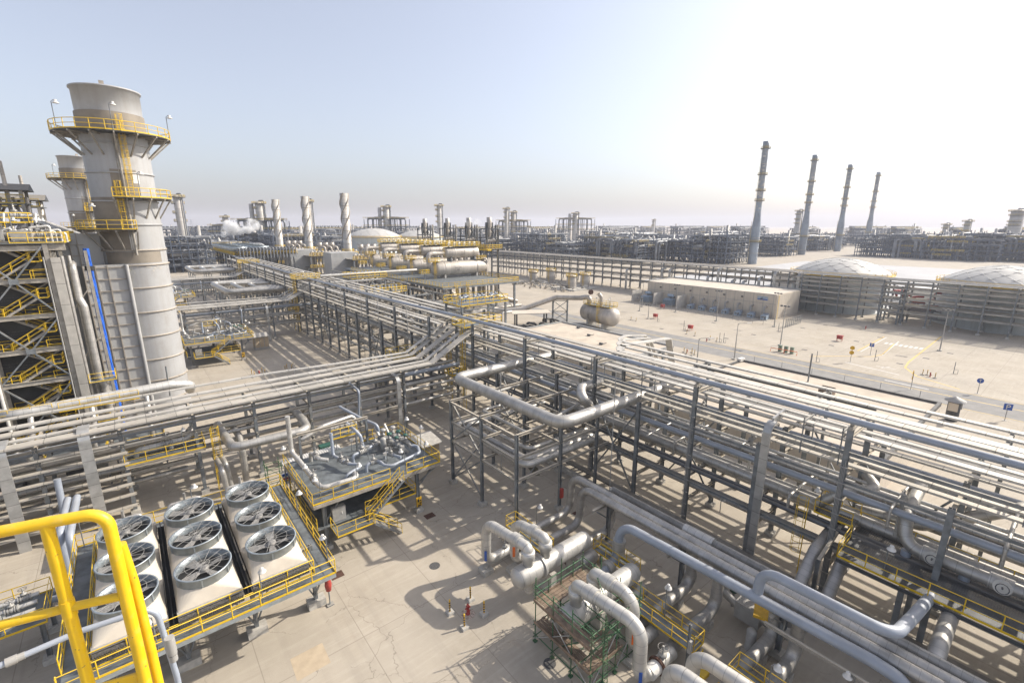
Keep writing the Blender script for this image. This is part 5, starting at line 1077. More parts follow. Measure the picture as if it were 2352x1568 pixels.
t = thing('rack_catwalk', 'small yellow railings behind the near cable rack trays at left', 'railing', (-9, 64, 9)); MB().rail([(-16, 65, 9.3), (-8, 65, 9.3)], 1.0, 1.5).build('handrail', YEL, t); MB().rail([(-7.5, 64.6, 9.3), (-1, 64.6, 9.3)], 1.0, 1.5).build('handrail', YEL, t)
# ================================================================== farther part of the main rack
YU = [62.3 + 5.85 * i for i in range(31)]
rack_y('long grey pipe rack continuing from the junction toward the far plant', [34.2, 39.0, 44.4], YU, [14.6, 11.5], [3.1, 6.1, 9.0, 11.2, 13.6], braces=[(34.2, 79.8, 85.7, .6, 10.8), (34.2, 109, 114.9, .6, 10.8), (34.2, 150, 156, .6, 10.8)], longs=[5.8, 11.0])
FRK = 'the far part of the main pipe rack'
for x, z, wd, m, lab in ((34.9, 13.75, .6, TRAYW, 'first bright tray'), (35.9, 13.75, .5, TRAY, 'second tray'), (38.3, 13.9, .9, TRAY, 'third broad tray'), (40.0, 13.9, .6, TRAYW, 'fourth tray'), (41.6, 13.9, .6, TRAY, 'fifth tray'), (43.4, 13.9, .7, TRAYW, 'sixth tray from the near side'),
                         (34.4, 11.45, .8, TRAY, 'flat tray, second highest tier, nearest side'), (35.9, 11.4, .6, TRAY, 'flat tray, second highest tier, next one'), (38.0, 11.4, .7, TRAYW, 'flat tray, second highest tier, third one')):
    tray([(x, 60.5, z), (x, 240, z)], wd, .16, m, f'{lab} on {FRK}')
for x, z, r, m, lab in ((35.5, 9.55, .5, ALU, 'thickest silver pipe, third tier'), (36.9, 9.3, .3, ALU, 'silver pipe beside the thickest one'), (40.3, 9.4, .35, BLUEP, 'blue grey pipe, third tier'), (35.3, 6.5, .34, ALU, 'silver pipe, second tier, nearest side'), (36.4, 6.4, .24, DARKP, 'dark pipe, second tier'), (41.5, 6.5, .3, ALU, 'silver pipe, second tier, far side'), (35.6, 3.4, .22, ALU, 'thin silver pipe, lowest tier'), (38, 3.4, .3, ALU, 'silver pipe, lowest tier')):
    pipe([(x, 60.5, z), (x, 240, z)], r, m, f'{lab} on {FRK}', bend=0)
tray([(34.3, 64, 1.0), (34.3, 235, 1.0)], .5, .12, TRAY, f'low pale cable tray along the foot of {FRK}')
for i, (x, y) in enumerate(((33.0, 96), (33.0, 78), (33.2, 86), (33.5, 68))): pipe([(x, y, 0), (x, y, 16 - i * .3)], .05, GREY, f'thin lightning mast beside the far main rack', 6, 0, 'mast', name='lightning_mast')
# caged ladders and yellow platforms at the junctions
for i, (x, y, zb) in enumerate(((37.3, 57.6, 13.4), (33.5, 131, 14.4), (33.5, 204, 14))):
    t = thing('ladder_tower', f'tall yellow caged ladder at the {["near", "middle", "farthest"][i]} rack junction', 'ladder', (x, y, 0)); ladder(t, (x, y), .3, zb, (-1, -.4)); 
    MB().box((x + 3, y + .8, zb), (7, 3.2, .06)).build('deck', GRATE, t); MB().rail([(x - .4, y - .8, zb), (x + 6.5, y - .8, zb), (x + 6.5, y + 2.4, zb), (x - .4, y + 2.4, zb), (x - .4, y + .5, zb)], 1.15, 1.5, r=.04).build('handrail', YEL, t)
    MB().box((x - .6, y + 1.8, 6), (2.2, 2.2, .06)).build('mid_deck', GRATE, t); MB().rail([(x - 1.7, y + .7, 6), (x + .5, y + .7, 6), (x + .5, y + 2.9, 6), (x - 1.7, y + 2.9, 6), (x - 1.7, y + .7, 6)], 1.1, 1.1, r=.04).build('mid_handrail', YEL, t)
    ladder(t, (x - .3, y + 3.2), .3, 10.5, (-1, .3))
    for xx in (x + .2, x + 6): MB().box((xx, y + 2.2, zb / 2), (.25, .25, zb)).build('post', STEEL, t)
t = thing('junction_platform', 'yellow railed valve platform on top of the rack junction', 'platform', (45, 66, 14)); MB().box((45.8, 66.5, 15.2), (9.5, 5.5, .08)).build('deck', GRATE, t); MB().rail([(41, 63.7, 15.2), (50.5, 63.7, 15.2), (50.5, 69.2, 15.2), (41, 69.2, 15.2), (41, 63.7, 15.2)], 1.2, 1.5, r=.045).build('handrail', YEL, t)
for x in (41.3, 50.2):
    for y in (64, 69): MB().box((x, y, 7.5), (.3, .3, 15)).build('column', STEEL, t)
m = MB(); q = random.Random(11)
for i in range(9): x, y = 42.3 + i * .95, 65 + q.random() * 2.5; m.tube([(x, y, 15.3), (x, y, 16.2), (x + .7, y + .2, 16.2), (x + .7, y + 1, 15.3)], .12, 8, bend=.2).box((x, y, 16.4), (.3, .3, .4))
m.build('valve_pipework', BLUEP, t)
t = thing('rack_platform', 'yellow railed box platform over the bent silver pipes near the ladder junction', 'platform', (31.5, 66, 9)); MB().box((31.6, 66.2, 8.2), (4.4, 3.0, .06)).build('deck', GRATE, t); MB().rail([(29.4, 64.7, 8.2), (33.8, 64.7, 8.2), (33.8, 67.7, 8.2), (29.4, 67.7, 8.2), (29.4, 64.7, 8.2)], 1.15, 1.2, r=.04).build('handrail', YEL, t)
for x in (29.8, 33.4): MB().box((x, 66.2, 4.1), (.25, .25, 8.2)).build('leg', STEEL, t)
t = thing('rack_platform', 'lower yellow railed platform round the bent silver pipes', 'platform', (28.5, 64, 6)); MB().box((28.4, 64.8, 5.6), (5, 3, .06)).build('deck', GRATE, t); MB().rail([(26, 63.4, 5.6), (30.9, 63.4, 5.6), (30.9, 66.2, 5.6), (26, 66.2, 5.6), (26, 63.4, 5.6)], 1.1, 1.2, r=.04).build('handrail', YEL, t); MB().box((26.3, 64.8, 2.8), (.25, .25, 5.6)).box((30.6, 64.8, 2.8), (.25, .25, 5.6)).build('leg', STEEL, t)
for i in range(2): pipe([(35.5, 67.8 - 2.2 * i, 6.7), (28.4, 67.6 - 2.2 * i, 6.9), (27.6, 66.4 - 2.2 * i, 5.6), (27.5, 66.2 - 2.2 * i, 2)], .5, ALU, f'{"farther" if i == 0 else "nearer"} bent silver pipe leaving the rack by the ladder junction', 14, 1.2)
# repeated modules
for o in list(MODULE):
    l = o['label'].replace('near valve platform', 'farther valve platform').replace('the loop frame', 'the farther loops')
    if l == o['label']: l = l.replace(' at the back left of the valve platform', '').replace(' to the back right of the valve platform', '').replace(' at the back of the valve platform', '').replace(' among the valve pipes', '').replace(' with yellow rails and a short stair', '') + ', farther valve platform'
    copy_tree(o, (o.location.x - 2.6, o.location.y + 73, o.location.z), l)
for o in [x for x in MODULE if x.name.startswith(('valve_skid', 'valve_pipe'))]:
    l = o['label'].replace('near valve platform', 'farthest valve platform')
    if l == o['label']: l = l.replace(' at the back left of the valve platform', '').replace(' to the back right of the valve platform', '').replace(' with yellow rails and a short stair', '') + ', farthest valve platform'
    copy_tree(o, (o.location.x - 5, o.location.y + 150, o.location.z), l)
# farther silver loops at the left of the main rack
for oy, nm in ((0, 'nearer'), (74, 'farther')):
    z = 10.3
    pipe([(35.5, 172 + oy, z), (20.0, 172 + oy, z), (20.6, 148 + oy, z), (35.5, 147 + oy, z)], .75, ALU, f'outer wide silver loop of the {nm} loop set left of the main rack', 16, 1.5)
    pipe([(35.5, 168 + oy, z), (24.6, 168.5 + oy, z), (24.9, 151 + oy, z), (35.5, 150 + oy, z)], .6, ALU, f'middle silver loop of the {nm} loop set left of the main rack', 16, 1.2)
    pipe([(35.5, 164 + oy, z), (28.6, 164.5 + oy, z), (28.9, 155 + oy, z), (35.5, 154.5 + oy, z)], .45, ALU, f'inner silver loop of the {nm} loop set left of the main rack', 14, .9)
    t = thing('loop_support_frame', f'steel frame under the {nm} loop set left of the main rack', 'steel frame', (27, 160 + oy, 0))
    for x in (20.5, 26, 32):
        for y in (148, 156, 164, 171): MB().box((x, y + oy, 4.7), (.35, .35, 9.3)).build('column', STEEL, t)
        MB().box((x, 160 + oy, 9.2), (.3, 26, .35)).build('beam', BEAM, t)
    for y in (148, 156, 164, 171): MB().box((27, y + oy, 9.2), (14, .3, .35)).box((27, y + oy, 5), (14, .25, .3)).build('beam', BEAM, t)

# pumps, pipes and railings added to darken ground between cable rack and boiler
q = random.Random(77)
for i in range(6):
    x = -28 + 5.2 * i; t = thing('shade_filler_pump', f'added dark pump set filling shade behind the near cable rack, {NTH[i]} from the left', 'pump', (x, 67, 0))
    MB().box((x, 67.5, .35), (4, 3.4, .7)).build('plinth', CONC_P, t); MB().drum((x - 1, 67.5, 1.5), (x + .6, 67.5, 1.5), .75, .4, 14).build('motor', DARKP, t); MB().lathe((x + 1.5, 67.5, .7), [(.6, 0), (.8, .6), (.5, 1.6), (.2, 1.9)], 12).build('pump_casing', GREY, t)
    MB().tube([(x + 1.5, 67.5, 2.4), (x + 1.5, 67.5, 5), (x + 1.6, 71, 5.4), (x + 1.6, 73, 8)], .26, 10, bend=.6).build('discharge_pipe', ALU, t)
    MB().rail([(x - 2, 64.8, 3.6), (x + 2.6, 64.8, 3.6), (x + 2.6, 70, 3.6)], 1.1, 1.3).build('handrail', YEL, t); MB().box((x + .3, 67.4, 3.55), (4.8, 5.4, .06)).build('service_deck', GRATE, t)
    for a in (-1.9, 2.4): MB().box((x + a, 65, 1.77), (.16, .16, 3.5)).build('deck_post', STEEL, t)
# ================================================================== condenser drum structure
t = thing('drum_platform', 'long raised deck on grey columns carrying four pairs of beige drums', 'platform', (86, 160, 0)); ZD = 10.0
MB().box((86, 157, ZD), (29, 72, .2)).build('deck', GRATE, t)
MB().rail([(71.5, 193, ZD + .1), (71.5, 146.5, ZD + .1)], 1.2, 2, r=.06).build('handrail', YEL, t); MB().rail([(71.5, 142.5, ZD + .1), (71.5, 121, ZD + .1), (100.5, 121, ZD + .1), (100.5, 150, ZD + .1)], 1.2, 2, r=.06).build('handrail', YEL, t)
e = MB()
for x in (71.5, 100.5): e.beam((x, 121, ZD - .3), (x, 193, ZD - .3), .2, .6)
for y in (121, 193): e.beam((71.6, y, ZD - .3), (100.4, y, ZD - .3), .2, .6)
e.build('edge_beam', STEEL, t)
for y in range(122, 194, 10):
    for x in (72.5, 81, 90, 99.5):
        MB().hbeam((x, y, .4), (x, y, ZD - .1), .55, .55, .05).box((x, y, .2), (1.2, 1.2, .4)).build('column', STEEL, t)
        if x in (81, 99.5) and y % 20 == 2: MB().beam((x, y, .6), (x - 8.5, y, ZD - .5), .25, .25).build('brace', BEAM, t)
stair(t, (66.5, 145, 7.2), (71.4, 144.5, ZD), (0, 1, 0), 1.4); MB().box((66, 142.5, 7.0), (3, 6, .1)).build('half_landing', GRATE, t); MB().rail([(64.6, 145, 7.1), (64.6, 139.6, 7.1), (67.4, 139.6, 7.1)], 1.1, 1.5, r=.05).build('handrail', YEL, t); MB().box((66, 140, 3.5), (.3, .3, 7)).build('prop', STEEL, t)
ladder(t, (76, 120.7), .3, ZD, (0, -1)); 
for x in (75, 80): ladder(t, (x, 120.7), .3, ZD, (0, -1)) if x == 80 else None
pr = random.Random(8)
m = MB()
for i in range(26):
    x, y = 74 + pr.random() * 24, 124 + pr.random() * 66; r = .2 + pr.random() * .4
    m.tube([(x, y, 9.6), (x, y, 2 + pr.random() * 4), (x + 4 + pr.random() * 6, y, 2), (x + 8, y + 3, 2)], r, 8, bend=.8)
m.build('under_deck_pipework', VESS, t)
for i in range(3): MB().tube([(84 + i * 6, 124, 1.2), (104, 124 + i, 1.2)], .5, 10).build('ground_pipe', VESS, t)
for i, y in enumerate((144, 161, 179, 197)):
    w_ = ['nearest', 'second nearest', 'third nearest', 'farthest'][i]
    if i == 3: MB().box((86, 198, ZD), (29, 9.9, .2)).build('deck', GRATE, t)
    d = thing('condenser_drum', f'{w_} large beige horizontal drum on the raised deck', 'drum', (92, y, ZD)); zc = ZD + 3.3
    MB().drum((82.6, y, zc), (102.6, y, zc), 2.55, .55, 30).build('shell', VESS, d)
    for x in (85.4, 98.6):
        MB().tube([(x - .12, y, zc), (x + .12, y, zc)], 2.66, 30).build('stiffener_ring', VESS, d); MB().box((x, y, ZD + .7), (.6, 3.6, 1.4)).build('saddle', CONC_P, d)
    if i == 0: MB().box((89.5, y - 2.56, zc + .25), (1.2, .06, .14)).box((91, y - 2.56, zc + .25), (.9, .06, .14)).box((90.2, y - 2.57, zc - .45), (1.1, .06, .22)).build('lettering', BLACK, d)
    ladder(d, (81.0, y - 2.3), ZD, zc + 2.6, (-.4, -1)); MB().box((81.2, y, zc + 2.5), (4.4, 3.4, .1)).build('end_platform', GRATE, d); MB().rail([(79, y - 1.7, zc + 2.5), (83.4, y - 1.7, zc + 2.5), (83.4, y + 1.7, zc + 2.5), (79, y + 1.7, zc + 2.5), (79, y - 1.7, zc + 2.5)], 1.2, 1.4, r=.06).build('platform_handrail', YEL, d)
    MB().box((77.6, y - 1.2, ZD + 2.2), (2.8, 2.2, .1)).build('side_platform', GRATE, d); MB().rail([(76.2, y - 2.3, ZD + 2.2), (79, y - 2.3, ZD + 2.2), (79, y - .1, ZD + 2.2), (76.2, y - .1, ZD + 2.2), (76.2, y - 2.3, ZD + 2.2)], 1.2, 1.4, r=.06).build('platform_handrail', YEL, d)
    MB().box((77.6, y - 1.2, ZD + 1.1), (.3, .3, 2.2)).build('platform_prop', STEEL, d)
    MB().tube([(79.6, y - .6, zc + 1.6), (79.6, y - .6, zc + 4.9), (81, y - .6, zc + 5.2), (90, y - .5, zc + 5.2)], .75, 12, bend=1.2).build('vapour_pipe', VESS, d)
    MB().box((100.6, y, zc + 2.55), (4.2, 3.2, .1)).build('end_platform', GRATE, d); MB().rail([(98.6, y - 1.6, zc + 2.6), (102.8, y - 1.6, zc + 2.6), (102.8, y + 1.6, zc + 2.6)], 1.2, 1.4, r=.06).build('platform_handrail', YEL, d)
    MB().tube([(102.6, y - 2.2, ZD), (102.6, y - 2.2, zc + 2.5), (101.5, y - 1.6, zc + 2.9)], .35, 10, bend=.6).build('side_pipe', VESS, d)
    u = thing('overhead_drum', f'{w_} smaller beige drum stacked above a large one', 'drum', (93, y, zc + 2.5)); zu = zc + 5.3
    MB().drum((86.6, y, zu), (99.2, y, zu), 1.9, .5, 28).build('shell', VESS, u)
    for x in (89.6, 93.6, 97.4): MB().tube([(x - .1, y, zu), (x + .1, y, zu)], 1.98, 28).build('stiffener_ring', VESS, u)
    for x in (88.2, 98): MB().box((x, y, zu - 2.3), (.35, 2.8, 1.9)).build('saddle', STEEL, u)
    for x in (90.4, 92.4, 94.6): MB().cyl((x, y, zc + 2.4), .6, 1.2, 14).build('nozzle', VESS, u)
    MB().box((93, y, zu + 2.15), (14, 3.6, .12)).build('top_platform', GRATE, u); MB().rail([(86, y - 1.8, zu + 2.2), (100, y - 1.8, zu + 2.2), (100, y + 1.8, zu + 2.2), (86, y + 1.8, zu + 2.2), (86, y - 1.8, zu + 2.2)], 1.3, 1.5, r=.06).build('platform_handrail', YEL, u)
    b = MB()
    for j in range(6): b.tube([(88 + j * 2.1, y, zu + 1.8), (88 + j * 2.1, y, zu + 3.3), (89 + j * 2.1, y + .6, zu + 3.3), (89 + j * 2.1, y + .8, zu + 2.3)], .3, 8, bend=.4)
    b.build('relief_pipes', ALUB, u); ladder(u, (85.6, y - 1), zc + 2.6, zu + 2.2, (-1, -.3))
    # silencer vent behind
    s = thing('vent_silencer', f'dark steam silencer on a braced steel frame behind the {w_} drum pair', 'vent', (106, y + 5, 0)); vx, vy = [(107.2, 146.3), (109.3, 163), (111, 182), (111.5, 203)][i]
    for a in (-2.6, 2.6):
        for b_ in (-2.2, 2.2): MB().box((vx + a, vy + b_, 13.2), (.35, .35, 26.4)).build('column', STEELD, s)
    for z in (19.5, 23.4, 26.4): MB().box((vx, vy - 2.2, z), (5.6, .3, .35)).box((vx, vy + 2.2, z), (5.6, .3, .35)).box((vx - 2.6, vy, z), (.3, 4.2, .34)).box((vx + 2.6, vy, z), (.3, 4.2, .34)).build('beam', STEELD, s)
    MB().beam((vx - 2.6, vy - 2.3, 19.6), (vx, vy - 2.3, 26), .2, .2).beam((vx + 2.6, vy - 2.3, 19.6), (vx, vy - 2.3, 26), .2, .2).build('brace', STEELD, s)
    for a in (-1.3, 0, 1.3): MB().lathe((vx + a, vy, 22.2), [(.2, 0), (.5, 2.2), (.5, 4.2), (.42, 6.6)] if a else [(.3, 0), (.9, 3.2), (.55, 4.2), (.95, 5.2), (.95, 8.4), (.8, 8.5), (.8, 7)], 14, cap=False).build('silencer', VESS if not a else STEELD, s)
    MB().tube([(vx + 2.9, vy, 19), (vx + 2.9, vy, 27.9)], .3, 8).build('side_vent', STEELD, s); MB().tube([(vx - 2, vy - 1, 22), (vx + 2, vy - 1, 22.4)], .6, 10).build('drain_drum', VESS, s)
    MB().box((vx, vy, 19.3), (7.4, 6, .15)).build('deck', GRATE, s); MB().rail([(vx - 3.7, vy - 3, 19.4), (vx + 3.7, vy - 3, 19.4), (vx + 3.7, vy + 3, 19.4), (vx - 3.7, vy + 3, 19.4), (vx - 3.7, vy - 3, 19.4)], 1.3, 1.5, r=.07).build('handrail', YEL, s)
    MB().box((vx + 4.4, vy + .5, 14), (.6, .6, 28)).build('tall_post', BEAM, s)
t = thing('vent_gangway', 'yellow railed gangway linking the four steam silencers', 'walkway', (107, 172, 18)); MB().beam((104.2, 142, 19.0), (107, 206, 19.0), 1.6, .5).build('deck', YEL, t); MB().rail([(103.4, 142, 19.2), (106.2, 206, 19.2)], 1.2, 2.5, r=.06).build('handrail', YEL, t)
for i in range(5): MB().box((104.4 + i * .65, 146 + i * 14, 9.4), (.6, .6, 18.8)).build('column', STEEL, t)
# low valve platform between the drums and the rack, horizontal vessel, big bent pipe
pipe([(74, 112, 3.2), (88, 104, 4.2), (96.5, 99, 7.4), (100.5, 93, 7.6), (101.8, 90.8, 8.2), (101.9, 90.6, 5.0)], .72, VESS, 'large beige bent pipe leading to the lone horizontal vessel', 16, 1.4)
t = thing('pipe_trestle', 'braced grey trestle tower carrying the large beige bent pipe', 'trestle', (98, 98, 0))
for x, y in ((96.2, 100), (99.2, 97), (97.8, 101.6), (100.8, 98.6)): MB().box((x, y, 3.4), (.35, .35, 6.8)).build('leg', STEEL, t)
m = MB()
for z0, z1 in ((.4, 3.2), (3.2, 6.4)): m.beam((96.2, 100, z0), (99.2, 97, z1), .16, .16).beam((99.2, 97, z0), (96.2, 100, z1), .16, .16).beam((96.2, 100, z1), (99.2, 97, z1), .2, .2).beam((99.2, 97, z1), (100.8, 98.6, z1), .2, .2)
m.build('brace', STEEL, t)
t = thing('horizontal_vessel', 'beige horizontal storage drum with yellow railed top platform', 'vessel', (101.5, 86.5, 0)); a_, b_ = V((102.8, 92.4, 3.5)), V((101.0, 81.6, 3.5))
MB().drum(a_, b_, 2.5, .62, 32).build('shell', VESS, t)
for k in (.2, .8): q = a_.lerp(b_, k); MB().box((q.x, q.y, .75), (3.8, .7, 1.5)).build('saddle', CONC_P, t)
MB().box((101.9, 86.9, 6.1), (3.4, 9.6, .1)).build('top_platform', GRATE, t); MB().rail([(100.2, 91.7, 6.1), (103.6, 91.7, 6.1), (103.6, 82.1, 6.1), (100.2, 82.1, 6.1), (100.2, 91.7, 6.1)], 1.15, 1.4, r=.05).build('platform_handrail', YEL, t)
ladder(t, (99.2, 85.2), .3, 6.1, (-1, -.2)); MB().tube([(101.4, 86.2, 6), (101.4, 86.2, 8.6), (101.0, 86.8, 9.4)], .5, 14, bend=.8).build('vent_pipe', VESS, t); MB().tube([(100.98, 86.83, 9.42), (100.95, 86.88, 9.5)], .72, 16).build('vent_flange', RUST, t)
MB().tube([(102.2, 90.9, 9.3), (102.0, 90.5, 9.4)], .72, 16).build('blind_flange', RUST, t)
m = MB()
for i in range(7): m.box((98.95, 88.6, 3.6 - i * .16), (.05, .9 - .1 * (i % 3), .05))
m.box((98.95, 88.3, 3.9), (.05, .35, .1)).build('lettering', BLACK, t)
for i in range(5): lamp(100.3 + (i % 2) * 3.2, 82.4 + i * 2.2, 6.1, 2.2, 'white shaded lamp on the lone horizontal vessel platform', 1)
# equipment clutter beside it
t = thing('pump_shelter', 'open sided steel pump shelter with flat roof beside the big bent pipe', 'shelter', (88, 100, 0)); MB().box((86.6, 99, 4.2), (11, 5.5, .2), R(-30)).build('roof', CREAM, t)
for x, y in ((82, 99.5), (84.5, 103.4), (89, 95), (91.4, 98.6)): MB().box((x, y, 2.1), (.3, .3, 4.2)).build('post', STEELD, t)
m = MB(); q = random.Random(4)
for i in range(16): x, y = 80 + q.random() * 14, 92 + q.random() * 9; m.tube([(x, y, 0), (x, y, 1 + q.random()), (x + 2, y - 1, 1.2), (x + 3, y - 1, 0)], .15 + .2 * q.random(), 8, bend=.4)
m.build('pump_pipework', STEELD, t); MB().box((86.5, 93, .8), (3.6, 1.6, 1.6)).build('green_motor_box', GREENB, t); MB().rail([(82, 92, 0), (84, 90.5, 0), (85.6, 91.6, 0)], 1.1, 1, r=.05).build('handrail', YEL, t)
# ================================================================== buildings at the right
def flat_building(label, x0, x1, y0, y1, h, edge, pm=.45):
    t = thing('flat_building', label, 'building', ((x0 + x1) / 2, (y0 + y1) / 2, 0)); cx, cy = (x0 + x1) / 2, (y0 + y1) / 2
    MB().box((cx, cy, h / 2 - .1), (x1 - x0, y1 - y0, h - .2)).build('wall', CREAM, t); MB().box((cx, cy, h - .07), (x1 - x0 - .7, y1 - y0 - .7, .14)).build('roof', ROOFM, t)
    m = MB().box((x0 + .17, cy, h + pm / 2 - .2), (.36, y1 - y0 + .06, pm + .1)).box((x1 - .17, cy, h + pm / 2 - .2), (.36, y1 - y0 + .06, pm + .1)).box((cx, y0 + .17, h + pm / 2 - .2), (x1 - x0 - .7, .36, pm + .1)).box((cx, y1 - .17, h + pm / 2 - .2), (x1 - x0 - .7, .36, pm + .1))
    m.build('parapet', edge, t); return t
b1 = flat_building('low flat roofed beige building behind the near pipe rack, left one', 65.0, 84.2, 52.0, 84.0, 3.95, PARAP)
for i in range(3): MB().box((70 + 4.6 * i, 51.9, 1.9), (3.2, .2, 2.6)).build('recess_panel', ROOFM, b1)
MB().box((81.6, 51.7, 2.6), (.9, .6, .6)).build('air_conditioner', GREY, b1)
b2 = flat_building('long low flat roofed building behind the near pipe rack, right one', 58.0, 84.2, 10.6, 38.2, 4.1, ROOFD)
MB().box((83.6, 38.0, 4.5), (1.6, .7, .5)).build('parapet_cap', WHITE, b2)
m = MB()
for i in range(6): m.tube([(84.3, 13 + 4.6 * i, 4.4), (84.3, 13 + 4.6 * i, 5.4)], .03, 5)
m.build('lightning_rods', STEEL, b2)
for i in range(4): one(MB().box((70 + 4 * i, 55.4 + 7 * (i % 4), 4.2), (.35, .8, .35)).box((70.9 + 4 * i, 55.4 + 7 * (i % 4), 4.06), (1.6, .1, .1)), 'roof_lamp', DARKP, f'small dark roof lamp on the left flat building, {NTH[i]} from the near edge', 'lamp')
t = thing('timber_crate', 'open brown wooden crate standing at the dark roof edge', 'crate', (83, 21.9, 4.2)); c = at(1900, 893, 4.9)
m = MB()
for z in (.12, .38, .64, .9):
    for s in (-1, 1): m.box((c.x + s * .75, c.y, 4.1 + z), (.06, 1.7, .22)); m.box((c.x, c.y + s * .85, 4.1 + z), (1.5, .06, .22))
m.build('slats', WOOD, t); MB().box((c.x, c.y, 4.2), (1.4, 1.6, .1)).build('base', WOOD, t)
pipe([(80.5, 25.9, 4), (80.5, 25.9, 8.7)], .12, STEEL, 'plain grey post standing on the right flat building', 8, 0, 'post', name='post')
for i, (x, y, h) in enumerate(((91.5, 10.1, 4.2), (62.5, 48.6, 5.4))):
    t = thing('vent_stack', f'dark round roof vent with a conical cap, {"beyond the right" if i == 0 else "at the left"} flat building', 'vent', (x, y, 0)); sc_ = 1.0 if i == 0 else .75
    MB().lathe((x, y, 0), [(.75 * sc_, 0), (.75 * sc_, h - 1.2)], 18, cap=False).build('drum', STEELD if i == 0 else GREY, t); MB().lathe((x, y, h - 1.2), [(1.25 * sc_, 0), (1.2 * sc_, .15), (.02, .7)], 18).build('cap', GREY, t)
    if i == 0: MB().box((x + .9, y - .3, 2.3), (.7, 1.0, 1.2)).build('side_box', GREY, t); MB().box((x - .78, y, 2.2), (.1, 1.1, 1.2)).build('louvre', CREAM, t)
# cable trays between the near rack and the roof
for i, (x, z, wd) in enumerate(((47.0, 13.2, .55), (49.0, 13.2, .55), (45.0, 13.2, .95))):
    e = [36.6, 38, 34.8][i]
    P = [(63, e + 3.4, 4.6), (57 + i, e + 2.6, 12.2), (x + 3, e + 1.6, z), (x + 1, e + 1, z), (x, e, z), (x, -24, z)]
    tray(P, wd, .16, TRAYW, f'outlying pale tray curving in from the roof, {["second", "first", "third"][i]} from the roof side')
m = MB()
t = thing('tray_support', 'grey frames holding the outlying cable trays between the rack and the flat building', 'frame', (53, 10, 0))
for y in (32, 26, 14, 2, -10): MB().box((49.6, y, 6.4), (.25, .25, 12.8)).box((47, y, 12.95), (5.4, .2, .25)).build('post', STEEL, t)
t = thing('angle_frame', 'dark angled steel channel between the outlying cable trays', 'beam', (50, 22, 11)); MB().beam((46.0, 30, 12.7), (46.0, 12, 12.7), .2, .3).beam((48.1, 27, 12.7), (48.1, 10, 12.7), .2, .3).build('channel', STEELD, t)
structure(MB().poly([(200, -60, .004), (420, -60, .004), (420, 150, .004), (200, 150, .004)]), 'far_yard', YARD)
# road, markings
xr0, xr1 = 98.6, 109.0
structure(MB().poly([(xr0, 400, .004), (xr0, 2, .004), (xr0, -2, .004), (xr1, -2, .004), (xr1, 400, .004)]), 'road', ROADM)
structure(MB().poly([(xr0 + .1, -2, .0045), (xr1, -2, .0045), (xr1 + 4, -60, .0045), (xr0 + 4, -60, .0045)]), 'road_bend', ROADM)
m = MB().poly([(104.6, 400, .009), (104.6, -40, .009), (104.85, -40, .009), (104.85, 400, .009)]).poly([(xr0 + .15, 44, .009), (xr0 + .15, -40, .009), (xr0 + .35, -40, .009), (xr0 + .35, 44, .009)]).poly([(xr1 - .35, 60, .009), (xr1 - .35, -40, .009), (xr1 - .15, -40, .009), (xr1 - .15, 60, .009)])
structure(m, 'road_edge_line', RYEL)
def strip(pts, wd, m, name):
    mb = MB()
    for a, b in zip(pts, pts[1:]):
        a, b = V((*a, .010)), V((*b, .010)); n = (b - a).cross(V((0, 0, 1))).normalized() * wd / 2; mb.poly([a - n, b - n, b + n, a + n])
    structure(mb, name, m)
strip([(160.8, 23.2), (140, 22.6), (125, 22.2), (119.5, 21.6), (114, 18.6), (110.6, 12)], .35, RYEL, 'kerb_line'); strip([(149.3, 32.4), (127.4, 32.0)], .3, RYEL, 'kerb_line'); strip([(142, 28.6), (128, 27.4), (124, 28.4), (119.5, 32.6), (113.6, 37)], .3, RYEL, 'kerb_line')
strip([(149, 31.8), (127, 31.3)], .22, RWHT, 'parking_line'); strip([(146, 28.6), (127, 27.2)], .22, RWHT, 'parking_line'); strip([(114.4, 30.5), (112.6, 21)], .3, RWHT, 'stop_line'); strip([(106.6, 21.8), (106.2, 15.4)], .3, RWHT, 'lane_arrow')
m = MB()
for i in range(8): y = 30 - i * .95; m.poly([(140.2, y - .28, .012), (142.4, y - .28, .012), (142.4, y + .28, .012), (140.2, y + .28, .012)])
structure(m, 'zebra_crossing', RWHT)
strip([(117.5, 23.6), (115.5, 24.6)], .25, RWHT, 'turn_arrow'); strip([(116.5, 22.4), (116.3, 25.6)], .2, RWHT, 'turn_arrow')
for i in range(18): one(MB().box((113 + 9.5 * (i % 5) + 3 * (i // 5), 74 - 17 * (i // 5) - 2.4 * (i % 5), .012), (.7, 1.1, .024)), 'drain_cover', CAST, 'small dark drain grate let into the open right yard', 'drain cover', 'drain grates of the right yard')
# signs, lamps, hydrants of the right yard
def sign(x, y, h, label, draw):
    t = thing('road_sign', label, 'sign', (x, y, 0)); MB().tube([(x, y, 0), (x, y, h)], .05, 8).build('post', GREY, t); MB().cyl((x, y, 0), .3, .03, 12).build('base', CONC_P, t); draw(t); return t
VW = V((-.9, -.25, 0)).normalized(); SD = V((VW.y, -VW.x, 0))
def disc(t, x, y, z, r, m, name='sign_plate'): c = V((x, y, z)) + VW * .06; return MB().tube([c, c + VW * .03], r, 20).build(name, m, t)
def plate(t, x, y, z, wd, h, m, name='sign_plate', o=.06):
    c = V((x, y, z)) + VW * o; a = SD * wd / 2; u = V((0, 0, h / 2)); k = VW * .03; return MB().hexa([c - a - u, c + a - u, c + a - u + k, c - a - u + k, c - a + u, c + a + u, c + a + u + k, c - a + u + k]).build(name, m, t)
sign(115.3, 29.9, 3.2, 'post with two round amber signs, one above the other', lambda t: (disc(t, 115.3, 29.9, 3.1, .42, YELS), disc(t, 115.3, 29.9, 2.1, .42, YELS)))
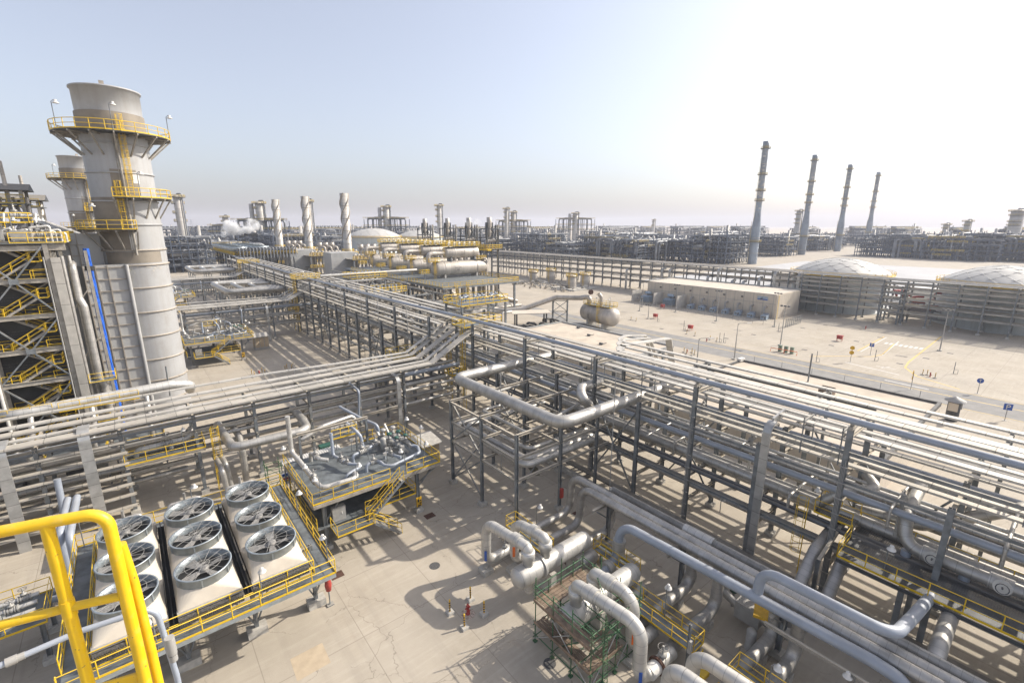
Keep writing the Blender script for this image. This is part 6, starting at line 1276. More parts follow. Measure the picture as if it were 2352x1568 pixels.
def letterP(t, x, y, z, s):
    plate(t, x, y, z, s, s, BLUES); m = MB(); c = V((x, y, z)) + VW * .11; bar = lambda u0, v0, u1, v1: m.hexa([c - SD * u1 * s + V((0, 0, v0 * s)), c - SD * u0 * s + V((0, 0, v0 * s)), c - SD * u0 * s + VW * .02 + V((0, 0, v0 * s)), c - SD * u1 * s + VW * .02 + V((0, 0, v0 * s)), c - SD * u1 * s + V((0, 0, v1 * s)), c - SD * u0 * s + V((0, 0, v1 * s)), c - SD * u0 * s + VW * .02 + V((0, 0, v1 * s)), c - SD * u1 * s + VW * .02 + V((0, 0, v1 * s))])
    bar(-.22, -.36, -.1, .36); bar(-.1, .25, .16, .36); bar(-.1, -.06, .16, .05); bar(.14, .0, .26, .3); m.build('letter_p', WHITE, t)
sign(125.2, 29.0, 2.6, 'small blue square P parking sign by the zebra crossing', lambda t: letterP(t, 125.2, 29.0, 2.35, .8))
sign(97.4, 5.1, 2.5, 'large blue square P parking sign at the right edge', lambda t: letterP(t, 97.4, 5.1, 2.15, .95))
def arrow(t):
    disc(t, 110.1, 9.7, 2.3, .45, BLUES); m = MB(); c = V((110.1, 9.7, 2.3)) + VW * .11
    m.beam(c - V((0, 0, .3)), c + V((0, 0, .28)), .08, .03, VW).beam(c + V((0, 0, .3)), c + V((0, 0, .08)) + SD * .17, .07, .03, VW).beam(c + V((0, 0, .3)), c + V((0, 0, .08)) - SD * .17, .07, .03, VW); m.build('arrow', WHITE, t)
sign(110.1, 9.7, 2.3, 'round blue sign with a white arrow on the far kerb', arrow)
def edgeon(t):
    m = MB(); 
    for z in (3.1, 2.2): m.tube([V((103.7, 17.4, z)) + SD * .0 + V((0, .06, 0)), V((103.7, 17.4, z)) + V((0, .09, 0))], .42, 16)
    m.build('sign_plate', YELS, t)
sign(103.7, 17.4, 3.2, 'post with two amber signs seen almost edge on', edgeon)
def street_lamp(x, y, h, label, double=False, arm=0):
    t = thing('street_lamp', label, 'street lamp', (x, y, 0)); MB().lathe((x, y, 0), [(.14, 0), (.06, h)], 8).build('pole', GREY, t); MB().box((x, y, .12), (.8, .8, .24)).build('base', CONC_P, t)
    if double:
        MB().box((x, y, h), (.2, 2.0, .15)).build('cross_arm', GREY, t)
        for k in (-.8, 0, .8): MB().box((x - .2, y + k, h + .12), (.5, .4, .35)).build('floodlight', DARKP, t)
    else:
        e = V((math.cos(arm), math.sin(arm), 0)); MB().tube([(x, y, h - .4), V((x, y, h)) + e * .3, V((x, y, h + .1)) + e * 1.9], .05, 6, bend=.3).build('arm', GREY, t); MB().beam(V((x, y, h + .1)) + e * 1.7, V((x, y, h + .12)) + e * 2.6, .3, .12).build('lantern', WHITE, t)
street_lamp(98.4, 46.2, 7.9, 'slim curved arm street lamp standing at the near road kerb', arm=R(-50)); street_lamp(81.5, 45.2, 7.4, 'slim curved arm street lamp between the two flat buildings', arm=R(-50))
street_lamp(119, 45.3, 9.4, 'tall floodlight mast in front of the electrical building corner', True); street_lamp(140.1, 55.6, 9.4, 'tall grey floodlight mast near the wire fence', True); street_lamp(142, 20.2, 9.4, 'tall floodlight mast near the zebra crossing', True)
for i, (x, y) in enumerate(((135, 70), (138.5, 86), (139, 99.5), (122.2, 85), (131.5, 95))): street_lamp(x, y, 9 if i < 3 else 4.2, 'thin mast in the yard left of the wire fence', True)
hydrant(156.6, 38.4, 'lone red hydrant on the yard before the first domed tank'); hydrant(115.6, 17.0, 'red hydrant among bollards beside the road bend'); hydrant(108.9, 58.4, 'red hydrant between bollards past the left street lamp'); hydrant(95.5, 55.6, 'red hydrant with bollards at the corner of the left flat building')
for x, y in ((116.1, 18.2), (116.5, 17.6), (115.2, 16.2)): bollard(x, y, 'striped bollard of the group beside the road bend', None, 1.1)
for i in range(5): bollard(94.2 + (i % 3) * 1.1, 53.6 + (i // 2) * 1.3, 'striped bollard at the corner of the left flat building', None, 1.2)
for x, y in ((112.5, 66), (112.2, 63.5), (111.4, 58.9), (110.8, 56.8), (116.5, 87), (116, 84.8)): bollard(x, y, 'striped bollard along the far side of the road', None, 1.1)
for i, (x, y) in enumerate(((135, 38), (117.5, 68), (124.5, 84), (141.6, 93))):
    t = thing('hose_cabinet', f'red hose cabinet on a stand in the right yard, {NTH[i]} from the right', 'cabinet', (x, y, 0)); MB().box((x, y, .9), (.9, 1.1, .7)).build('cabinet', RED, t); MB().hexa([V((x - .55, y - .65, 1.25)), V((x + .55, y - .65, 1.25)), V((x + .55, y + .65, 1.25)), V((x - .55, y + .65, 1.25)), V((x - .4, y - .6, 1.45)), V((x + .4, y - .6, 1.45)), V((x + .4, y + .6, 1.45)), V((x - .4, y + .6, 1.45))]).build('lid', RED, t)
    for a in (-.4, .4):
        for b_ in (-.5, .5): MB().box((x + a, y + b_, .28), (.07, .07, .56)).build('leg', RED, t)
t = thing('marker_boxes', 'three green cabinets behind an orange guard rail beside the road', 'cabinet group', (112.7, 41.4, 0))
for k in range(3): MB().box((112.9, 42.9 - 1.25 * k, .75), (.5, .7, 1.5)).build('green_cabinet', TANKM if False else GREENB if k == 9 else mat('pale_green_enamel', (.18, .24, .18), .5) if k == 0 else MATS['pale_green_enamel'], t)
MB().tube([(111.6, 44.4, 0), (111.6, 44.4, .85), (112, 39, .85), (112, 39, 0)], .07, 8).tube([(111.8, 41.6, 0), (111.8, 41.6, .85)], .06, 8).build('guard_rail', ORANGE, t)
for i, (x, y) in enumerate(((109.8, 34.4), (120.6, 27), (121.5, 14.6), (110.5, 56), (111, 55.2), (120.5, 80.5), (134, 52), (117.2, 69.8))): 
    t = thing('yard_post', 'thin grey instrument post with a stub frame in the right yard', 'post', (x, y, 0)); MB().tube([(x, y, 0), (x, y, 2.4)], .06, 6).build('post', STEEL, t); MB().tube([(x, y, .1), (x - .1, y - .6, .1), (x - .1, y - .6, .9), (x, y, .9)], .04, 6).build('stub_frame', STEEL, t)
# electrical building
t = thing('electrical_building', 'long cream panelled electrical building with blue cooling units along its wall', 'building', (160, 80, 0)); x0, x1, y0, y1, h = 151.5, 168.5, 60.3, 106.5, 7.3
MB().box(((x0 + x1) / 2, (y0 + y1) / 2, h / 2), (x1 - x0, y1 - y0, h)).build('wall', CREAM, t); MB().box(((x0 + x1) / 2, (y0 + y1) / 2, h + .1), (x1 - x0 - .5, y1 - y0 - .5, .2)).build('roof', CREAM, t)
m = MB().box((x1 - .15, (y0 + y1) / 2, h + .3), (.3, y1 - y0, .6)).box(((x0 + x1) / 2, y1 - .15, h + .3), (x1 - x0 - .4, .3, .6)); m.build('parapet', PARAP, t)
m = MB()
for i in range(15): m.box((x0 - .01, y0 + 3 * i + 1, h / 2), (.05, .1, h))
m.box((x0 - .012, (y0 + y1) / 2, h * .62), (.05, y1 - y0, .1)).build('panel_joint', PARAP, t)
for i in range(7): MB().box((x0 - .25, y0 + 4.5 + 6 * i, h * .8), (.4, .5, .4)).build('wall_lamp', DARKP, t)
MB().box((x0 - .06, y0 + 4.2, h * .82), (.08, 3.2, 1.1)).build('name_board', BLUEG, t); MB().box((x0 - .12, y0 + 4.2, h * .77), (.05, 3.0, .3)).build('name_board_band', BLUES, t)
ladder(t, (x0 + .6, y0 - .3), 0, h, (0, -1), False)
for i in range(7):
    y = y0 + 1.6 + 4.1 * i; u = thing('cooling_unit', f'pale blue cooling unit at the electrical building wall, {NTH[i]} from the right', 'cooling unit', (x0 - 3.2, y, 0))
    MB().box((x0 - 3.4, y, .85), (1.5, 1.7, 1.2)).build('casing', BLUEG, u); MB().box((x0 - 1.7, y + .3, 1.1), (1.1, 1.5, 1.3)).build('fan_box', BLUEP, u); MB().box((x0 - 4.17, y + .25, .95), (.05, .7, .35)).box((x0 - 4.17, y - .5, .85), (.05, .4, .8)).build('louvre', DARKP, u)
    MB().tube([(x0 - 1.5, y + 1.2, 1.9), (x0 - 1.5, y + 1.2, 3.5), (x0, y + 1.2, 3.6)], .3, 8, bend=.4).build('duct', GREY, u); MB().box((x0 - 2.6, y, .1), (3.4, 2.4, .2)).build('plinth', CONC_P, u)
for i in range(3): one(MB().box((x0 - 3.2, y1 - 1.6 - 9.4 * i + 4, 2.1), (5.6, .35, 4.2)), 'blast_wall', CONCW, f'plain concrete partition wall beside the transformers, {NTH[i]} from the left', 'wall')
for i in range(2):
    y = y1 - 2.2 - 9.4 * i; u = thing('transformer', f'blue finned transformer between the partition walls, {"left" if i == 0 else "right"} one', 'transformer', (x0 - 3, y, 0)); m = MB().box((x0 - 3, y, 1.5), (2.2, 3.2, 2.2))
    m.build('tank', BLUEG, u); m = MB()
    for k in range(8): m.box((x0 - 4.5, y - 1.5 + .42 * k, 1.5), (.7, .16, 1.8)); 
    m.build('radiator_fins', BLUEG, u); MB().tube([(x0 - 2.6, y - 1.2, 3.6), (x0 - 2.6, y + 1.0, 3.6)], .5, 12).build('oil_drum', BLUEG, u); MB().box((x0 - 3, y, .2), (3.4, 4, .4)).build('plinth', CONC_P, u); MB().box((x0 - 1, y + .3, 2.9), (2.4, .8, .3)).build('cable_box', DARKP, u)
t = thing('wire_fence', 'grey wire mesh fence at the corner of the electrical building', 'fence', (146, 53, 0)); m = MB()
for k in range(9): m.tube([(141 + 1.3 * k, 53, 0), (141 + 1.3 * k, 53, 2.5)], .06, 6)
m.build('post', STEEL, t); m = MB()
for z in (.2, .9, 1.6, 2.4): m.tube([(141, 53, z), (151.6, 53, z)], .035, 5)
for k in range(36): m.tube([(141 + .3 * k, 53, .1), (141 + .3 * k, 53, 2.4)], .018, 4)
m.build('mesh', STEEL, t)
t = thing('wire_fence', 'low wire fence running in front of the cooling units', 'fence', (140.6, 78, 0)); m = MB()
for k in range(18): m.tube([(140.8, 53 + 3 * k, 0), (140.8, 53 + 3 * k, 2.4)], .05, 5)
m.build('post', GREY, t); m = MB()
for z in (.2, 1.2, 2.3): m.tube([(140.8, 53, z), (140.8, 104, z)], .02, 4)
m.build('wire', GREY, t)
# ================================================================== far rack before the tanks
YF_ = [-9.5 + 5.42 * i for i in range(14)]
rack_y('grey pipe rack crossing in front of the two domed tanks', [170.3, 176.5], YF_, [12.7], [3.2, 5.2, 7.0, 8.6, 10.0, 11.2, 12.4], longs=[7.0, 12.4], w=.32)
YG = [66.4 + 5.42 * i for i in range(32)]
rack_y('long grey pipe rack stretching left behind the electrical building', [173.8, 180.5], YG, [12.6], [3.4, 6.0, 8.6, 10.6, 12.2], longs=[6.0, 12.2], w=.32)
q = random.Random(21)
for i in range(28):
    z = [3.5, 5.5, 7.3, 8.9, 10.3, 11.5, 12.7][i % 7]; x = 170.7 + (i // 7) * 1.5 + .3 * q.random(); r = .12 + q.random() * .16
    if i % 6: pipe([(x, -12, z), (x, 63, z)], r, LITDUSTP if q.random() < .8 else ALU, f'thin pipe before the domed tanks, {NTH[i % 7]} tier up, {NTH[i // 7]} from the front', 8, 0, group='stacked pipes before the domed tanks')
    else: tray([(x, -12, z), (x, 63, z)], .5, .06, TRAYW, f'cable tray before the domed tanks, {NTH[i % 7]} tier up, {NTH[i // 7]} from the front', 'stacked trays before the domed tanks')
for i in range(40):
    z = [3.7, 6.3, 8.9, 10.9, 12.5][i % 5]; x = 174.3 + (i // 5) * .82 + .25 * q.random(); r = .13 + q.random() * .2
    if i % 4: pipe([(x, 64, z), (x, 236, z)], r, LITDUSTP if q.random() < .8 else VESS, f'pipe on the long far rack, {NTH[i % 5]} tier up, {NTH[i // 5]} from the front', 8, 0, group='parallel pipes on the long far rack')
    else: tray([(x, 64, z), (x, 236, z)], .6, .07, TRAYW, f'cable tray on the long far rack, {NTH[i % 5]} tier up, {NTH[i // 5]} from the front', 'parallel trays on the long far rack')
for i, (y, h) in enumerate(((62.5, 12.4), (70, 12.4), (75, 10), (80.5, 8.2), (84.5, 8.2), (90, 12), (94, 9), (110.5, 10.5), (114, 10.5), (132, 9))):
    t = thing('riser_duct', f'broad flat silver cable riser on the far racks, {NTH[i]} from the right', 'cable riser', (171.6, y, 0)); P = fillet([(171.4, y, 0), (171.4, y, h), (174, y, h)], .9, 5); mb = MB()
    for a, b in zip(P, P[1:]): mb.beam(a, b + (b - a).normalized() * .02, .9, .35, (1, 0, .01))
    mb.build('cover', DUCT, t)
# braced crossover and red pump skid between the tanks
t = thing('crossover_frame', 'dense braced steel crossover with red fire pumps between the domed tanks', 'steel frame', (177, 36, 0))
for x in (171, 174, 178, 183):
    for y in (35, 39.6): MB().box((x, y, 5.5), (.4, .4, 11)).build('column', STEEL, t)
m = MB()
for k in range(6):
    z = 1.6 + 1.8 * k; m.beam((170.6, 34.6, z), (170.6, 40, z), .2, .2).beam((171, 34.8, z), (184, 34.8, z), .2, .2)
    m.beam((170.6, 34.8, z), (170.6, 39.8, z + 1.6), .15, .15)
m.build('brace', STEEL, t); m = MB()
for k in range(14): y = 27 + q.random() * 12; z = 4.5 + q.random() * 5; m.tube([(182 + q.random() * 5, y, z), (182, y + 2, z), (184, y + 2, z - 1.5)], .3, 8, bend=.5)
m.build('red_pipework', RED, t); m = MB()
for k in range(8): m.tube([(181 + k, 25, 1.2 + (k % 3)), (181 + k, 40, 1.2 + (k % 3))], .2, 8)
m.build('grey_pipework', FARP, t)
# ================================================================== domed tanks
def dome_tank(x, y, r, h, rise, label, txt=None, nn=18):
    t = thing('domed_tank', label, 'tank', (x, y, 0)); MB().lathe((x, y, 0), [(r + .3, 0), (r + .3, .25), (r, .26), (r, h)], 64, cap=False).build('shell', TANKM, t)
    m = MB()
    for z in (h * .25, h * .5, h * .75): m.lathe((x, y, z), [(r, -.05), (r + .06, 0), (r, .05)], 64, cap=False)
    m.build('weld_band', TANKM, t)
    RR = (r * r + rise * rise) / (2 * rise); zc_ = h + .5 - (RR - rise); zz = lambda rr: zc_ + math.sqrt(max(0, RR * RR - rr * rr)); K = 7
    MB().lathe((x, y, 0), [(r, h - .1)] + [(max(.01, r * (1 - k / 12)), zz(r * (1 - k / 12))) for k in range(13)], 56, cap=False).build('dome', DOME, t); m = MB(); rings = []
    for k in range(K): rr = r * (1 - k / K); n = max(6, round(nn * (1 - k / K) ** .8)); rings.append([V((x + rr * math.cos(2 * math.pi * (i + .5 * (k % 2)) / n), y + rr * math.sin(2 * math.pi * (i + .5 * (k % 2)) / n), zz(rr) + .03)) for i in range(n)])
    for A, B in zip(rings, rings[1:]):
        for a_ in A:
            for b_ in sorted(B, key=lambda p: (p - a_).length)[:2]: m.beam(a_, b_, .09, .10)
        for a_, b_ in zip(B, B[1:] + B[:1]): m.beam(a_, b_, .09, .10)
    m.build('dome_ribs', DOME, t)
    MB().lathe((x, y, h), [(r, -.1), (r + 1.1, -.1), (r + 1.1, 0), (r, .02)], 64, cap=False).build('rim_walkway', YEL, t)
    n = 40; MB().rail([(x + (r + 1) * math.cos(2 * math.pi * i / n), y + (r + 1) * math.sin(2 * math.pi * i / n), h) for i in range(n + 1)], 1.1, 3, r=.05).build('rim_handrail', YEL, t)
    MB().lathe((x + r * .55, y - r * .55, h + rise * .45), [(.5, 0), (.5, .6), (.02, .9)], 10).build('roof_vent', WHITE, t)
    if txt:
        cu = bpy.data.curves.new('lettering', 'FONT')
        for li, (s_, sz, dz) in enumerate(txt):
            cu = bpy.data.curves.new('lettering', 'FONT'); cu.body = s_; cu.size = sz; cu.align_x = 'CENTER'; cu.extrude = .02; ob = bpy.data.objects.new('tmp', cu); COL.objects.link(ob)
            dg = bpy.context.evaluated_depsgraph_get(); me = bpy.data.meshes.new_from_object(ob.evaluated_get(dg)); bpy.data.objects.remove(ob)
            ang = R(180 + 8); k = 1
            for v in me.vertices:
                a = ang + v.co.x / (r + .05); v.co = V((x + (r + .05) * math.cos(a), y + (r + .05) * math.sin(a), dz + v.co.y)) - V((x, y, 0))
            me.materials.clear(); me.materials.append(BLACK); o = bpy.data.objects.new('lettering', me); COL.objects.link(o); o.parent = t; KIDS.setdefault(t.name, []).append(o)
    return t
dome_tank(190.5, 56.6, 14, 11.9, 4.6, 'left domed fire water tank behind the far rack', [('FIRE WATER STORAGE TANK', 1.0, 6.6), ('D-901A', .8, 8.0)])
dome_tank(191.5, 16.2, 14.2, 11.9, 4.6, 'right domed fire water tank cut by the frame edge', [('FIRE WATER STORAGE TANK', 1.0, 6.6), ('D-901B', .8, 8.0)])
dome_tank(171, 402, 22.5, 18, 6.5, 'pale domed tank behind the beige drum pairs, left one'); dome_tank(216, 404, 21, 17, 5.5, 'pale domed tank behind the steam silencers, right one')
one(MB().box((214, 34, 3.2), (16, 14, 6.4)), 'white_hall', WHITE, 'white flat building between the two domed tanks', 'building'); one(MB().box((226, 31, 8.2), (3, 4.5, 2.2)), 'blue_box', BLUE, 'blue container box beside the right domed tank', 'container')
one(MB().box((245, 84, 3.2), (18, 26, 6.4)), 'white_hall', CREAM, 'cream flat building just behind the left domed tank', 'building')
# silos at the foot of the far rack
for i, (x, y, h) in enumerate(((154.5, 149, 6.2), (163.5, 149, 6.3), (160, 181, 5.4), (164.5, 173, 6.4))):
    t = thing('round_silo', f'small beige round silo with yellow ladder cage, {["left front", "right front", "left rear", "right rear"][i]} one', 'silo', (x, y, 0)); MB().lathe((x, y, 0), [(2.2, 0), (2.2, h - .6), (1.9, h - .1), (.02, h + .3)], 24).build('shell', VESS, t)
    n = 14; MB().rail([(x + 2.5 * math.cos(2 * math.pi * k / n), y + 2.5 * math.sin(2 * math.pi * k / n), h - .5) for k in range(n + 1)], 1.1, 1.5, r=.06).build('handrail', YEL, t); ladder(t, (x - 2.3, y - .9), .2, h - .3, (-1, -.3)); MB().sector((x, y, 0), 2.2, 2.7, h - .5, .15, 0, 360, 18).build('rim_deck', STEELD, t)
t = thing('pump_area', 'low clutter of small pumps and pipes beside the beige silos', 'pump area', (148, 160, 0)); mm = [MB(), MB(), MB()]
for k in range(46):
    x, y = 140 + q.random() * 18, 143 + q.random() * 36; mm[k % 2].tube([(x, y, 0), (x, y, .6 + q.random() * 1.4), (x + 1 + q.random() * 3, y, 1.1), (x + 2, y - 2, .3)], .1 + .1 * q.random(), 6, bend=.3); mm[2].box((x + 1, y + 1, .4), (.8, .6, .8))
mm[0].build('grey_pipework', FARP, t); mm[1].build('dark_pipework', STEELD, t); mm[2].build('pump_body', ROOFM, t); MB().box((158, 149, .25), (18, 14, .5)).build('kerb', CONC_P, t)
# ================================================================== twisted stacks, chimneys, towers
def twist_stack(x, y, h, r, label):
    t = thing('spiral_stack', label, 'stack', (x, y, 0)); MB().lathe((x, y, 0), [(r, 0), (r, h), (r * .93, h), (r * .93, h - 2)], 28, cap=False).build('shell', STACKF, t)
    for s in range(3):
        P = []; n = 60
        for i in range(n + 1): z = h * .47 + h * .53 * i / n; a = 2 * math.pi * s / 3 + (z - h * .47) / (h * .53) * 2 * math.pi * 1.0; P.append((x + (r + .2) * math.cos(a), y + (r + .2) * math.sin(a), z))
        MB().tube(P, .3, 6).build('helical_strake', RIBM, t)
    for k in range(1, 7): MB().lathe((x, y, h * k / 7), [(r, -.15), (r + .18, 0), (r, .15)], 28, cap=False).build('ring', RIBM, t)
    n = 12; MB().rail([(x + (r + 1) * math.cos(2 * math.pi * k / n), y + (r + 1) * math.sin(2 * math.pi * k / n), h * .33) for k in range(n + 1)], 1.3, 2, r=.09).build('handrail', YEL, t); MB().sector((x, y, 0), r, r + 1.1, h * .33, .2, 0, 360, 16).build('platform', STEELD, t)
def polar(px, d): az = YAW + math.atan((px - CX) / 1122.0); dd = d / math.cos(az - YAW); return V((dd * math.sin(az), dd * math.cos(az), 0))
HD = V((FW.x, FW.y, 0)).normalized()
def place(px, ytop, d): r = FW * F + RT * (px - CX) - UP * (ytop - CY); p = V((0, 0, EYE)) + r * (d / r.dot(HD)); return p.x, p.y, p.z
for px, yt, d, l in ((631, 458, 306, 'leftmost'), (699, 451, 278, 'middle'), (789, 444, 252, 'rightmost')):
    x, y, h = place(px, yt, d); twist_stack(x, y, h, 2.0, f'pale stack wrapped with a spiral fin, {l} of three')
    t = thing('sound_enclosure', f'plain grey block housing at the foot of the {l} spiral stack', 'enclosure', (x - 9, y - 14, 0)); MB().box((x - 9, y - 14, 7.5), (13, 11, 15)).build('casing', CLADG, t)
    m = MB()
    for k in range(3): m.lathe((x + 2 + 3.4 * k, y - 12, 12), [(.9, 0), (.9, 4), (1.4, 4.2), (1.4, 6.4), (1.2, 6.4)], 14, cap=False); m.tube([(x + 2 + 3.4 * k, y - 13, 10), (x + 2 + 3.4 * k, y - 14, 16), (x + 4 + 3.4 * k, y - 15, 16), (x + 4 + 3.4 * k, y - 15, 9)], .6, 10, bend=1.2)
    m.build('filter_vents', VESS, t)
    p = thing('turbine_deck', f'yellow railed equipment deck in front of the {l} spiral stack', 'platform', (x, y - 24, 0)); MB().box((x + 4, y - 24, 12), (26, 12, .3)).build('deck', STEELD, p); MB().rail([(x - 9, y - 30, 12.2), (x + 17, y - 30, 12.2), (x + 17, y - 18, 12.2)], 1.4, 2, r=.09).build('handrail', YEL, p)
    MB().rail([(x - 9, y - 30, 6.2), (x + 17, y - 30, 6.2)], 1.4, 2, r=.09).build('handrail', YEL, p); MB().box((x + 4, y - 24, 6), (26, 12, .3)).build('deck', STEELD, p)
    for a in range(5): MB().box((x - 8.5 + 6.2 * a, y - 29.6, 6), (.5, .5, 12)).build('column', STEEL, p)
    m = MB()
    for k in range(14): xx = x - 7 + 1.8 * k; m.tube([(xx, y - 26, 6), (xx, y - 26, 14), (xx + 1, y - 26, 14.2), (xx + 1, y - 24, 9)], .35 + .2 * q.random(), 8, bend=.7); m.tube([(xx, y - 28, 1), (xx, y - 28, 5.5)], .5, 8)
    m.build('pipework', VESS, p); stair(p, (x + 10, y - 31, 6.2), (x + 16, y - 31, 12.2), (0, 1, 0), 1.6)
for i, (px, pb, yt) in enumerate(((1727, 606, 325), (1840, 585, 356), (1922, 577, 378), (1989, 566, 395))):
    b = at(px, pb); d = b.dot(HD); x, y = b.x, b.y; h = place([1755, 1866, 1945, 2008][i], yt, d)[2]; s = h / 90
    t = thing('tall_chimney', f'slender grey steel chimney at right, {NTH[i]} from the left', 'chimney', (x, y, 0)); r0, r1 = 3.3 * s, 2.15 * s
    MB().lathe((x, y, 0), [(r0, 0), (r0 * .98, h * .31), (r1 * 1.12, h * .40), (r1, h * .44), (r1 * .97, h * .955), (r1 * 1.04, h * .956), (r1 * 1.04, h), (r1 * .9, h)], 24, cap=False).build('shell', STACKC, t)
    for z in [h * (.05 + .043 * k) for k in range(21)]: MB().lathe((x, y, z), [((r0 if z < h * .345 else r1), -.15), ((r0 if z < h * .345 else r1) + .15, 0), ((r0 if z < h * .345 else r1), .15)], 24, cap=False).build('weld_ring', RIBM if q.random() < .4 else STACKC, t) if not h * .34 < z < h * .42 else None
    for z in (h * .945, h * .74, h * .61, h * .53, h * .19):
        rr = r1 if z > h * .4 else r0; MB().sector((x, y, 0), rr, rr + 1.3, z, .25, 0 if z > h * .5 else 150, 360 if z > h * .5 else 300, 16).build('gallery', STEELD, t); n = 14; a0, a1 = (0, 360) if z > h * .5 else (150, 300)
        MB().rail([(x + (rr + 1.2) * math.cos(R(a0 + (a1 - a0) * k / n)), y + (rr + 1.2) * math.sin(R(a0 + (a1 - a0) * k / n)), z) for k in range(n + 1)], 1.3, 2, r=.08).build('gallery_handrail', FARY, t)
    m = MB(); a = V((-.75, .66, 0))
    for s_ in (-.35, .35):
        o = V((a.y, -a.x, 0)) * s_; m.tube([V((x, y, 0)) + a * (r0 + .5) + o, V((x, y, h * .36)) + a * (r0 + .5) + o], .06, 5); m.tube([V((x, y, h * .36)) + a * (r1 + .5) + o, V((x, y, h * .95)) + a * (r1 + .5) + o], .06, 5)
    for k in range(30): m.tube([V((x, y, h * (.02 + .031 * k))) + a * ((r0 if k < 11 else r1) + .9) + V((a.y, -a.x, 0)) * .6, V((x, y, h * (.02 + .031 * k))) + a * ((r0 if k < 11 else r1) + .9) - V((a.y, -a.x, 0)) * .6], .06, 4)
    m.build('caged_ladder', FARY, t)
    m = MB()
    for k in range(26): a0 = 130 + q.random() * 150; z = h * (.42 + .5 * q.random()); m.arc((x, y, 0), r1 + .03, z, z + .5 + q.random() * 1.5, a0, a0 + 15 + q.random() * 40, 4)
    m.build('paint_patch', STACKF, t)
def tower(px, ytop, d, r, hbase, label, double=False):
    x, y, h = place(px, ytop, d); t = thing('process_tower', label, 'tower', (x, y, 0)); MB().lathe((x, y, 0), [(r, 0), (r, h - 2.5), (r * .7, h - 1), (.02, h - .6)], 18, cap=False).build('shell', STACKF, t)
    for k, z in enumerate((h - 2.2, h - 6.5, h - 13, h * .62)):
        rr = r + (2.4 if k == 0 else 1.4); MB().sector((x, y, 0), r, rr, z, .4, 0, 360 if k == 0 else 220, 14).build('platform', STEELD, t); n = 10; MB().rail([(x + rr * math.cos(R((360 if k == 0 else 220) * i / n)), y + rr * math.sin(R((360 if k == 0 else 220) * i / n)), z) for i in range(n + 1)], 1.4, 3, r=.12).build('handrail', FARY, t)
    e = V((RT.x, RT.y, 0)); MB().tube([V((x, y, h - 2)) , V((x, y, h)), V((x, y, h)) + e * (r + 1), V((x, y, h * .2)) + e * (r + 1), V((x, y, h * .2)) + e * (r + 6)], r * .22, 8, bend=1.2).build('overhead_pipe', FARP, t)
    if double: MB().lathe((x - e.x * r * 2.1, y - e.y * r * 2.1, 0), [(r * .55, 0), (r * .55, h - 3), (.02, h - 2)], 14).build('side_column', STACKF, t)
    if hbase:
        m = MB(); rr = random.Random(int(px)); w2 = r * 6
        for k in range(8): o = e * (w2 * (k / 7 - .5) * 2); m.tube([V((x, y, 0)) + o, V((x, y, hbase)) + o, V((x, y, hbase + 2)) + o * .6, V((x, y, hbase + 2)) + o * .2], .9, 8, bend=2)
        m.tube([V((x, y, hbase + 1)) - e * w2, V((x, y, hbase + 1)) + e * w2], 1.1, 8).build('manifold', FARP, t)
        m = MB()
        for z in (hbase * .55, hbase * .75, hbase): m.beam(V((x, y, z)) - e * w2 * (1.5 - z / hbase * .5), V((x, y, z)) + e * w2 * (1.5 - z / hbase * .5), 7, .6)
        for k in range(12): o = e * (w2 * 1.2 * (k / 11 - .5) * 2); m.beam(V((x, y, 0)) + o, V((x, y, hbase)) + o, .6, .6)
        m.build('frame', FARM, t); m = MB()
        for z in (hbase * .55, hbase * .75, hbase): m.rail([V((x, y, z)) - e * w2 * 1.2 - FW * 3.6, V((x, y, z)) + e * w2 * 1.2 - FW * 3.6], 1.4, 3, r=.14)
        m.build('handrail', FARY, t)
tower(405, 445, 345, 2.5, 0, 'pale column tower with platforms just right of the big stack'); tower(707, 457, 420, 2.4, 0, 'thin pale tower right behind the middle spiral stack')
tower(594, 461, 430, 3.4, 31, 'wide double tower with curved pipes left of the spiral stacks', True); tower(886, 471, 560, 3.6, 34, 'wide double tower above the left domed tank', True); tower(1008, 468, 520, 2.6, 0, 'single pale tower above the steam silencers')
tower(1163, 476, 640, 2.6, 0, 'thin pale tower behind drifting steam'); tower(1179, 484, 650, 3.2, 32, 'wide tower right beside the thin tower in the steam', True); tower(1322, 487, 760, 4.2, 36, 'wide double tower in the middle of the horizon', True); tower(515, 494, 520, 2.4, 26, 'small distant tower left of the steam plume')
tower(1502, 503, 1100, 3, 0, 'faint thin tower on the middle horizon'); tower(1837, 481, 660, 3.4, 0, 'pale tower just left of the second chimney'); tower(2175, 512, 620, 3.0, 0, 'yellow railed tower at right, left one'); tower(2225, 504, 560, 3.0, 0, 'yellow railed tower at right, right one'); tower(2341, 480, 520, 5.6, 0, 'thick pale tower at the right frame edge')
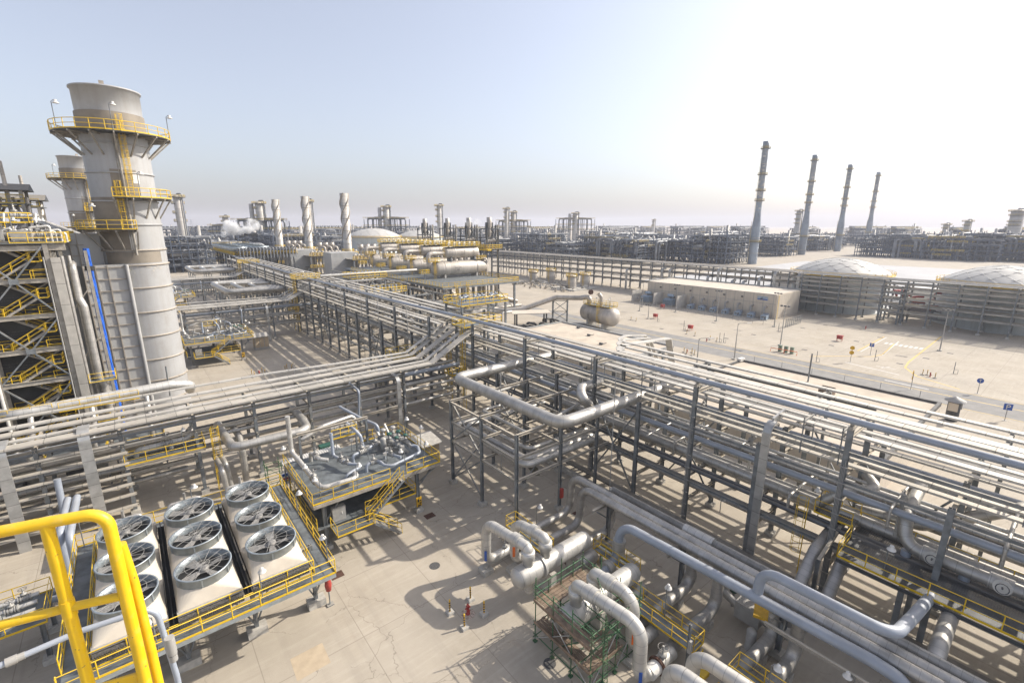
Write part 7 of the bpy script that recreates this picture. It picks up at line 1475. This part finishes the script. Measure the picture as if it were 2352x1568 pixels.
# ================================================================== far process units
def unit(seed, w, d, h, floors, yel=.5, fans=False):
    r = random.Random(seed); t = thing('process_unit', 'x', 'process unit', (0, 0, 0), 'hazy steel process units of the far plant'); st, pp, ry, vs = MB(), MB(), MB(), MB(); nx = max(3, round(w / 5)); ny = max(2, round(d / 7))
    for i in range(nx + 1):
        for j in range(ny + 1):
            hh = h * (.55 + .45 * r.random()) if not fans else h * .8; x, y = -w / 2 + w * i / nx, -d / 2 + d * j / ny; st.box((x, y, hh / 2), (.5, .5, hh))
    for f in range(1, floors + 1):
        z = h * .82 * f / floors
        for j in range(ny + 1): st.beam((-w / 2, -d / 2 + d * j / ny, z), (w / 2, -d / 2 + d * j / ny, z), .4, .5)
        for i in range(nx + 1): st.beam((-w / 2 + w * i / nx, -d / 2, z), (-w / 2 + w * i / nx, d / 2, z), .35, .45)
        for k in range(int(nx * ny * .4)):
            x, y = (r.random() - .5) * w * .9, (r.random() - .5) * d * .9; st.box((x, y, z), (w / nx, d / ny * .8, .2))
        if r.random() < yel + .2:
            a, b = sorted(((r.random() - .5) * w, (r.random() - .5) * w)); s = r.choice((-1, 1)); rr = .1 if yel < 1.5 else .2; ry.rail([(a, -d / 2 - .2, z), (b, -d / 2 - .2, z)], 1.4, 2.5, r=rr); ry.rail([(-w / 2 - .2, a * d / w, z), (-w / 2 - .2, b * d / w, z)], 1.4, 2.5, r=rr)
        for k in range(int(w / 3)):
            y = (r.random() - .5) * d; zz = z + .5 + r.random(); a = -w / 2 + r.random() * w * .4; b = a + w * (.2 + .5 * r.random()); pp.tube([(a, y, zz - h * .2), (a, y, zz), (b, y, zz), (b, y + 3, zz)], .2 + .45 * r.random(), 6, bend=1)
        for k in range(int(d / 6)):
            x = (r.random() - .5) * w; zz = z + .8; pp.tube([(x, -d / 2, zz), (x, d / 2, zz)], .2 + .3 * r.random(), 6)
    for k in range(4):
        x, y = (r.random() - .5) * w * .8, (r.random() - .5) * d * .8; L = 5 + r.random() * 7; z = h * (.3 + .55 * r.random()); vs.drum((x - L / 2, y, z), (x + L / 2, y, z), 1 + r.random() * .9, .5, 12, 3)
    for k in range(2): x, y = (r.random() - .5) * w * .8, (r.random() - .5) * d * .8; vs.lathe((x, y, 0), [(1.1, 0), (1.1, h * (.9 + .25 * r.random())), (.02, h * 1.05)], 10)
    for k in range(3):
        x = (r.random() - .5) * w * .7; pp.tube([(x, -d / 2 - 2, 0), (x, -d / 2 - 2, h * .75), (x + 2.5, -d / 2 - 2, h * .8), (x + 14, -d / 2 - 2, h * .8), (x + 14, -d / 2 - 2, h * .3)], .9, 8, bend=3)
    if fans:
        for i in range(nx): pp.lathe((-w / 2 + w * (i + .5) / nx, 0, h * .84), [(d * .1, 0), (d * .17, h * .08), (d * .17, h * .12), (d * .15, h * .12)], 12, cap=False)
        st.box((0, 0, h * .84), (w, d * .8, .6)); ry.rail([(-w / 2, -d * .42, h * .86), (w / 2, -d * .42, h * .86)], 1.6, 3, r=.12)
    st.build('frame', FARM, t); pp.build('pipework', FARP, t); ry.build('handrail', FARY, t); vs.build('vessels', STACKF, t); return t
PR = [unit(1, 46, 26, 17, 4), unit(2, 60, 30, 21, 4), unit(3, 40, 34, 24, 5, .9), unit(4, 70, 24, 19, 4), unit(5, 52, 30, 15, 3, .3)]
RG = [unit(8, 60, 30, 21, 5, 2.0), unit(9, 48, 34, 22, 5, 2.0)]
FN = [unit(6, 90, 14, 26, 4, .8, True), unit(7, 120, 16, 27, 4, .8, True)]
used = set(); spots = []
for px, d in ((1150, 450), (1240, 430), (1330, 415), (1415, 400), (1500, 390), (1585, 380), (1660, 372)): spots.append((px, d, 0, 0))
for px, d in ((1120, 520), (1230, 510), (1345, 500), (1455, 490), (1560, 480), (1655, 460), (1775, 455), (1795, 520), (1885, 560), (1950, 680), (1870, 640)): spots.append((px, d, 1, 0))
for px, d in ((1100, 640), (1240, 660), (1380, 650), (1520, 640), (1660, 620), (1760, 640), (1840, 760)): spots.append((px, d, 2, 0))
for px, d in ((2060, 440), (2130, 425), (2200, 412), (2270, 400), (2340, 390), (2420, 375), (2110, 500), (2230, 490), (2350, 470)): spots.append((px, d, 3, 0))
for px, d in ((400, 300), (455, 330), (520, 400), (590, 420), (660, 390), (420, 420), (500, 500), (720, 460), (780, 520), (860, 560), (950, 560), (1040, 560), (620, 520), (830, 640), (1010, 650)): spots.append((px, d, 4, 0))
for px, d in ((430, 700), (560, 700), (690, 690), (800, 760), (960, 800), (1100, 840), (1260, 900), (1420, 920), (1580, 900), (1720, 860), (1850, 850), (1980, 820), (2080, 700), (2200, 660), (2330, 620), (460, 950), (760, 1000), (1500, 1150), (1180, 1100), (1650, 1150), (2020, 1000)): spots.append((px, d, 5, 1))
band = ['far front row', 'far second row', 'far third row', 'far right block', 'far left plant', 'horizon row with fan tops']
cnt = {}
spots.sort(key=lambda s: (s[2], s[0]))
for i, (px, d, bnd, fn) in enumerate(spots):
    p = polar(px, d); src = FN[i % 2] if fn else RG[i % 2] if bnd == 3 else PR[(i * 2 + bnd) % 5]; k = cnt.get(bnd, 0); cnt[bnd] = k + 1
    n = NTH[k] if k < 20 else 'last'
    lab = f'grey steel process unit, {n} from the left in the {band[bnd]}'
    rz = (R(90) if fn and px < 1900 else 0) if fn else [0, R(90), R(180), R(270)][i % 4]
    if fn: rz = R(0) if px > 1900 else R(180) if i % 2 else 0
    if src.name not in used: used.add(src.name); src.location = p; src.rotation_euler = (0, 0, rz); src['label'] = lab
    else:
        c = copy_tree(src, p, lab, rz=rz); c.scale = (q.uniform(.85, 1.15), q.uniform(.8, 1.2), q.uniform(.82, 1.2) if not fn else 1)
# far air cooler deck at left, big silver line
t = thing('air_cooler', 'large dark air cooler deck with yellow rails beyond the main rack at left', 'air cooler', (56, 300, 0)); 
MB().box((52, 276, 15.5), (26, 60, 2.0)).build('tube_bundle', DARKF, t); MB().rail([(38.6, 306, 14.6), (38.6, 246, 14.6), (65.4, 246, 14.6), (65.4, 306, 14.6)], 1.4, 2, r=.09).build('handrail', YEL, t); MB().box((52, 246.4, 14.5), (27, 2, .3)).box((39, 276, 14.5), (2, 60, .3)).build('walkway', STEELD, t)
for k in range(8):
    for x in (40, 52, 64): MB().box((x, 247.5 + 8.2 * k, 7.2), (.6, .6, 14.4)).build('column', STEELD, t)
m = MB()
for k in range(14): m.lathe((41 + (k % 2) * 10, 250 + 4 * k, 16.4), [(3, 0), (4, 1), (4, 1.8), (3.7, 1.8)], 14, cap=False)
m.build('fan_ring', RING, t); m = MB()
for k in range(18): m.tube([(40 + 1.4 * k, 246.6, 12), (40 + 1.4 * k, 246, 17.6), (40.8 + 1.4 * k, 245, 17.8), (40.8 + 1.4 * k, 245, 13)], .25, 7, bend=.6)
m.build('header_pipes', FARP, t)
pipe([(38.5, 126, 15.2), (62, 126, 15.2), (66, 126.2, 15.2)], .4, ALU, 'silver cross pipe leaving the top of the main rack toward the drums', 12, 2); pipe([(48, 96, 15.4), (48, 108, 15.4), (36, 108, 15.4)], .2, GREY, 'thin grey gantry pipe over the main rack', 8, 1)
for i, (x0, x1, y, z) in enumerate(((46, 56, 128, 14), (46, 57, 118, 11))):
    t = thing('rack_platform', f'yellow railed platform beside the main rack before the spiral stacks, {"upper" if i == 0 else "lower"} one', 'platform', ((x0 + x1) / 2, y, z)); MB().box(((x0 + x1) / 2, y, z), (x1 - x0, 6, .1)).build('deck', GRATE, t); MB().rail([(x0, y - 3, z), (x1, y - 3, z), (x1, y + 3, z), (x0, y + 3, z), (x0, y - 3, z)], 1.3, 1.6, r=.06).build('handrail', YEL, t)
    for x in (x0 + .3, x1 - .3): MB().box((x, y - 2.6, z / 2), (.4, .4, z)).build('column', STEEL, t)
    m = MB()
    for k in range(9): m.tube([(x0 + 1 + k, y - 1, z), (x0 + 1 + k, y - 1, z + 1.2), (x0 + 1.6 + k, y, z + 1.2), (x0 + 1.6 + k, y + .5, z)], .14, 7, bend=.3).box((x0 + 1 + k, y - 1, z + 1.5), (.35, .35, .5))
    m.build('valve_pipework', BLUEP, t)
# clutter between main rack far part and the drum deck
t = thing('pipe_tangle', 'tangle of small pipes and trays between the main rack and the drum deck', 'pipework', (57, 150, 0)); m1, m2 = MB(), MB()
for k in range(60):
    x, y, z = 47 + q.random() * 20, 84 + q.random() * 120, 2 + q.random() * 8; L = 4 + q.random() * 14
    (m1 if k % 3 else m2).tube([(x, y, 0), (x, y, z), (x + (q.random() - .5) * 8, y, z), (x + (q.random() - .5) * 8, y + L, z)], .15 + q.random() * .25, 7, bend=.5)
m1.build('silver_pipes', ALU, t); m2.build('dark_pipes', STEELD, t); m = MB()
for k in range(24): x, y = 47.5 + (k % 3) * 9, 88 + (k // 3) * 14; m.box((x, y, 5), (.35, .35, 10)); m.beam((x, y, 9.8), (x, y + 14, 9.8), .3, .35)
for k in range(8): m.beam((47.5, 88 + k * 14, 9.4), (65.5, 88 + k * 14, 9.4), .3, .35)
m.build('frame', STEEL, t)
# pylons far away, windsocks
for i, (px, d) in enumerate(((105, 1500), (85, 1600), (660, 1800), (440, 1700), (1290, 2000))):
    p = polar(px, d); t = thing('power_pylon', f'faint lattice power pylon on the horizon, {NTH[i]} from the left', 'pylon', p); m = MB(); h = 46
    for a in (-1, 1):
        for b_ in (-1, 1): m.beam(p + V((a * 4, b_ * 4, 0)), p + V((a * .6, b_ * .6, h)), .4, .4)
    for z in (30, 37, 43): m.beam(p + V((-9, 0, z)), p + V((9, 0, z)), .5, .5)
    m.build('lattice', FARM, t)
# ================================================================== steam
def steam(name, pts, label, dens, seed):
    k = bpy.data.materials.new(name); k.use_nodes = True; n = k.node_tree; n.nodes.clear(); o = n.nodes.new('ShaderNodeOutputMaterial'); v = n.nodes.new('ShaderNodeVolumePrincipled'); v.inputs['Color'].default_value = (1, 1, 1, 1); v.inputs['Density'].default_value = dens; n.links.new(v.outputs[0], o.inputs['Volume'])
    tc = n.nodes.new('ShaderNodeNewGeometry'); no = n.nodes.new('ShaderNodeTexNoise'); no.inputs['Scale'].default_value = .12; no.inputs['Detail'].default_value = 4; n.links.new(tc.outputs['Position'], no.inputs['Vector']); mr = n.nodes.new('ShaderNodeMapRange'); mr.inputs[1].default_value = .42; mr.inputs[2].default_value = .66; mr.inputs[4].default_value = dens; n.links.new(no.outputs[0], mr.inputs[0]); n.links.new(mr.outputs[0], v.inputs['Density'])
    r = random.Random(seed); bmv = []; c0 = V(pts[0][:3]); fs = []
    me = MB()
    for (x, y, z, rad) in pts:
        b0 = len(me.v); nn, mm_ = 12, 8
        for i in range(1, mm_):
            th = math.pi * i / mm_
            for j in range(nn): a = 2 * math.pi * j / nn; rr = rad * (.8 + .4 * r.random()); me.v.append(V((x + rr * math.sin(th) * math.cos(a), y + rr * math.sin(th) * math.sin(a), z + rr * math.cos(th))))
        for i in range(mm_ - 2):
            for j in range(nn): me.quad([b0 + i * nn + j, b0 + i * nn + (j + 1) % nn, b0 + (i + 1) * nn + (j + 1) % nn, b0 + (i + 1) * nn + j][::-1], None, True)
        me.v.append(V((x, y, z + rad))); tp = len(me.v) - 1; me.v.append(V((x, y, z - rad))); bt = len(me.v) - 1
        for j in range(nn): me.quad([b0 + j, b0 + (j + 1) % nn, tp], None, True); me.quad([b0 + (mm_ - 2) * nn + (j + 1) % nn, b0 + (mm_ - 2) * nn + j, bt], None, True)
    ob = me.build('steam_plume', k, None, label=label, cat='steam'); ob['kind'] = 'stuff'
def W(px, py, d): p = polar(px, d); return p.x, p.y, 28 + (516 - py) * d / 1122
steam('steam_white', [(*W(511, 539, 250), 1.5), (*W(517, 530, 250), 2.6), (*W(529, 523, 251), 3.8), (*W(545, 521, 252), 4.2), (*W(562, 518, 253), 4.0), (*W(580, 516, 254), 3.4)], 'white steam plume rising at the left before the wide double tower', 1.3, 1)
steam('steam_soft', [(*W(1072, 513, 190), 1.2), (*W(1084, 511, 190), 1.6), (*W(1098, 511, 192), 1.6), (*W(1130, 507, 192), 2.4), (*W(1148, 504, 194), 2.2)], 'soft white steam drifting past the steam silencers', .28, 2)
# ================================================================== labels of look-alikes: place from the left
same = {}
for o in COL.objects:
    if o.parent is None and o.get('label'): same.setdefault(o['label'], []).append(o)
for l, os_ in same.items():
    if len(os_) > 1:
        for i, o in enumerate(sorted(os_, key=lambda o: projx(o.location + V((0, 0, 1))))): o['label'] = f'{l}, {NTH[i]} from the left'
# ================================================================== haze
k = bpy.data.materials.new('haze_air'); k.use_nodes = True; n = k.node_tree; n.nodes.clear(); o = n.nodes.new('ShaderNodeOutputMaterial'); v = n.nodes.new('ShaderNodeVolumePrincipled')
v.inputs['Color'].default_value = (.64, .67, .77, 1); v.inputs['Density'].default_value = .00024; v.inputs['Anisotropy'].default_value = .15; n.links.new(v.outputs[0], o.inputs['Volume'])
hz = MB().box((0, 0, 64), (2 * G + 60, 2 * G + 60, 130)).build('haze', k); hz['kind'] = 'stuff'; hz['label'] = 'pale desert haze filling the air'; hz['category'] = 'haze'
print('OBJECTS', len(COL.objects), 'FACES', sum(len(o.data.polygons) for o in COL.objects if o.type == 'MESH'))
